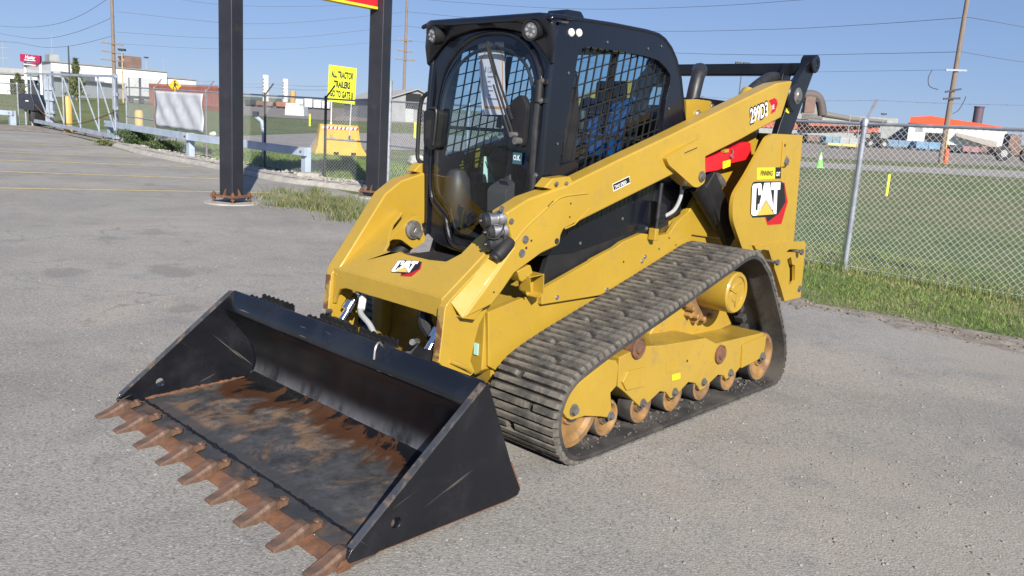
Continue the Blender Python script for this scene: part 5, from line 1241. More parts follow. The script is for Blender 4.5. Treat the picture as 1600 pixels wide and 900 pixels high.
# ---------------------------------------------------------------- lift arms
AN = np.array([.06, 1, 0.0]); AC = .618           # outer face of the arm lies on .06 x + y = .618
arm_px = [(1239, 126), (1221, 184), (1198, 196), (1162, 216), (1096, 249), (1052, 273), (1004, 297), (900, 349), (881, 359), (877.5, 367), (876, 379), (871, 385), (841, 399), (807, 424), (790, 449), (771, 475), (722, 499), (760, 447), (797, 394), (803, 386), (797, 358), (791, 333), (828, 309.5), (866, 296), (880, 292), (972, 247), (1050, 210), (1158, 157), (1214, 130)]
def armpt(u, v): 
    p = MP(u, v, AN, AC); return (float(p[0]), float(p[2]))
arm_poly = [armpt(*p) for p in arm_px]
def ay(x, t, s): return s * ((AC if s > 0 else AC - .018) - .06 * x - t)     # t = depth inward from the outer face
def lift_arm(s):
    poly = arm_poly if s > 0 else arm_poly[:16] + [(1.515, .755), (1.495, .80), (1.19, 1.19)] + arm_poly[22:]
    mb = MB(); mb.prism(poly, 0.0, .105, lambda p, q, t: (p, ay(p, t, s), q)); arm = O("lift_arm", mb, YEL, LD, bevel=.012, seg=3)
    # sloped front face from the outer crease to the inner ridge
    g = {i: arm_poly[i] for i in range(len(arm_poly))}
    out = [(g[16][0], ay(g[16][0], .004, s), g[16][1]), (g[17][0], ay(g[17][0], .004, s), g[17][1]), (g[18][0], ay(g[18][0], .004, s), g[18][1])]
    inn = [(1.50, s * .478, .785), (1.36, s * .47, .90), (1.235, s * .46, .99)]
    # cast nose: fills between the inner ridge and the outer box
    nose = MB(); bk = [(o[0] - .09, o[1], o[2] - .02) for o in out]; bi = [(i_[0] - .14, i_[1] - s * .02, i_[2] - .08) for i_ in inn]
    rows = [inn, out]
    nose.grid(rows); nose.grid([out, bk]); nose.grid([bk, bi]); nose.grid([bi, inn]); nose.add([inn[0], out[0], bk[0], bi[0]], [(0, 1, 2, 3)]); nose.add([inn[2], out[2], bk[2], bi[2]], [(3, 2, 1, 0)])
    if s > 0: O("arm_nose", nose, YEL, arm, bevel=.010, smooth=30, seg=3)
    # foot plate
    ft = side(.48, [(98, 505), (75, 540), (45, 800), (62, 818), (190, 867), (215, 842), (196, 790), (215, 700), (240, 610), (290, 520), (300, 470)], z3o, z3s) + [(1.20, .93), (1.235, .985)]
    mb = MB(); mb.prism(ft, .437, .483, lambda p, q, t: (p, s * t, q)); fo = O("foot_plate", mb, YEL, arm, bevel=.005)
    # rust-worn front edge of the foot plate
    ed = side(.48, [(74, 545), (62, 670), (45, 800)], z3o, z3s); mb = MB()
    for a, b in zip(ed[:-1], ed[1:]): mb.bar((a[0] + .001, s * .46, a[1]), (b[0] + .001, s * .46, b[1]), .040, .004, up=(1, 0, 0))
    edge_m = M("half_rusted_edge", (.34, .225, .05), .6, var=.15, scale=8, c2=(.13, .06, .03), amt=1.0, thr=(.46, .54), scale2=6, bump=.1)
    O("worn_edge", mb, edge_m, fo)
    c = side(.49, [(105, 795), (165, 820), (200, 842)], z3o, z3s); mb = MB(); mb.tube([(c[0][0], s * .487, c[0][1]), (c[1][0], s * .50, c[1][1]), (c[2][0], s * .487, c[2][1])], .011, 8); O("weld_bead", mb, YEL, fo)
    # tie-down bracket on top, slot, bolts, holes
    br = [armpt(*p) for p in ((858, 300), (866, 290.5), (878, 290.5), (886, 290))]
    x0, z0 = arm_poly[24]; mb = MB(); mb.prism([(x0 + .12, z0 - .005), (x0 + .07, z0 + .04), (x0 - .06, z0 + .052), (x0 - .09, z0 + .02), (x0 - .02, z0 - .03)], .012, .085, lambda p, q, t: (p, ay(p, t, s), q)); bo = O("top_bracket", mb, YEL, arm, bevel=.006)
    for dx in (.045, -.03): hexbolt(bo, (x0 + dx, ay(x0, .006, s), z0 + .015), (0, s, 0), .008, .008)
    for (u, v) in ((303, 504), (282, 584), (221, 397), (163, 323)):
        x, z = armpt(z8o[0] + u / z8s, z8o[1] + v / z8s); hexbolt(arm, (x, ay(x, 0, s), z), (.06, s, 0), .014 if u < 310 and v > 450 else .010, .008)
    for (u, v, r) in ((338, 510, .006), (308, 553, .007), (487, 513, .016), (569, 292, .005), (563, 371, .005), (118, 812, .005)):
        x, z = armpt(z8o[0] + u / z8s, z8o[1] + v / z8s); mb = MB(); mb.cyl((x, ay(x, 0, s), z), (x, ay(x, -.002, s), z), r, n=12); O("bolt_hole", mb, MAT['opening'], arm)
    x, z = armpt(z8o[0] + 450 / z8s, z8o[1] + 290 / z8s); mb = MB(); mb.bar((x + .02, ay(x, -.001, s), z - .02), (x - .02, ay(x, -.001, s), z + .01), .006, .004, up=(0, 1, 0)); O("slot", mb, MAT['opening'], arm)
    # weld seam / step on the outer face
    pl_ = [armpt(z8o[0] + u / z8s, z8o[1] + v / z8s) for u, v in ((680, 322), (590, 415), (535, 440))]; mb = MB(); mb.tube([(a, ay(a, -.001, s), b) for a, b in pl_], .004, 6); O("weld_seam", mb, YEL, arm)
    pl_ = [armpt(z8o[0] + u / z8s, z8o[1] + v / z8s) for u, v in ((235, 520), (300, 440), (400, 345), (470, 285), (530, 250), (670, 232))]; mb = MB(); mb.tube(catmull([(a, ay(a, .001, s), b) for a, b in pl_], 4), .006, 6); O("weld_seam", mb, YEL, arm)
    # lower edge flange
    # pivot plate for the lift cylinder
    z2o, z2s = (980, 200), 4.5
    pp = [armpt(z2o[0] + u / z2s, z2o[1] + v / z2s) for u, v in ((480, 75), (265, 190), (245, 210), (262, 255), (440, 412), (470, 415), (512, 385), (522, 350), (517, 215), (540, 130))]
    pp = rnd_poly(pp, [.01, .03, .03, .02, .04, .03, .03, .02, .01, .01])
    mb = MB(); mb.prism(pp, -.028, .07, lambda p, q, t: (p, ay(p, t, s), q)); pv = O("pivot_plate", mb, YEL, arm, bevel=.008, seg=3)
    x, z = armpt(z2o[0] + 493 / z2s, z2o[1] + 338 / z2s); mb = MB(); mb.lathe((x, ay(x, -.028, s), z), (0, s, 0), [(0, .032), (.008, .032), (.010, .022), (.018, .02), (.02, .001)], 18); O("pivot_pin", mb, MAT['boltgrey'], pv)
    a, b = [armpt(z2o[0] + u / z2s, z2o[1] + v / z2s) for u, v in ((372, 178), (460, 140))]; mb = MB(); mb.bar((a[0], ay(a[0], -.028, s), a[1]), (b[0], ay(b[0], -.028, s), b[1]), .018, .005, up=(0, 1, 0)); O("slot_rim", mb, YEL, pv, bevel=.002)
    mb = MB(); mb.bar((a[0], ay(a[0], -.030, s), a[1] + .004), (b[0], ay(b[0], -.030, s), b[1] + .004), .006, .003, up=(0, 1, 0)); O("slot", mb, MAT['opening'], pv)
    return arm
armL = lift_arm(1); armR = lift_arm(-1)

# lettering on the near arm
def arm_text(parent, body, c_px, a_px, size, mats, sx=.8, shear=0.0, lift=.0015, name="lettering"):
    x0, z0 = armpt(*c_px); x1, z1 = armpt(*a_px)
    ux = Vector((x1 - x0, ay(x1, 0, 1) - ay(x0, 0, 1), z1 - z0)).normalized(); nn = Vector((.06, 1, 0)).normalized(); uz = nn.cross(ux); 
    if uz.z < 0: uz = -uz
    Mx = Matrix(((ux.x, uz.x, nn.x, x0), (ux.y, uz.y, nn.y, ay(x0, 0, 1)), (ux.z, uz.z, nn.z, z0), (0, 0, 0, 1)))
    for k, (mat, off) in enumerate(mats):
        me = text_mesh(body, size, offset=off, sx=sx, shear=shear); me.transform(Matrix.Translation((0, 0, lift + .0008 * k))); me.transform(Mx); O(name, me, mat, parent)
    return Mx
z1o, z1s = (1050, 80), 5.0
px1 = lambda u, v: (z1o[0] + u / z1s, z1o[1] + v / z1s)
# red swoosh behind the model number
mb = MB(); sw = [armpt(*px1(*p)) for p in ((755, 385), (800, 366), (816, 376), (825, 410), (805, 470), (770, 492), (785, 440))]
mb.prism(sw, -.0005, -.0012, lambda p, q, t: (p, ay(p, t, 1), q)); O("number_decal", mb, MAT['dred'], armL)
arm_text(armL, "299D3", px1(610, 562), px1(775, 487), .125, ((MAT['print_black'], .0125), (MAT['white'], .0025)), sx=.62, shear=.06)
arm_text(armL, "XE", px1(782, 455), px1(806, 443), .038, ((MAT['white'], .001),), sx=.55)
z7bo, z7bs = (850, 60), 3.4625
px7 = lambda u, v: (z7bo[0] + u / z7bs, z7bo[1] + v / z7bs)
mb = MB(); mb.prism([armpt(*px7(*p)) for p in ((370, 788), (462, 744), (466, 783), (375, 828))], .0, -.001, lambda p, q, t: (p, ay(p, t, 1), q)); spd = O("speed_decal", mb, MAT['white'], armL)
mb = MB(); mb.prism([armpt(*px7(*p)) for p in ((372, 790), (460, 748), (464, 779), (377, 822))], -.001, -.0016, lambda p, q, t: (p, ay(p, t, 1), q)); O("decal_field", mb, MAT['print_black'], spd)
arm_text(spd, "TWO SPEED", px7(381, 815), px7(462, 776), .0255, ((MAT['white'], .0004),), sx=.72, lift=.0026)

# ---------------------------------------------------------------- front cross member (sloped plate, fascia with an arch)
SL0, SLZ, SLS = 1.505, .79, -.75
def slope(u, v):
    d = ray(u, v); d = np.array([CY * d[0] + SY * d[1], -SY * d[0] + CY * d[1], d[2]])
    t = (SLZ + SLS * (_OM[0] - SL0) - _OM[2]) / (d[2] - SLS * d[0]); p = _OM + t * d; return (float(p[0]), float(p[1]))
z6o, z6s = (480, 260), 2.648
px6 = lambda u, v: (z6o[0] + u / z6s, z6o[1] + v / z6s)
top = [(-.45, 1.14), (-.33, 1.21)] 
outline = [(1.505, -.44), (1.505, .44)]           # (x, y) on the sloped plane
right = [(1.24, .44), (1.10, .43), (1.10, .33), (1.19, .295), (1.27, .295), (1.325, .25), (1.335, .15)]
left = [(1.335, -.05), (1.325, -.10), (1.335, -.12), (1.345, -.215), (1.30, -.24), (1.25, -.30), (1.18, -.36), (1.10, -.38), (1.10, -.44)]
poly = outline + right + left
mb = MB()
zs = lambda x: SLZ + SLS * (x - SL0)
mb.prism(poly, 0, -.018, lambda p, q, t: (p + t * .6, q, zs(p) + t * .8)); CM = O("cross_member", mb, YEL, LD, bevel=.014, seg=4)
arch = [(-.44, .795), (-.44, .60), (-.425, .60), (-.405, .655), (-.375, .688), (-.32, .702), (-.2, .702), (.38, .702), (.42, .69), (.44, .66), (.44, .795)]
mb = MB(); mb.prism(arch, 1.508, 1.485, lambda p, q, t: (t - (.795 - q) * -.03, p, q)); O("fascia", mb, YEL, CM, bevel=.006)
# emblem on the slope
CATP = {'dred': [[(1075, 378), (1105, 385), (1128, 520), (1083, 675), (985, 683), (966, 618), (1040, 610), (1090, 520)]],
        'print_black': [[(893, 377), (1080, 375), (1102, 392), (1112, 520), (1062, 605), (1035, 624), (985, 660), (976, 626), (880, 630), (864, 602), (870, 420), (880, 388)]],
        'white': [[(888, 393), (936, 388), (943, 398), (942, 470), (920, 472), (919, 420), (907, 422), (900, 578), (914, 578), (917, 535), (939, 533), (935, 606), (925, 614), (881, 617), (870, 604), (877, 410)],
                  [(962, 386), (1000, 384), (1022, 540), (1020, 580), (975, 505), (940, 560), (916, 600), (920, 570)],
                  [(1010, 384), (1076, 382), (1073, 432), (1054, 434), (1046, 604), (1034, 604), (1024, 590), (1032, 434), (1010, 434)]],
        'gold': [[(975, 512), (1029, 606), (906, 615)]],
        'dred2': [[(1083, 385), (1098, 392), (1119, 518), (1078, 664), (1000, 672), (1070, 620), (1100, 520)]]}
def emblem(parent, fn):
    ems = None
    for k, (key, polys) in enumerate((('dred', CATP['dred']), ('print_black', CATP['print_black']), ('white', CATP['white']), ('gold', CATP['gold']))):
        mb = MB()
        for pl in polys: mb.prism(pl, .0006 + .0007 * k, .0012 + .0007 * k, fn)
        o = O("emblem" if ems is None else "emblem_print", mb, MAT[key], parent, smooth=0)
        if ems is None: ems = o; 
    return ems
e0 = Vector((*slope(*px6(345, 438)), 0)); e1 = Vector((*slope(*px6(428, 445)), 0)); e2 = Vector((*slope(*px6(375, 388)), 0))
def on_slope(p, q, t):
    a = (p - 868) / (1062 - 868); b = (624 - q) / (624 - 380)
    c = e0 + (e1 - e0) * a + (e2 - e0) * b
    return (c.x + .6 * t, c.y, zs(c.x) + .8 * t + .0003)
emblem(CM, on_slope)
# lug with pin and cylinder seen through the round opening, left of centre
z = zs
for s in (-1,):
    lug = side(-.28, [(318, 345), (340, 298), (428, 212), (462, 198), (492, 308), (440, 342), (388, 302), (348, 302)], z6o, z6s)
    mb = MB(); mb.xz(rnd_poly(lug, .02), -.32, -.28); lg = O("cylinder_lug", mb, YEL, CM, bevel=.006)
    x, z_ = side(-.27, [(440, 262)], z6o, z6s)[0]; mb = MB(); mb.lathe((x, -.285, z_), (0, 1, 0), [(0, .052), (.02, .052), (.024, .038), (.03, .036), (.032, .015), (.026, .012), (.026, .001)], 24); O("pin_cap", mb, MAT['boltgrey'], lg)
    x2, z2_ = side(-.26, [(475, 285)], z6o, z6s)[0]; mb = MB(); mb.bar((x, -.262, z_), (x2, -.262, z2_), .05, .012, up=(0, 1, 0)); O("pin_keeper", mb, MAT['boltgrey'], lg, bevel=.006)
# walk plate (rusty step) behind the slope
mb = MB(); mb.xy([(1.30, -.16), (1.30, .12), (1.18, .12), (1.16, -.18)], .885, .895); O("step_plate", mb, MAT['rust'], CM)
mb = MB(); mb.xy([(1.33, -.06), (1.335, .20), (1.12, .26), (1.10, -.10)], .900, .912); O("black_mat", mb, MAT['blackmatte'], CM, bevel=.004)
# tilt cylinders
for s in (-1, 1):
    mb = MB(); mb.cyl((.97, s * .365, .985), (1.40, s * .36, .66), .040, n=20); cy = O("tilt_cylinder", mb, MAT['blackmatte'], LD)
    mb = MB(); mb.cyl((1.39, s * .36, .668), (1.415, s * .36, .648), .052, n=20); O("gland", mb, MAT['chrome'] if s < 0 else MAT['blackmatte'], cy)
    mb = MB(); mb.cyl((1.20, s * .36, .82), (1.22, s * .36, .804), .05, n=20); O("barrel_band", mb, MAT['blackmatte'], cy)
    mb = MB(); mb.cyl((1.40, s * .36, .66), (1.52, s * .355, .50), .024, n=18); mb.cyl((1.44, s * .36, .61), (1.47, s * .36, .57), .040, n=18); O("piston_rod", mb, MAT['chrome'], cy)
    mb = MB(); mb.lathe((1.53, s * .31, .485), (0, s, 0), [(0, .05), (.10, .05)], 18); O("rod_eye", mb, MAT['blackmatte'], cy)
# hose and dark items under the arch, grease label
mb = MB(); mb.tube(catmull([(1.46, -.22, .70), (1.49, -.20, .65), (1.52, -.17, .60), (1.54, -.06, .56), (1.56, .02, .50), (1.57, .03, .44)], 8), .015, 10); O("coupler_hose", mb, MAT['greypipe'], LD)
mb = MB(); mb.cyl((1.478, -.213, .665), (1.508, -.185, .615), .020, n=12); O("hose_fitting", mb, MAT['white'], LD)
mb = MB(); mb.tube(catmull([(1.40, .20, .70), (1.43, .24, .62), (1.42, .30, .55), (1.44, .34, .47)], 8), .035, 10); O("black_hose", mb, MAT['rubberhose'], LD)
mb = MB(); mb.box((1.173, .06, .58), (.004, .05, .05)); O("paper_label", mb, MAT['mint'], CH)
mb = MB(); mb.box((1.24, .41, .50), (.004, .03, .06)); O("paper_label", mb, MAT['mint'], LD)
# coupler behind the bucket
mb = MB(); mb.xz([(1.52, .10), (1.60, .10), (1.70, .40), (1.72, .50), (1.66, .52), (1.56, .45)], -.47, .47); CPL = O("coupler", mb, MAT['blackmatte'], LD, bevel=.01)
for y in (-.36, .36):
    mb = MB(); mb.tube([(1.60, y - .05, .50), (1.58, y, .58), (1.66, y + .06, .60)], .015, 8); O("coupler_lever", mb, MAT['boltgrey'], CPL)
# hydraulic couplings on the near arm
qx = [(-.5, .0), (.0, .0)]
zz3 = lambda u, v, y: side(y, [(u, v)], z3o, z3s)[0]
mb = MB(); hp_ = [zz3(330, 95, .48), zz3(360, 92, .50), zz3(395, 245, .50), zz3(330, 270, .47)]
mb.xz(hp_, .40, .47); HB = O("coupling_block", mb, MAT['blackmatte'], LD, bevel=.006)
for k, (u, v, col) in enumerate(((330, 118, 'zinc'), (350, 172, 'zinc'), (352, 228, 'blackmatte'))):
    x, zq = zz3(u, v, .50); c = Vector((x - .035, .515, zq)); d = Vector((.80, -.30, -.12)).normalized()
    mb = MB(); mb.lathe(c, d, [(0, .03), (.03, .033), (.032, .038), (.05, .038), (.052, .030), (.085, .030), (.087, .034), (.10, .034)], 18); cp = O("quick_coupling", mb, MAT[col], LD)
    mb = MB(); mb.lathe(c + d * .095, d, [(0, .034), (.012, .037), (.03, .037), (.036, .028), (.038, .012), (.05, .010)], 16); O("dust_cap", mb, MAT['rubberhose'], cp)
    mb = MB(); mb.tube(catmull([c + d * .10 + Vector((0, .03, -.02)), c + d * .12 + Vector((0, .03, -.07)), c + d * .04 + Vector((.02, .02, -.09)), c + Vector((.02, .01, -.03))], 6), .004, 6); O("cap_strap", mb, MAT['rubberhose'], cp)
x, zq = zz3(335, 290, .53); mb = MB(); d = Vector((.75, -.05, -.62)).normalized(); c = Vector((x - .07, .53, zq + .06)); mb.lathe(c, d, [(0, .024), (.02, .032), (.08, .036), (.115, .034), (.125, .026), (.127, .001)], 20); hc = O("socket_connector", mb, MAT['blackmatte'], LD)
mb = MB(); mb.lathe(c + d * .125, d, [(0, .026), (.01, .026), (.012, .014), (.004, .001)], 16); O("socket_lid", mb, MAT['rubberhose'], hc)

# ---------------------------------------------------------------- rear tower, links, crossbar, lift cylinders
z2o, z2s = (980, 200), 4.5
tw = rnd_poly(side(.74, [(1030, 40), (1235, 50), (1172, 780), (1150, 850), (900, 860), (810, 850), (738, 640), (745, 480), (840, 330), (960, 110), (985, 65)], z2o, z2s), [.03, .004, .01, .01, .01, .02, .10, .12, .08, .05, .06])
for s in (1, -1):
    mb = MB(); mb.xz(tw, s * .715, s * .74); t_ = O("tower_plate", mb, YEL, LD, bevel=.006)
    # returns that give the tower its depth
    mb = MB()
    n_ = len(tw)
    rear = side(.74, [(1235, 50), (1172, 780)], z2o, z2s)
    mb.add([(rear[0][0], s * .70, rear[0][1]), (rear[1][0], s * .70, rear[1][1]), (rear[1][0], s * .40, rear[1][1]), (rear[0][0], s * .40, rear[0][1]), (rear[0][0] + .015, s * .70, rear[0][1]), (rear[1][0] + .015, s * .70, rear[1][1]), (rear[1][0] + .015, s * .40, rear[1][1]), (rear[0][0] + .015, s * .40, rear[0][1])], [(0, 1, 2, 3), (7, 6, 5, 4), (0, 4, 5, 1), (1, 5, 6, 2), (2, 6, 7, 3), (3, 7, 4, 0)]); O("tower_return", mb, YEL, t_)
    inner = [(x + .02, z) for x, z in tw]
    mb = MB(); mb.xz([(-.60, .95), (-.80, 1.3), (-1.02, 1.62), (-1.40, 1.62), (-1.45, .9)], s * .44, s * .47); O("tower_inner", mb, YEL, t_, bevel=.005)
    x, zq = side(.74, [(1105, 237)], z2o, z2s)[0]; hexbolt(t_, (x, s * .74, zq), (0, s, 0), .028, .022)
    a = side(.74, [(1100, 110), (1092, 250)], z2o, z2s); mb = MB(); mb.bar((a[0][0], s * .744, a[0][1] + .02), (a[1][0], s * .744, a[1][1] - .02), .055, .012, up=(0, 1, 0)); O("keeper_plate", mb, YEL, t_, bevel=.004)
    mb = MB(); mb.cyl((a[0][0], s * .75, a[0][1] - .01), (a[0][0], s * .752, a[0][1] - .01), .010, n=10); O("bolt_hole", mb, MAT['opening'], t_)
    lk = side(.66, [(1060, 95), (1072, 72), (1098, 66), (1128, 85), (1130, 120), (1100, 190), (905, 730), (800, 730), (850, 560), (880, 480), (925, 300), (950, 235), (985, 215)], z1o, z1s)
    mb = MB(); mb.xz(lk, s * .615, s * .66); lo = O("rear_link", mb, BLK, LD, bevel=.006)
    x, zq = side(.66, [(1098, 100)], z1o, z1s)[0]; mb = MB(); mb.lathe((x, s * .60, zq), (0, s, 0), [(0, .062), (.085, .062), (.09, .055), (.09, .03), (.085, .028), (.085, .001)], 24); O("link_boss", mb, BLK, lo)
    x, zq = side(.68, [(960, 355)], z1o, z1s)[0]; mb = MB(); mb.lathe((x, s * .62, zq), (0, s, 0), [(0, .10), (.055, .10), (.065, .09), (.065, .001)], 28); O("link_boss", mb, BLK, lo)
    x, zq = side(.70, [(997, 350)], z1o, z1s)[0]; mb = MB(); mb.lathe((x, s * .66, zq), (0, s, 0), [(0, .055), (.03, .055), (.035, .04), (.045, .032), (.046, .012), (.04, .001)], 20); O("pivot_pin", mb, MAT['boltgrey'], lo)
    if s > 0:
        mb = MB(); mb.xz(side(.66, [(915, 377), (938, 388), (911, 487), (887, 473)], z1o, z1s), .660, .662); O("yellow_sticker", mb, MAT['fluor'], lo)
    x, zq = side(.5, [(955, 100)], z1o, z1s)[0]; mb = MB(); mb.xz(rnd_poly([(-1.52, 2.16), (-1.60, 2.14), (-1.56, 1.98), (-1.44, 1.98), (-1.46, 2.08)], .03), s * .50, s * .53); O("bar_gusset", mb, BLK, lo, bevel=.004)
    # lift cylinder
    mb = MB(); mb.cyl((-.40, s * .575, 1.32), (-.80, s * .575, 1.02), .052, n=20); cy = O("lift_cylinder", mb, MAT['blackmatte'], LD)
    mb = MB(); mb.bar((-.47, s * .60, 1.36), (-.86, s * .60, .97), .14, .06, up=(0, 1, 0)); O("cylinder_guard", mb, MAT['blackmatte'], cy, bevel=.01)
    mb = MB(); mb.tube(catmull([(-.34, s * .52, 1.40), (-.42, s * .53, 1.40), (-.60, s * .53, 1.28), (-.70, s * .53, 1.24)], 6), .035, 10); O("black_hose", mb, MAT['rubberhose'], LD)
    mb = MB(); mb.cyl((-.60, s * .54, 1.42), (-.76, s * .54, 1.32), .035, n=14); O("steel_pipe", mb, MAT['boltgrey'], LD)
    # rear frame yellow behind the cylinders
    mb = MB(); mb.xz([(-.50, 1.0), (-.44, 1.10), (-.66, 1.36), (-.76, 1.44), (-.92, 1.66), (-1.1, 1.75), (-1.25, 1.72), (-1.3, .9)], s * .455, s * .495); O("rear_frame", mb, YEL, LD, bevel=.008)
    # tail guard behind the track
    z5o, z5s = (1160, 340), 6.425
    rg = side(.76, [(120, 280), (190, 280), (205, 295), (250, 285), (330, 262), (520, 243), (632, 238), (636, 270), (585, 800), (425, 840), (385, 700), (265, 330), (205, 320), (190, 330), (140, 320)], z5o, z5s)
    cut = [rnd_poly(side(.76, [(440, 345), (470, 320), (540, 318), (600, 330), (600, 345), (545, 350)], z5o, z5s), .01, 2), rnd_poly(side(.76, [(450, 420), (490, 395), (500, 470), (530, 480), (530, 640), (470, 680), (462, 640), (470, 500)], z5o, z5s), .012, 2)]
    mb = MB(); mb.xz(rg, s * .735, s * .76, holes=cut); tg = O("tail_guard", mb, YEL, LD, bevel=.006)
    mb = MB(); mb.xz(side(.73, [(225, 300), (620, 262), (578, 790), (440, 815), (275, 350)], z5o, z5s), s * .66, s * .715); O("tail_casting", mb, MAT['yellow_dirty'], tg, bevel=.01)
    for (u, v, l) in ((592, 346, .16), (350, 450, .10)):
        x, zq = side(.80, [(u, v)], z5o, z5s)[0]; mb = MB(); mb.cyl((x, s * (.80 - l), zq), (x, s * .80, zq), .011, n=10); mb.cyl((x, s * .795, zq), (x, s * .812, zq), .021, n=6); O("long_bolt", mb, MAT['boltgrey'], tg)
    x, zq = side(.76, [(570, 714)], z5o, z5s)[0]; hexbolt(tg, (x, s * .76, zq), (0, s, 0), .018, .012)
# emblem and dealer plate on the near tower
def on_tower(p, q, t):
    x, z_ = side(.74, [(p, q)], z2o, z2s)[0]; return (x, .74 + t, z_)
TWL = [o for o in LD.children if o.name.startswith("tower_plate")][0]
emblem(TWL, on_tower)
mb = MB(); mb.prism([(912, 279), (1041, 277), (1038, 357), (912, 363)], .0004, .001, on_tower); dp = O("dealer_sticker", mb, MAT['print_yellow'], TWL, smooth=0)
mb = MB(); mb.prism([(1041, 277), (1082, 276), (1079, 355), (1038, 357)], .0004, .001, on_tower); O("sticker_field", mb, MAT['print_black'], dp, smooth=0)
def tower_text(parent, body, u, v, size, mat, sx):
    x, z_ = side(.74, [(u, v)], z2o, z2s)[0]; me = text_mesh(body, size, offset=size * .03, sx=sx); me.transform(Matrix(((-1, 0, 0, x), (0, 0, 1, .7418), (0, 1, 0, z_), (0, 0, 0, 1)))); O("lettering", me, mat, parent)
tower_text(dp, "FINNING", 933, 334, .045, MAT['print_black'], .95); tower_text(dp, "CAT", 1044, 336, .036, MAT['white'], .8)
# rear crossbar, exhaust, hood
mb = MB(); mb.bar((-1.585, -.62, 2.115), (-1.585, .62, 2.115), .075, .085); O("rear_crossbar", mb, BLK, LD, bevel=.012, seg=3)
mb = MB(); mb.tube(catmull([(-.70, .30, 1.82), (-.72, .30, 1.92), (-.76, .29, 2.00), (-.83, .26, 2.04), (-.9, .2, 2.05)], 6), .045, 16); O("exhaust_pipe", mb, MAT['rubberhose'], LD)
mb = MB(); mb.xz([(-.40, .9), (-.40, 1.72), (-.62, 1.80), (-1.15, 1.80), (-1.42, 1.70), (-1.45, .9)], -.43, .43); HD = O("engine_hood", mb, MAT['blackmatte'], LD, bevel=.02)
hb = side(.44, [(112, 600), (115, 440), (112, 380), (200, 375), (220, 378), (300, 388), (312, 400), (298, 430), (352, 472), (420, 470), (420, 600)], z1o, z1s)
mb = MB(); mb.xz(hb, .40, .44); hk = O("hood_bracket", mb, YEL, LD, bevel=.006)
x, zq = side(.44, [(200, 490)], z1o, z1s)[0]; hexbolt(hk, (x, .44, zq), (0, 1, 0), .018, .02, MAT['zinc'])
mb = MB(); mb.box((-.82, .30, 1.83), (.30, .20, .05)); mb.box((-.95, .33, 1.79), (.2, .16, .06)); BK_ = O("black_bracket", mb, BLK, LD, bevel=.006)
for (u, v) in ((315, 430), (372, 452)):
    x, zq = side(.43, [(u, v)], z1o, z1s)[0]; hexbolt(BK_, (x, .425, zq), (0, 1, 0), .012, .014, MAT['zinc'])
hp = [(-1.02, .47, 1.84), (-1.10, .47, 1.90), (-1.20, .48, 1.97), (-1.34, .48, 2.03), (-1.48, .47, 2.05), (-1.6, .45, 2.04)]
mb = MB(); mb.tube(catmull(hp, 6), .040, 14); hz = O("arm_hose", mb, MAT['rubberhose'], LD)
mb = MB(); mb.cyl((-1.06, .47, 1.862), (-1.12, .47, 1.922), .052, n=18); O("hose_clamp", mb, YEL, hz)
mb = MB(); mb.tube(catmull([(p[0] - .02, p[1] + .05, p[2] - .07) for p in hp], 6), .022, 10); O("arm_hose", mb, MAT['rubberhose'], LD)
mb = MB(); mb.bar((-1.36, .53, 1.975), (-1.46, .53, 1.99), .05, .05); O("hose_guide", mb, YEL, LD, bevel=.008)
# red lift-arm brace
rb = side(.62, [(520, 228), (640, 185), (700, 155), (760, 140), (800, 112), (858, 98), (872, 108), (882, 215), (860, 222), (740, 250), (640, 302), (560, 315), (526, 336)], z2o, z2s)
mb = MB(); mb.xz(rb, .54, .62); RB = O("arm_brace", mb, MAT['red'], LD, bevel=.012, seg=3)
fo_ = side(.623, [(830, 110), (770, 145), (745, 150)], z2o, z2s); mb = MB(); mb.tube([(a, .621, b) for a, b in fo_], .006, 6); O("brace_fold", mb, MAT['red'], RB)
mb = MB(); mb.xz(side(.62, [(672, 236), (724, 222), (724, 268), (672, 288)], z2o, z2s), .619, .6215); O("yellow_sticker", mb, MAT['fluor'], RB)
mb = MB(); mb.xz(side(.62, [(675, 155), (704, 145), (704, 168), (675, 176)], z2o, z2s), .60, .632); O("brace_stop", mb, YEL, RB, bevel=.003)
c = side(.63, [(740, 150), (742, 175), (730, 195), (735, 212), (745, 200)], z2o, z2s); mb = MB(); mb.tube(catmull([(a, .63, b) for a, b in c], 5), .005, 6); O("lynch_pin", mb, MAT['zinc'], RB)

# ---------------------------------------------------------------- bucket
prof = [(1.79, .588), (1.838, .50), (1.835, .485), (1.80, .43), (1.74, .365), (1.69, .30), (1.655, .225), (1.645, .16), (1.66, .105), (1.70, .075), (1.80, .066), (2.28, .050)]
back = [(2.28, .022), (1.62, .030), (1.56, .045), (1.545, .07), (1.60, .20), (1.66, .33), (1.73, .47), (1.765, .585), (1.775, .595)]
BW = 1.012
mb = MB(); mb.xz(prof[:10] + [(1.70, .045), (1.62, .03)] + back[2:], -BW, BW); BU = O("bucket", mb, MAT['bucket'], LD, bevel=.004, smooth=50)

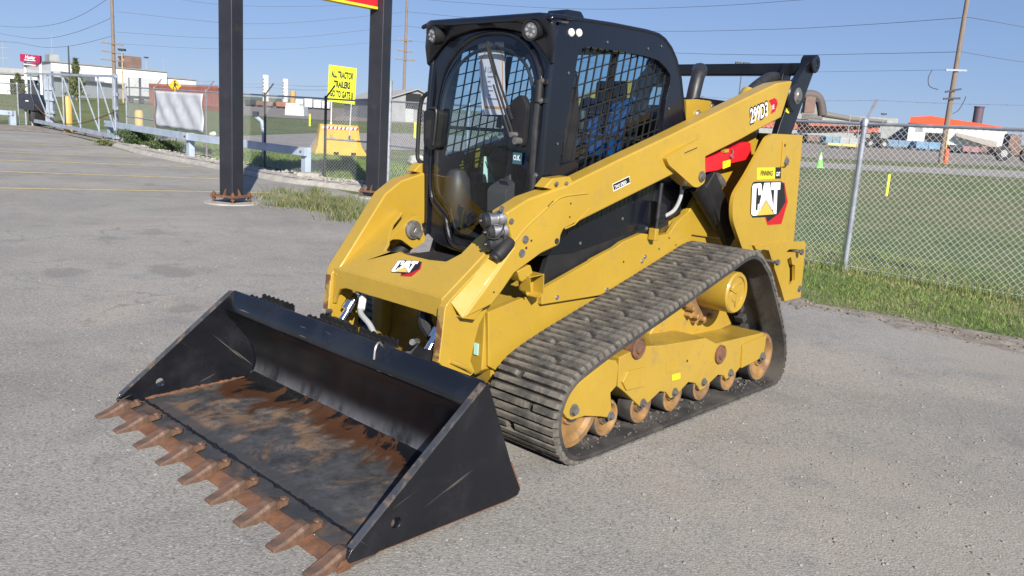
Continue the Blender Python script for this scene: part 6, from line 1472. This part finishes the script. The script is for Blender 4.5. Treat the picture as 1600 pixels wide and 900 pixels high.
def bucket_floor_mat():
    mt, nt, b, v = _start("worn_bucket_floor")
    vs = _vec(nt, v, (1.0, 1.35, 1)); n1 = _noise(nt, vs, 2.3, 9, 0.70, 0.8); n2 = _noise(nt, v, 9, 6, 0.7); n3 = _noise(nt, vs, 1.9, 8, .65, 1.0)
    col = _mix(nt, _ramp(nt, n2, .3, .7), (.028, .029, .031), (.085, .085, .088))
    col = _mix(nt, _math(nt, 'MULTIPLY', _ramp(nt, n1, .47, .60), .85), col, (.21, .125, .07))
    col = _mix(nt, _math(nt, 'MULTIPLY', _math(nt, 'MULTIPLY', _ramp(nt, n2, .50, .64), _ramp(nt, n1, .44, .56)), .6), col, (.27, .18, .115))
    # wet rust streaks and old paint near the back (x small)
    sx = nt.nodes.new("ShaderNodeSeparateXYZ"); nt.links.new(v, sx.inputs[0])
    xr = _math(nt, 'ADD', sx.outputs[0], _math(nt, 'MULTIPLY', _math(nt, 'SUBTRACT', n3, .5), 1.0))
    rustb = _ramp(nt, xr, 1.82, 1.92, 1, 0); col = _mix(nt, _math(nt, 'MULTIPLY', rustb, .95), col, (.075, .032, .014))
    paint = _ramp(nt, _math(nt, 'ADD', xr, _math(nt, 'MULTIPLY', n2, .22)), 1.83, 1.87, 1, 0); col = _mix(nt, paint, col, (.008, .0085, .010))
    frontp = _ramp(nt, _math(nt, 'ADD', sx.outputs[0], _math(nt, 'MULTIPLY', n1, .12)), 2.27, 2.31); col = _mix(nt, _math(nt, 'MULTIPLY', frontp, .8), col, (.05, .05, .052))
    nt.links.new(col, b.inputs['Base Color']); nt.links.new(_ramp(nt, xr, 1.78, 1.9, .3, .68), b.inputs['Roughness']); b.inputs['Metallic'].default_value = .15
    _bump(nt, b, n2, .25, .004); return mt
def wall_mat():
    mt, nt, b, v = _start("scraped_bucket_wall")
    vs = _vec(nt, v, (1, 1, .35)); n1 = _noise(nt, vs, 7, 8, .7, .3); n2 = _noise(nt, v, 30, 4, .7)
    sx = nt.nodes.new("ShaderNodeSeparateXYZ"); nt.links.new(v, sx.inputs[0])
    low = _ramp(nt, _math(nt, 'ADD', sx.outputs[2], _math(nt, 'MULTIPLY', n1, .14)), .15, .29, 1, 0)
    col = _mix(nt, _math(nt, 'MULTIPLY', low, _ramp(nt, n1, .30, .66)), (.006, .0065, .0085), (.12, .12, .13))
    col = _mix(nt, _ramp(nt, n1, .66, .72), col, (.14, .08, .04))
    bend = _ramp(nt, _math(nt, 'ADD', sx.outputs[2], _math(nt, 'MULTIPLY', n2, .03)), .105, .125, 1, 0); col = _mix(nt, _math(nt, 'MULTIPLY', bend, .6), col, (.36, .35, .33))
    nt.links.new(col, b.inputs['Base Color']); nt.links.new(_ramp(nt, low, 0, 1, .3, .6), b.inputs['Roughness']); _bump(nt, b, n1, .15, .004); return mt
MAT['bfloor'] = bucket_floor_mat(); MAT['bwall'] = wall_mat()
fl = MB(); fp_ = [(1.668, .103), (1.70, .0785), (1.80, .0695), (1.95, .065), (2.12, .059), (2.285, .0535)]
fl.xz(fp_ + [(2.285, .024), (1.64, .034)], -BW + .012, BW - .012); O("bucket_floor", fl, MAT['bfloor'], BU, smooth=50)
wl_ = catmull([(1.836, 0, .484), (1.80, 0, .432), (1.742, 0, .366), (1.692, 0, .30), (1.658, 0, .225), (1.649, 0, .16), (1.666, 0, .105)], 4)
wl2 = MB(); wl2.grid([[(p.x + .003, y, p.z + .001) for p in wl_] for y in (-BW + .013, 0, BW - .013)]); O("back_wall", wl2, MAT['bwall'], BU, smooth=60)
# ragged weld step where the floor meets the cutting edge
wd = MB(); wd.tube([(2.287 + rng.normal(0, .0025), y, .046 + rng.normal(0, .002)) for y in np.arange(-1.0, 1.0, .02)], [.004 + abs(rng.normal(0, .0035)) for _ in np.arange(-1.0, 1.0, .02)], 6); O("weld_bead", wd, MAT['bucket'], BU)
# side plates
for s in (1, -1):
    sp_ = [(1.785, .592), (2.30, .178), (2.41, .09), (2.415, .070), (2.33, .046), (1.55, .038), (1.53, .06), (1.765, .588)]
    sp_ = [(1.782, .590), (2.415, .092), (2.418, .066), (2.30, .042), (1.60, .036), (1.545, .042), (1.532, .066), (1.60, .20), (1.765, .587)]
    hole = [(2.208 + .022 * math.cos(a), .132 + .022 * math.sin(a)) for a in np.linspace(0, 2 * math.pi, 14, endpoint=False)]
    mb = MB(); mb.xz(sp_, s * BW, s * (BW + .014), holes=[hole]); so = O("side_plate", mb, MAT['bucket'], BU, bevel=.003)
    wp = [(1.782, .592), (2.412, .098), (2.43, .07), (2.42, .050), (2.30, .046), (2.262, .062), (2.318, .158), (1.99, .345), (1.80, .56)]
    mb = MB(); mb.xz(wp, s * (BW + .0145), s * (BW + .026)); O("wear_plate", mb, MAT['bucket'], so, bevel=.004)
    # top edge bar with rubbed paint, inner weld
    mb = MB(); mb.bar((1.795, s * (BW + .012), .588), (2.41, s * (BW + .012), .100), .028, .010); O("edge_strip", mb, M("rubbed_edge", (.05, .052, .058), .42, var=.3, scale=9, c2=(.16, .11, .07), amt=.7, thr=(.5, .62), scale2=16), so)
    we = [(1.72 + .57 * k / 40, .074 - .018 * k / 40 + rng.normal(0, .002)) for k in range(41)]; mb = MB(); mb.tube([(a, s * (BW - .004), b) for a, b in we], [.006 + abs(rng.normal(0, .003)) for _ in we], 6); O("weld_bead", mb, MAT['rust'], so)
    ws = [(2.28, .046), (2.0, .043), (1.62, .039), (1.552, .046), (1.535, .068), (1.60, .20)]
    mb = MB()
    for a, b in zip(ws[:-1], ws[1:]): mb.bar((a[0], s * (BW + .0075), a[1]), (b[0], s * (BW + .0075), b[1]), .0165, .006, up=(0, 1, 0))
    O("worn_edge", mb, MAT['rust'], so)
    # cutter bar at the bottom of the plate
    mb = MB(); mb.xz([(2.46, .038), (2.44, .06), (2.28, .060), (2.26, .036)], s * (BW + .001), s * (BW + .013)); O("corner_cutter", mb, MAT['rust'], so, bevel=.003)
# cutting edge: plate plus worn front strip
mb = MB(); mb.xz([(2.285, .022), (2.285, .040), (2.41, .036), (2.41, .016)], -BW, BW); CE = O("cutting_edge", mb, M("edge_steel", (.05, .05, .052), .5, var=.25, scale=6, c2=(.12, .07, .04), amt=.6, thr=(.5, .66), scale2=5, bump=.1), BU, bevel=.002)
mb = MB(); mb.xz([(2.405, .012), (2.385, .0405), (2.41, .040), (2.452, .026), (2.455, .014)], -BW - .01, BW + .01); O("worn_strip", mb, MAT['rust'], CE, bevel=.003)
# teeth
def tooth_mesh():
    mb = MB(); secs = [(2.330, .046, .056, .020), (2.345, .046, .060, .036), (2.375, .046, .072, .044), (2.405, .040, .084, .050), (2.43, .026, .080, .052), (2.455, .018, .066, .050), (2.50, .014, .046, .052), (2.552, .014, .028, .044)]
    rows = []
    for x, z0, z1, w in secs:
        w *= .70; rows.append([(x, -w, z0), (x, w, z0), (x, w * .96, z0 + (z1 - z0) * .75), (x, w * .7, z1), (x, -w * .7, z1), (x, -w * .96, z0 + (z1 - z0) * .75), (x, -w, z0)])
    mb.grid(rows); mb.add(rows[0][:6], [tuple(range(6))]); mb.add(rows[-1][:6], [tuple(reversed(range(6)))])
    me = mb.mesh("tooth"); me.materials.append(MAT['tooth']); return me
def tbolt_mesh():
    mb = MB(); mb.cyl((2.352, 0, .050), (2.352, 0, .074), .016, .013, n=8); mb.cyl((2.352, 0, .05), (2.352, 0, .064), .024, n=12); me = mb.mesh("tooth_bolt"); me.materials.append(MAT['tooth']); return me
tm, tb = tooth_mesh(), tbolt_mesh()
for k in range(9):
    y = -.968 + k * (1.936 / 8)
    o = bpy.data.objects.new("tooth", tm); COL.objects.link(o); o.parent = BU; o.location = (rng.normal(0, .002), y, rng.normal(0, .001)); o.scale = (1, 1 + rng.normal(0, .05), 1)
    b_ = o.modifiers.new("bevel", 'BEVEL'); b_.width = .005; b_.segments = 2; b_.limit_method = 'ANGLE'
    o2 = bpy.data.objects.new("tooth_bolt", tb); COL.objects.link(o2); o2.parent = BU; o2.location = (0, y, 0)
# serrated step pads and loop on the top edge
for y0, y1, x in ((-.86, -.53, 1.797), (-.30, .02, 1.785), (.04, .34, 1.785)):
    mb = MB(); N_ = int((y1 - y0) / .022); pts_ = []
    for i in range(N_ + 1):
        yy = y0 + (y1 - y0) * i / N_; pts_.append((yy, .592 + (.010 if i % 2 else 0)))
    pts_ += [(y1, .560), (y0, .560)]
    mb.prism(pts_, x - .035, x - .029, lambda p, q, t: (t, p, q)); mb.prism([(a, b - .004) for a, b in pts_], x - .11, x - .104, lambda p, q, t: (t, p, q)); mb.box((x - .05, (y0 + y1) / 2, .562), (.12, y1 - y0, .008)); O("step_pad", mb, MAT['blackmatte'], BU)
mb = MB(); mb.tube(catmull([(1.775, .36, .57), (1.80, .36, .605), (1.825, .365, .585), (1.835, .37, .535)], 5), .006, 6); O("wire_loop", mb, MAT['boltgrey'], BU)

# ---------------------------------------------------------------- cab
CAB_W = .46
MAT['cab'] = M("cab_black_paint", (0.0055, 0.0068, 0.012), 0.26, var=0.15, scale=2, c2=(0.012, 0.013, 0.018), amt=0.5, thr=(0.5, 0.8), scale2=2, coat=0.3)
out_side = [(.845, 2.105), (.80, 2.14), (.70, 2.148), (.40, 2.162), (.10, 2.168), (-.02, 2.163), (-.09, 2.145), (-.16, 2.105), (-.22, 2.05), (-.28, 1.96), (-.325, 1.85), (-.35, 1.77), (-.40, 1.66), (-.44, 1.50), (-.44, 1.12), (.60, .95), (.885, .95), (.897, 1.35), (.888, 1.66), (.88, 1.83), (.86, 2.0)]
win = rnd_poly(side(.46, [(190, 62), (240, 44), (420, 72), (560, 98), (618, 118), (660, 160), (686, 200), (683, 245), (660, 330), (650, 420), (640, 560), (560, 660), (300, 760), (160, 778), (150, 755), (185, 690), (178, 664), (150, 668), (82, 690)], (850, 60), 3.4625), .015, 3)
ow = [(p[0], p[1]) for p in out_side]
sides = []
for s in (1, -1):
    mb = MB(); mb.xz(ow, s * (CAB_W - .045), s * CAB_W, holes=[win]); sides.append(O("cab_side", mb, MAT['cab'], LD, bevel=.008, seg=3))
    # glass, guard of flat bars
    cx = sum(p[0] for p in win) / len(win); cz = sum(p[1] for p in win) / len(win)
    mb = MB(); big = [(cx + (p[0] - cx) * 1.03, cz + (p[1] - cz) * 1.03) for p in win]
    mb.add([(p[0], s * (CAB_W - .050), p[1]) for p in big], [tuple(t) for t in tessellate_polygon([[Vector((p[0], p[1], 0)) for p in big]])]); O("side_window", mb, MAT['glass2'], sides[-1], smooth=0)
    from mathutils.geometry import intersect_line_line_2d
    def clip(p0, d):                                     # parts of an endless line inside the window
        p0 = Vector(p0); d = Vector(d).normalized(); a, b = p0 - d * 4, p0 + d * 4; ts = []
        for i in range(len(win)):
            q, r = Vector(win[i]), Vector(win[(i + 1) % len(win)]); e = r - q; den = d.x * e.y - d.y * e.x
            if abs(den) < 1e-9: continue
            w = q - p0; t = (w.x * e.y - w.y * e.x) / den; u = (w.x * d.y - w.y * d.x) / den
            if 0 <= u < 1: ts.append(t)
        ts.sort(); return [(p0 + d * (t0 - .015), p0 + d * (t1 + .015)) for t0, t1 in zip(ts[::2], ts[1::2])]
    dA = Vector((.094, -.583)); q0, q1 = side(.46, [(870 + 160 / 6.92, 70 + 365 / 6.92), (870 + 610 / 6.92, 70 + 240 / 6.92)]); dB = Vector((q1[0] - q0[0], q1[1] - q0[1]))
    gd_ = None
    for k in range(-16, 18):
        for a, b in clip((.35 + k * .060, 1.72), dA):
            mb = MB(); mb.bar((a.x, s * (CAB_W - .03), a.y), (b.x, s * (CAB_W - .03), b.y), .006, .0075 if k != 4 else .010, up=(0, 1, 0)); o = O("guard_bar", mb, MAT['blackmatte'], sides[-1], smooth=0)
    for k in range(-16, 18):
        for a, b in clip((.35, 1.70 + k * .066), dB):
            mb = MB(); mb.bar((a.x, s * (CAB_W - .036), a.y), (b.x, s * (CAB_W - .036), b.y), .006, .0075, up=(0, 1, 0)); o = O("guard_bar", mb, MAT['blackmatte'], sides[-1], smooth=0)
    # window frame bars: upright and horizontal mullion
    for p0, d, w in ((side(.46, [(430, 85), (360, 520)], (850, 60), 3.4625), 0, .030), (side(.46, [(105, 520), (620, 552)], (850, 60), 3.4625), 0, .028)):
        a, b = p0; mb = MB(); mb.bar((a[0], s * (CAB_W - .058), a[1]), (b[0], s * (CAB_W - .058), b[1]), .02, w, up=(0, 1, 0)); O("mullion", mb, MAT['blackmatte'], sides[-1])
    for (u, v) in ((892, 51), (904, 51.5)):
        if s > 0:
            x, z = side(.46, [(u, v)])[0]; mb = MB(); mb.lathe((x, .455, z), (0, 1, 0), [(0, .020), (.012, .020), (.018, .014), (.019, .001)], 16); O("side_reflector", mb, MAT['white'], sides[-1])
    for (u, v) in ((130, 187), (340, 20), (560, 55), (632, 42), (672, 380), (715, 475), (70, 570)):
        x, z = side(.46, [(u, v)], (850, 60), 3.4625)[0]; hexbolt(sides[-1], (x, s * .46, z), (0, s, 0), .007, .006, MAT['boltgrey'], washer=False)
# roof skin
rp_ = [(.93, 2.125), (.90, 2.142), (.80, 2.150), (.70, 2.156), (.40, 2.170), (.10, 2.176), (-.02, 2.171), (-.09, 2.153), (-.165, 2.112), (-.228, 2.055), (-.29, 1.962), (-.334, 1.85), (-.36, 1.77), (-.41, 1.66), (-.45, 1.5), (-.45, 1.12)]
mb = MB(); rows = []
hw_ = lambda x: .485 if x > .78 else .468
for x, z in rp_: rows.append([(x, -hw_(x), z - .018), (x, -hw_(x) + .006, z - .004), (x, -hw_(x) + .025, z), (x, -.2, z + .004), (x, .2, z + .004), (x, hw_(x) - .025, z), (x, hw_(x) - .006, z - .004), (x, hw_(x), z - .018)])
mb.grid(rows[:9]); mb.grid([r_[:3] + [(r_[2][0], -.37, r_[2][2] + .002)] for r_ in rows[8:14]]); mb.grid([[(r_[5][0], .37, r_[5][2] + .002)] + r_[5:] for r_ in rows[8:14]]); RF = O("cab_roof", mb, MAT['cab'], LD, smooth=60); md = RF.modifiers.new("thickness", 'SOLIDIFY'); md.thickness = .02; md.offset = -1
# rear wall with a window opening, floor, bulkhead
mb = MB(); rw = [(-.44, 1.12), (.44, 1.12), (.44, 1.63), (-.44, 1.63)]
mb.prism(rw, 0, .03, lambda p, q, t: (-.415 + max(0, q - 1.6) * .42 + t, p, q)); O("cab_rear_wall", mb, MAT['cab'], LD)
mb = MB(); mb.grid([[(x + .012, y, z - .012) for y in (-.38, 0, .38)] for x, z in rp_[8:14]]); O("rear_window", mb, MAT['glass2'], LD, smooth=80)
mb = MB(); mb.box((.22, 0, .96), (1.28, .84, .03)); O("cab_floor", mb, MAT['blackmatte'], LD)
mb = MB(); mb.box((-.20, 0, 1.15), (.50, .82, .36)); O("seat_base_box", mb, MAT['blackmatte'], LD, bevel=.03)
# door frame
glass_o = [(-.42, 1.38), (-.398, 1.173), (-.33, 1.105), (-.268, 1.060), (-.245, 1.0), (-.215, .940), (-.17, .915), (-.10, .906), (.10, .906), (.17, .915), (.215, .94), (.245, 1.0), (.268, 1.06), (.33, 1.105), (.398, 1.173), (.415, 1.38), (.408, 1.60), (.405, 1.79), (.388, 1.875), (.335, 1.968), (.235, 2.040), (.11, 2.070), (-.04, 2.066), (-.165, 2.028), (-.275, 1.945), (-.352, 1.825), (-.39, 1.66)]
glass_o = [(p.x, p.y) for p in catmull([(a, b, 0) for a, b in glass_o], 4, True)]
fr_o = [(-.458, 2.10), (.458, 2.10), (.458, .96), (.27, .90), (.0, .885), (-.20, .885), (-.34, .905), (-.458, .965)]
mb = MB(); mb.yz(fr_o, .835, .87, holes=[[(a * .985, 1.48 + (b - 1.48) * .985) for a, b in glass_o]]); DF = O("cab_front_frame", mb, MAT['cab'], LD, bevel=.006)
# corner posts thicken the frame
for s in (1, -1):
    mb = MB(); mb.tube([(.868, s * .447, .97), (.890, s * .447, 1.35), (.882, s * .447, 1.66), (.874, s * .447, 1.83), (.855, s * .447, 2.08)], .016, 10); O("corner_post", mb, MAT['cab'], DF)
# bowed glass with a black rim
gc = (0.0, 1.50)
def gpt_(a, b, r, lift=0): 
    y, z = gc[0] + (a - gc[0]) * r, gc[1] + (b - gc[1]) * r
    return (.876 + .055 * (1 - r * r) * (1 - .25 * abs(z - 1.5)) + lift, y, z)
mb = MB(); mb.grid([[gpt_(a, b, r) for a, b in glass_o + glass_o[:1]] for r in (.99, .9, .75, .55, .3, .02)]); mb.add([gpt_(a, b, .02) for a, b in glass_o], [tuple(range(len(glass_o)))])
DG = O("door_glass", mb, MAT['glass'], LD, smooth=180)
mb = MB(); mb.tube([gpt_(a, b, .995, .004) for a, b in glass_o], .012, 8, True); O("glass_seal", mb, MAT['cab'], DG)
mb = MB(); mb.grid([[gpt_(a, b, r, .0025) for a, b in glass_o + glass_o[:1]] for r in (1.0, .955, .915)]); O("black_band", mb, MAT['cab'], DG, smooth=180)
mb = MB(); mb.tube([gpt_(a, b, .86, -.012) for a, b in glass_o], .009, 8, True); O("inner_frame", mb, MAT['blackmatte'], DG)
# visor over the door
mb = MB(); rows = []
for i in range(25):
    t = i / 24; y = -.485 + .97 * t; k = abs(y) / .485
    zt = 2.142 - .035 * max(0, (k - .88) / .12) ** 2; arch = 2.085 - .10 * k ** 2 - .16 * max(0, k - .6) ** 1.5 * 2
    x_t = .945 - .05 * max(0, (k - .8) / .2) ** 2
    rows.append([(x_t - .10, y, zt + .012), (x_t - .012, y, zt + .004), (x_t, y, zt - .010), (x_t - .004, y, zt - .03), (.915 - .02 * k, y, (zt + arch) / 2 + .005), (.893, y * .96, arch + .012), (.878, y * .95, arch)])
mb.grid(rows); VS = O("roof_visor", mb, MAT['cab'], LD, smooth=60); md = VS.modifiers.new("thickness", 'SOLIDIFY'); md.thickness = .012; md.offset = -1
mb = MB(); mb.xz(rnd_poly([(.70, 2.165), (.68, 2.20), (.56, 2.205), (.52, 2.168)], .01), .24, .36); O("roof_box", mb, MAT['cab'], LD, bevel=.006)
for s in (1, -1):
    c = Vector((.875, s * .358, 2.068)); d = Vector((1, s * .16, -.10)).normalized()
    mb = MB(); mb.lathe(c, d, [(0, .030), (.02, .046), (.065, .050), (.078, .050), (.078, .043), (.070, .041), (.070, .001)], 28); lt = O("work_light", mb, MAT['blackmatte'], LD)
    mb = MB(); mb.lathe(c + d * .070, d, [(0, .040), (.004, .038), (.006, .03), (.007, .001)], 28); ln = O("lamp_lens", mb, MAT['lens'], lt)
    for k in range(6):
        a = d.orthogonal().normalized(); b = d.cross(a); w = k * math.pi / 3; mb = MB(); mb.cyl(c + d * .076 + (a * math.cos(w) + b * math.sin(w)) * .022, c + d * .079 + (a * math.cos(w) + b * math.sin(w)) * .022, .008, n=10); O("led", mb, MAT['led'], lt)
# grab bar, latch, hinges
mb = MB(); mb.tube(catmull([(.87, -.43, 1.765), (.88, -.47, 1.752), (.885, -.505, 1.72), (.888, -.52, 1.64), (.89, -.522, 1.50), (.89, -.522, 1.40), (.888, -.505, 1.368), (.87, -.455, 1.352)], 5), .012, 12); O("grab_bar", mb, MAT['blackmatte'], LD)
mb = MB(); mb.yz(rnd_poly([(-.435, 1.655), (-.345, 1.668), (-.30, 1.655), (-.315, 1.455), (-.36, 1.438), (-.425, 1.47)], .018), .865, .930); LT = O("door_latch", mb, MAT['blackmatte'], LD, bevel=.008)
mb = MB(); mb.yz(rnd_poly([(-.412, 1.60), (-.365, 1.61), (-.37, 1.50), (-.408, 1.50)], .012), .929, .932); O("latch_recess", mb, MAT['opening'], LT)
mb = MB(); mb.tube(catmull([(.925, -.40, 1.668), (.935, -.345, 1.672), (.937, -.318, 1.655), (.937, -.322, 1.56), (.935, -.335, 1.465)], 5), .007, 8); O("latch_rim", mb, MAT['rubberhose'], LT)
for z in (1.775, 1.31):
    mb = MB(); mb.cyl((.895, .405, z - .055), (.895, .405, z + .055), .024, n=16); mb.box((.885, .43, z + .045), (.03, .06, .025)); mb.box((.885, .43, z - .045), (.03, .06, .025)); hg_ = O("door_hinge", mb, MAT['blackmatte'], LD, bevel=.003)
    hexbolt(hg_, (.90, .425, z + .05), (1, 0, 0), .010, .012); hexbolt(hg_, (.90, .425, z - .045), (1, 0, 0), .010, .012)
mb = MB(); mb.tube([(.893, .395, 1.36), (.90, .398, 1.60), (.893, .40, 1.74)], .018, 10); O("hinge_bar", mb, MAT['rubberhose'], LD)
# wiper
mb = MB(); mb.tube([(.945, .305, 1.53), (.955, .17, 1.79), (.935, .055, 2.0)], .0065, 8); WA = O("wiper", mb, MAT['blackmatte'], LD)
mb = MB(); mb.tube([(.950, .275, 1.545), (.960, .145, 1.80)], .005, 8); O("wiper_link", mb, MAT['rubberhose'], WA)
mb = MB(); mb.tube([(.935, .27, 1.63), (.938, .14, 1.86), (.922, .045, 2.02)], .007, 6); O("wiper_blade", mb, MAT['rubberhose'], WA)
mb = MB(); mb.yz(rnd_poly([(.23, 1.72), (.30, 1.76), (.345, 1.70), (.34, 1.50), (.29, 1.49), (.24, 1.58)], .02), .875, .915); O("wiper_motor_cover", mb, MAT['blackmatte'], WA, bevel=.01)
mb = MB(); mb.cyl((.90, .315, 1.525), (.955, .315, 1.525), .018, n=14); mb.cyl((.90, .285, 1.555), (.955, .285, 1.555), .014, n=14); O("wiper_pivot", mb, MAT['boltgrey'], WA)
# OK sticker
mb = MB(); mb.box((.912, .30, 1.437), (.003, .062, .058)); st = O("teal_sticker", mb, M("teal_print", (.03, .10, .13), .5), DG)
me = text_mesh("O.K.", .036, offset=.001, sx=.75, align='CENTER'); me.transform(Matrix(((0, 0, 1, .9145), (1, 0, 0, .300), (0, 1, 0, 1.428), (0, 0, 0, 1)))); O("lettering", me, MAT['white'], st)
# seat with blue cover, arm pods, joysticks, dash
mb = MB(); mb.xz(rnd_poly([(.30, 1.33), (.32, 1.42), (.0, 1.42), (-.12, 1.44), (-.20, 1.80), (-.27, 1.80), (-.24, 1.40), (-.22, 1.33)], .03), -.20, .20); ST = O("seat", mb, MAT['seat'], LD, bevel=.02)
mb = MB(); mb.xz(rnd_poly([(-.195, 1.80), (-.20, 1.92), (-.26, 1.92), (-.265, 1.80)], .03), -.10, .10); O("headrest", mb, MAT['seat'], ST, bevel=.02)
mb = MB(); rows = []
for i in range(17):
    y = -.205 + .41 * i / 16; rows.append([(x + .010 * math.sin(9 * i + 13 * z), y, z + .008 * math.sin(5 * i + 21 * x)) for x, z in ((.335, 1.36), (.33, 1.435), (.18, 1.44), (.0, 1.44), (-.09, 1.46), (-.12, 1.55), (-.15, 1.68), (-.175, 1.79), (-.24, 1.82))])
mb.grid(rows); cv = O("seat_cover", mb, MAT['blue'], ST, smooth=80)
for s in (1, -1):
    mb = MB(); mb.xz(rnd_poly([(.46, 1.40), (.42, 1.46), (.0, 1.47), (-.10, 1.42), (.0, 1.20), (.34, 1.16)], .03), s * .24, s * .37); ap = O("arm_console", mb, MAT['blackmatte'], LD, bevel=.02)
    mb = MB(); mb.lathe((.38, s * .29, 1.44), (.1, 0, 1), [(0, .055), (.02, .05), (.025, .044), (.045, .046), (.05, .036), (.07, .038), (.075, .024), (.10, .018), (.16, .020), (.17, .032), (.24, .034), (.27, .022), (.272, .001)], 20); O("joystick", mb, MAT['seat'], ap)
    # grey knee pad beside the door
    mb = MB(); mb.lathe((.74, s * .33, 1.00), (.02, 0, 1), [(0, .05), (.05, .075), (.18, .085), (.28, .075), (.33, .045), (.34, .001)], 20); O("knee_pad", mb, MAT['seat'] if s > 0 else M("grey_plastic", (.035, .034, .036), .5), LD)
mb = MB(); mb.xz(rnd_poly([(.82, 1.02), (.84, 1.26), (.72, 1.32), (.62, 1.10), (.66, 1.0)], .03), .02, .16); O("pedal_post", mb, M("grey_plastic_post", (.05, .05, .052), .5), LD, bevel=.015)
mb = MB(); mb.lathe((.70, .06, 1.22), (0, 0, 1), [(0, .07), (.02, .075), (.03, .062), (.05, .068), (.06, .056), (.08, .06), (.09, .04), (.20, .018), (.30, .022), (.34, .001)], 20); O("travel_lever", mb, MAT['seat'], LD)
mb = MB(); mb.yz(rnd_poly([(.17, 2.04), (.40, 1.90), (.43, 1.70), (.43, 1.25), (.33, 1.22), (.30, 1.45), (.24, 1.62)], .03), .60, .70); O("instrument_panel", mb, MAT['blackmatte'], LD, bevel=.02)
mb = MB(); mb.box((.40, -.405, 1.33), (.12, .004, .16)); sk = O("mint_sticker", mb, MAT['mint'], LD)
for q in (-.03, .0, .03):
    mb = MB(); mb.bar((.40 + q, -.4015, 1.31 + q), (.42 + q, -.4015, 1.35 + q), .006, .003, up=(0, 1, 0)); O("sticker_mark", mb, MAT['print_black'], sk)
mb = MB(); mb.box((.55, -.28, 1.72), (.04, .10, .14)); mb.cyl((.55, -.28, 1.79), (.55, -.36, 2.05), .008, n=8); O("monitor", mb, MAT['blackmatte'], LD, bevel=.008)
mb = MB(); mb.box((.27, 0, 2.09), (.76, .80, .05)); O("headliner", mb, MAT['seat'], LD, bevel=.02)
# price tag hanging inside the glass: a thing of its own
c0 = Matrix.Rotation(YAW, 4, 'Z'); tg_loc = Vector((TX, TY, 0)) + (c0 @ Vector((.842, .02, 2.05)))
TG = E("price_tag", tg_loc, "long white paper price tag with an orange outline hanging inside the cab door glass", "price tag", rz=YAW)
tagp = [(-.115, 0), (.083, .005), (.132, -.395), (-.047, -.40)]
def tg(y, z): return (y - .02, z)
mb = MB(); mb.yz([tg(*p) for p in tagp], -.001, .0); pp = O("paper", mb, MAT['paper'], TG, smooth=0)
inn = [(-.015, -.045), (.045, -.04), (.085, -.095), (.108, -.36), (-.030, -.36), (-.082, -.11)]
mb = MB()
for i in range(6):
    a, b = tg(*inn[i]), tg(*inn[(i + 1) % 6]); mb.bar((.0012, a[0], a[1]), (.0012, b[0], b[1]), .005 if i != 3 else .012, .001, up=(1, 0, 0))
O("outline_print", mb, MAT['paper_orange'], pp, smooth=0)
me = text_mesh("$ 1,2000", .040, offset=.0005, sx=.62); me.transform(Matrix(((0, 0, 1, .002), (1, 0, 0, -.065), (-.04, 1, 0, -.175), (0, 0, 0, 1)))); O("lettering", me, MAT['paper_grey'], pp)
mb = MB()
for k, (z, w) in enumerate(((-.20, .05), (-.225, .02), (-.25, .03), (-.272, .04), (-.295, .02), (-.315, .07))): mb.box((.0012, -.04 + w / 2 + k * .003, z), (.001, w, .006))
tag(O("small_print", mb, MAT['paper_grey'], pp, smooth=0), kind='stuff')
mb = MB(); mb.tube(catmull([(.003, .0, .03), (.004, -.01, -.02), (.003, .012, -.06), (.0, .02, -.065)], 5), .0025, 6); O("string", mb, MAT['cable'], TG)
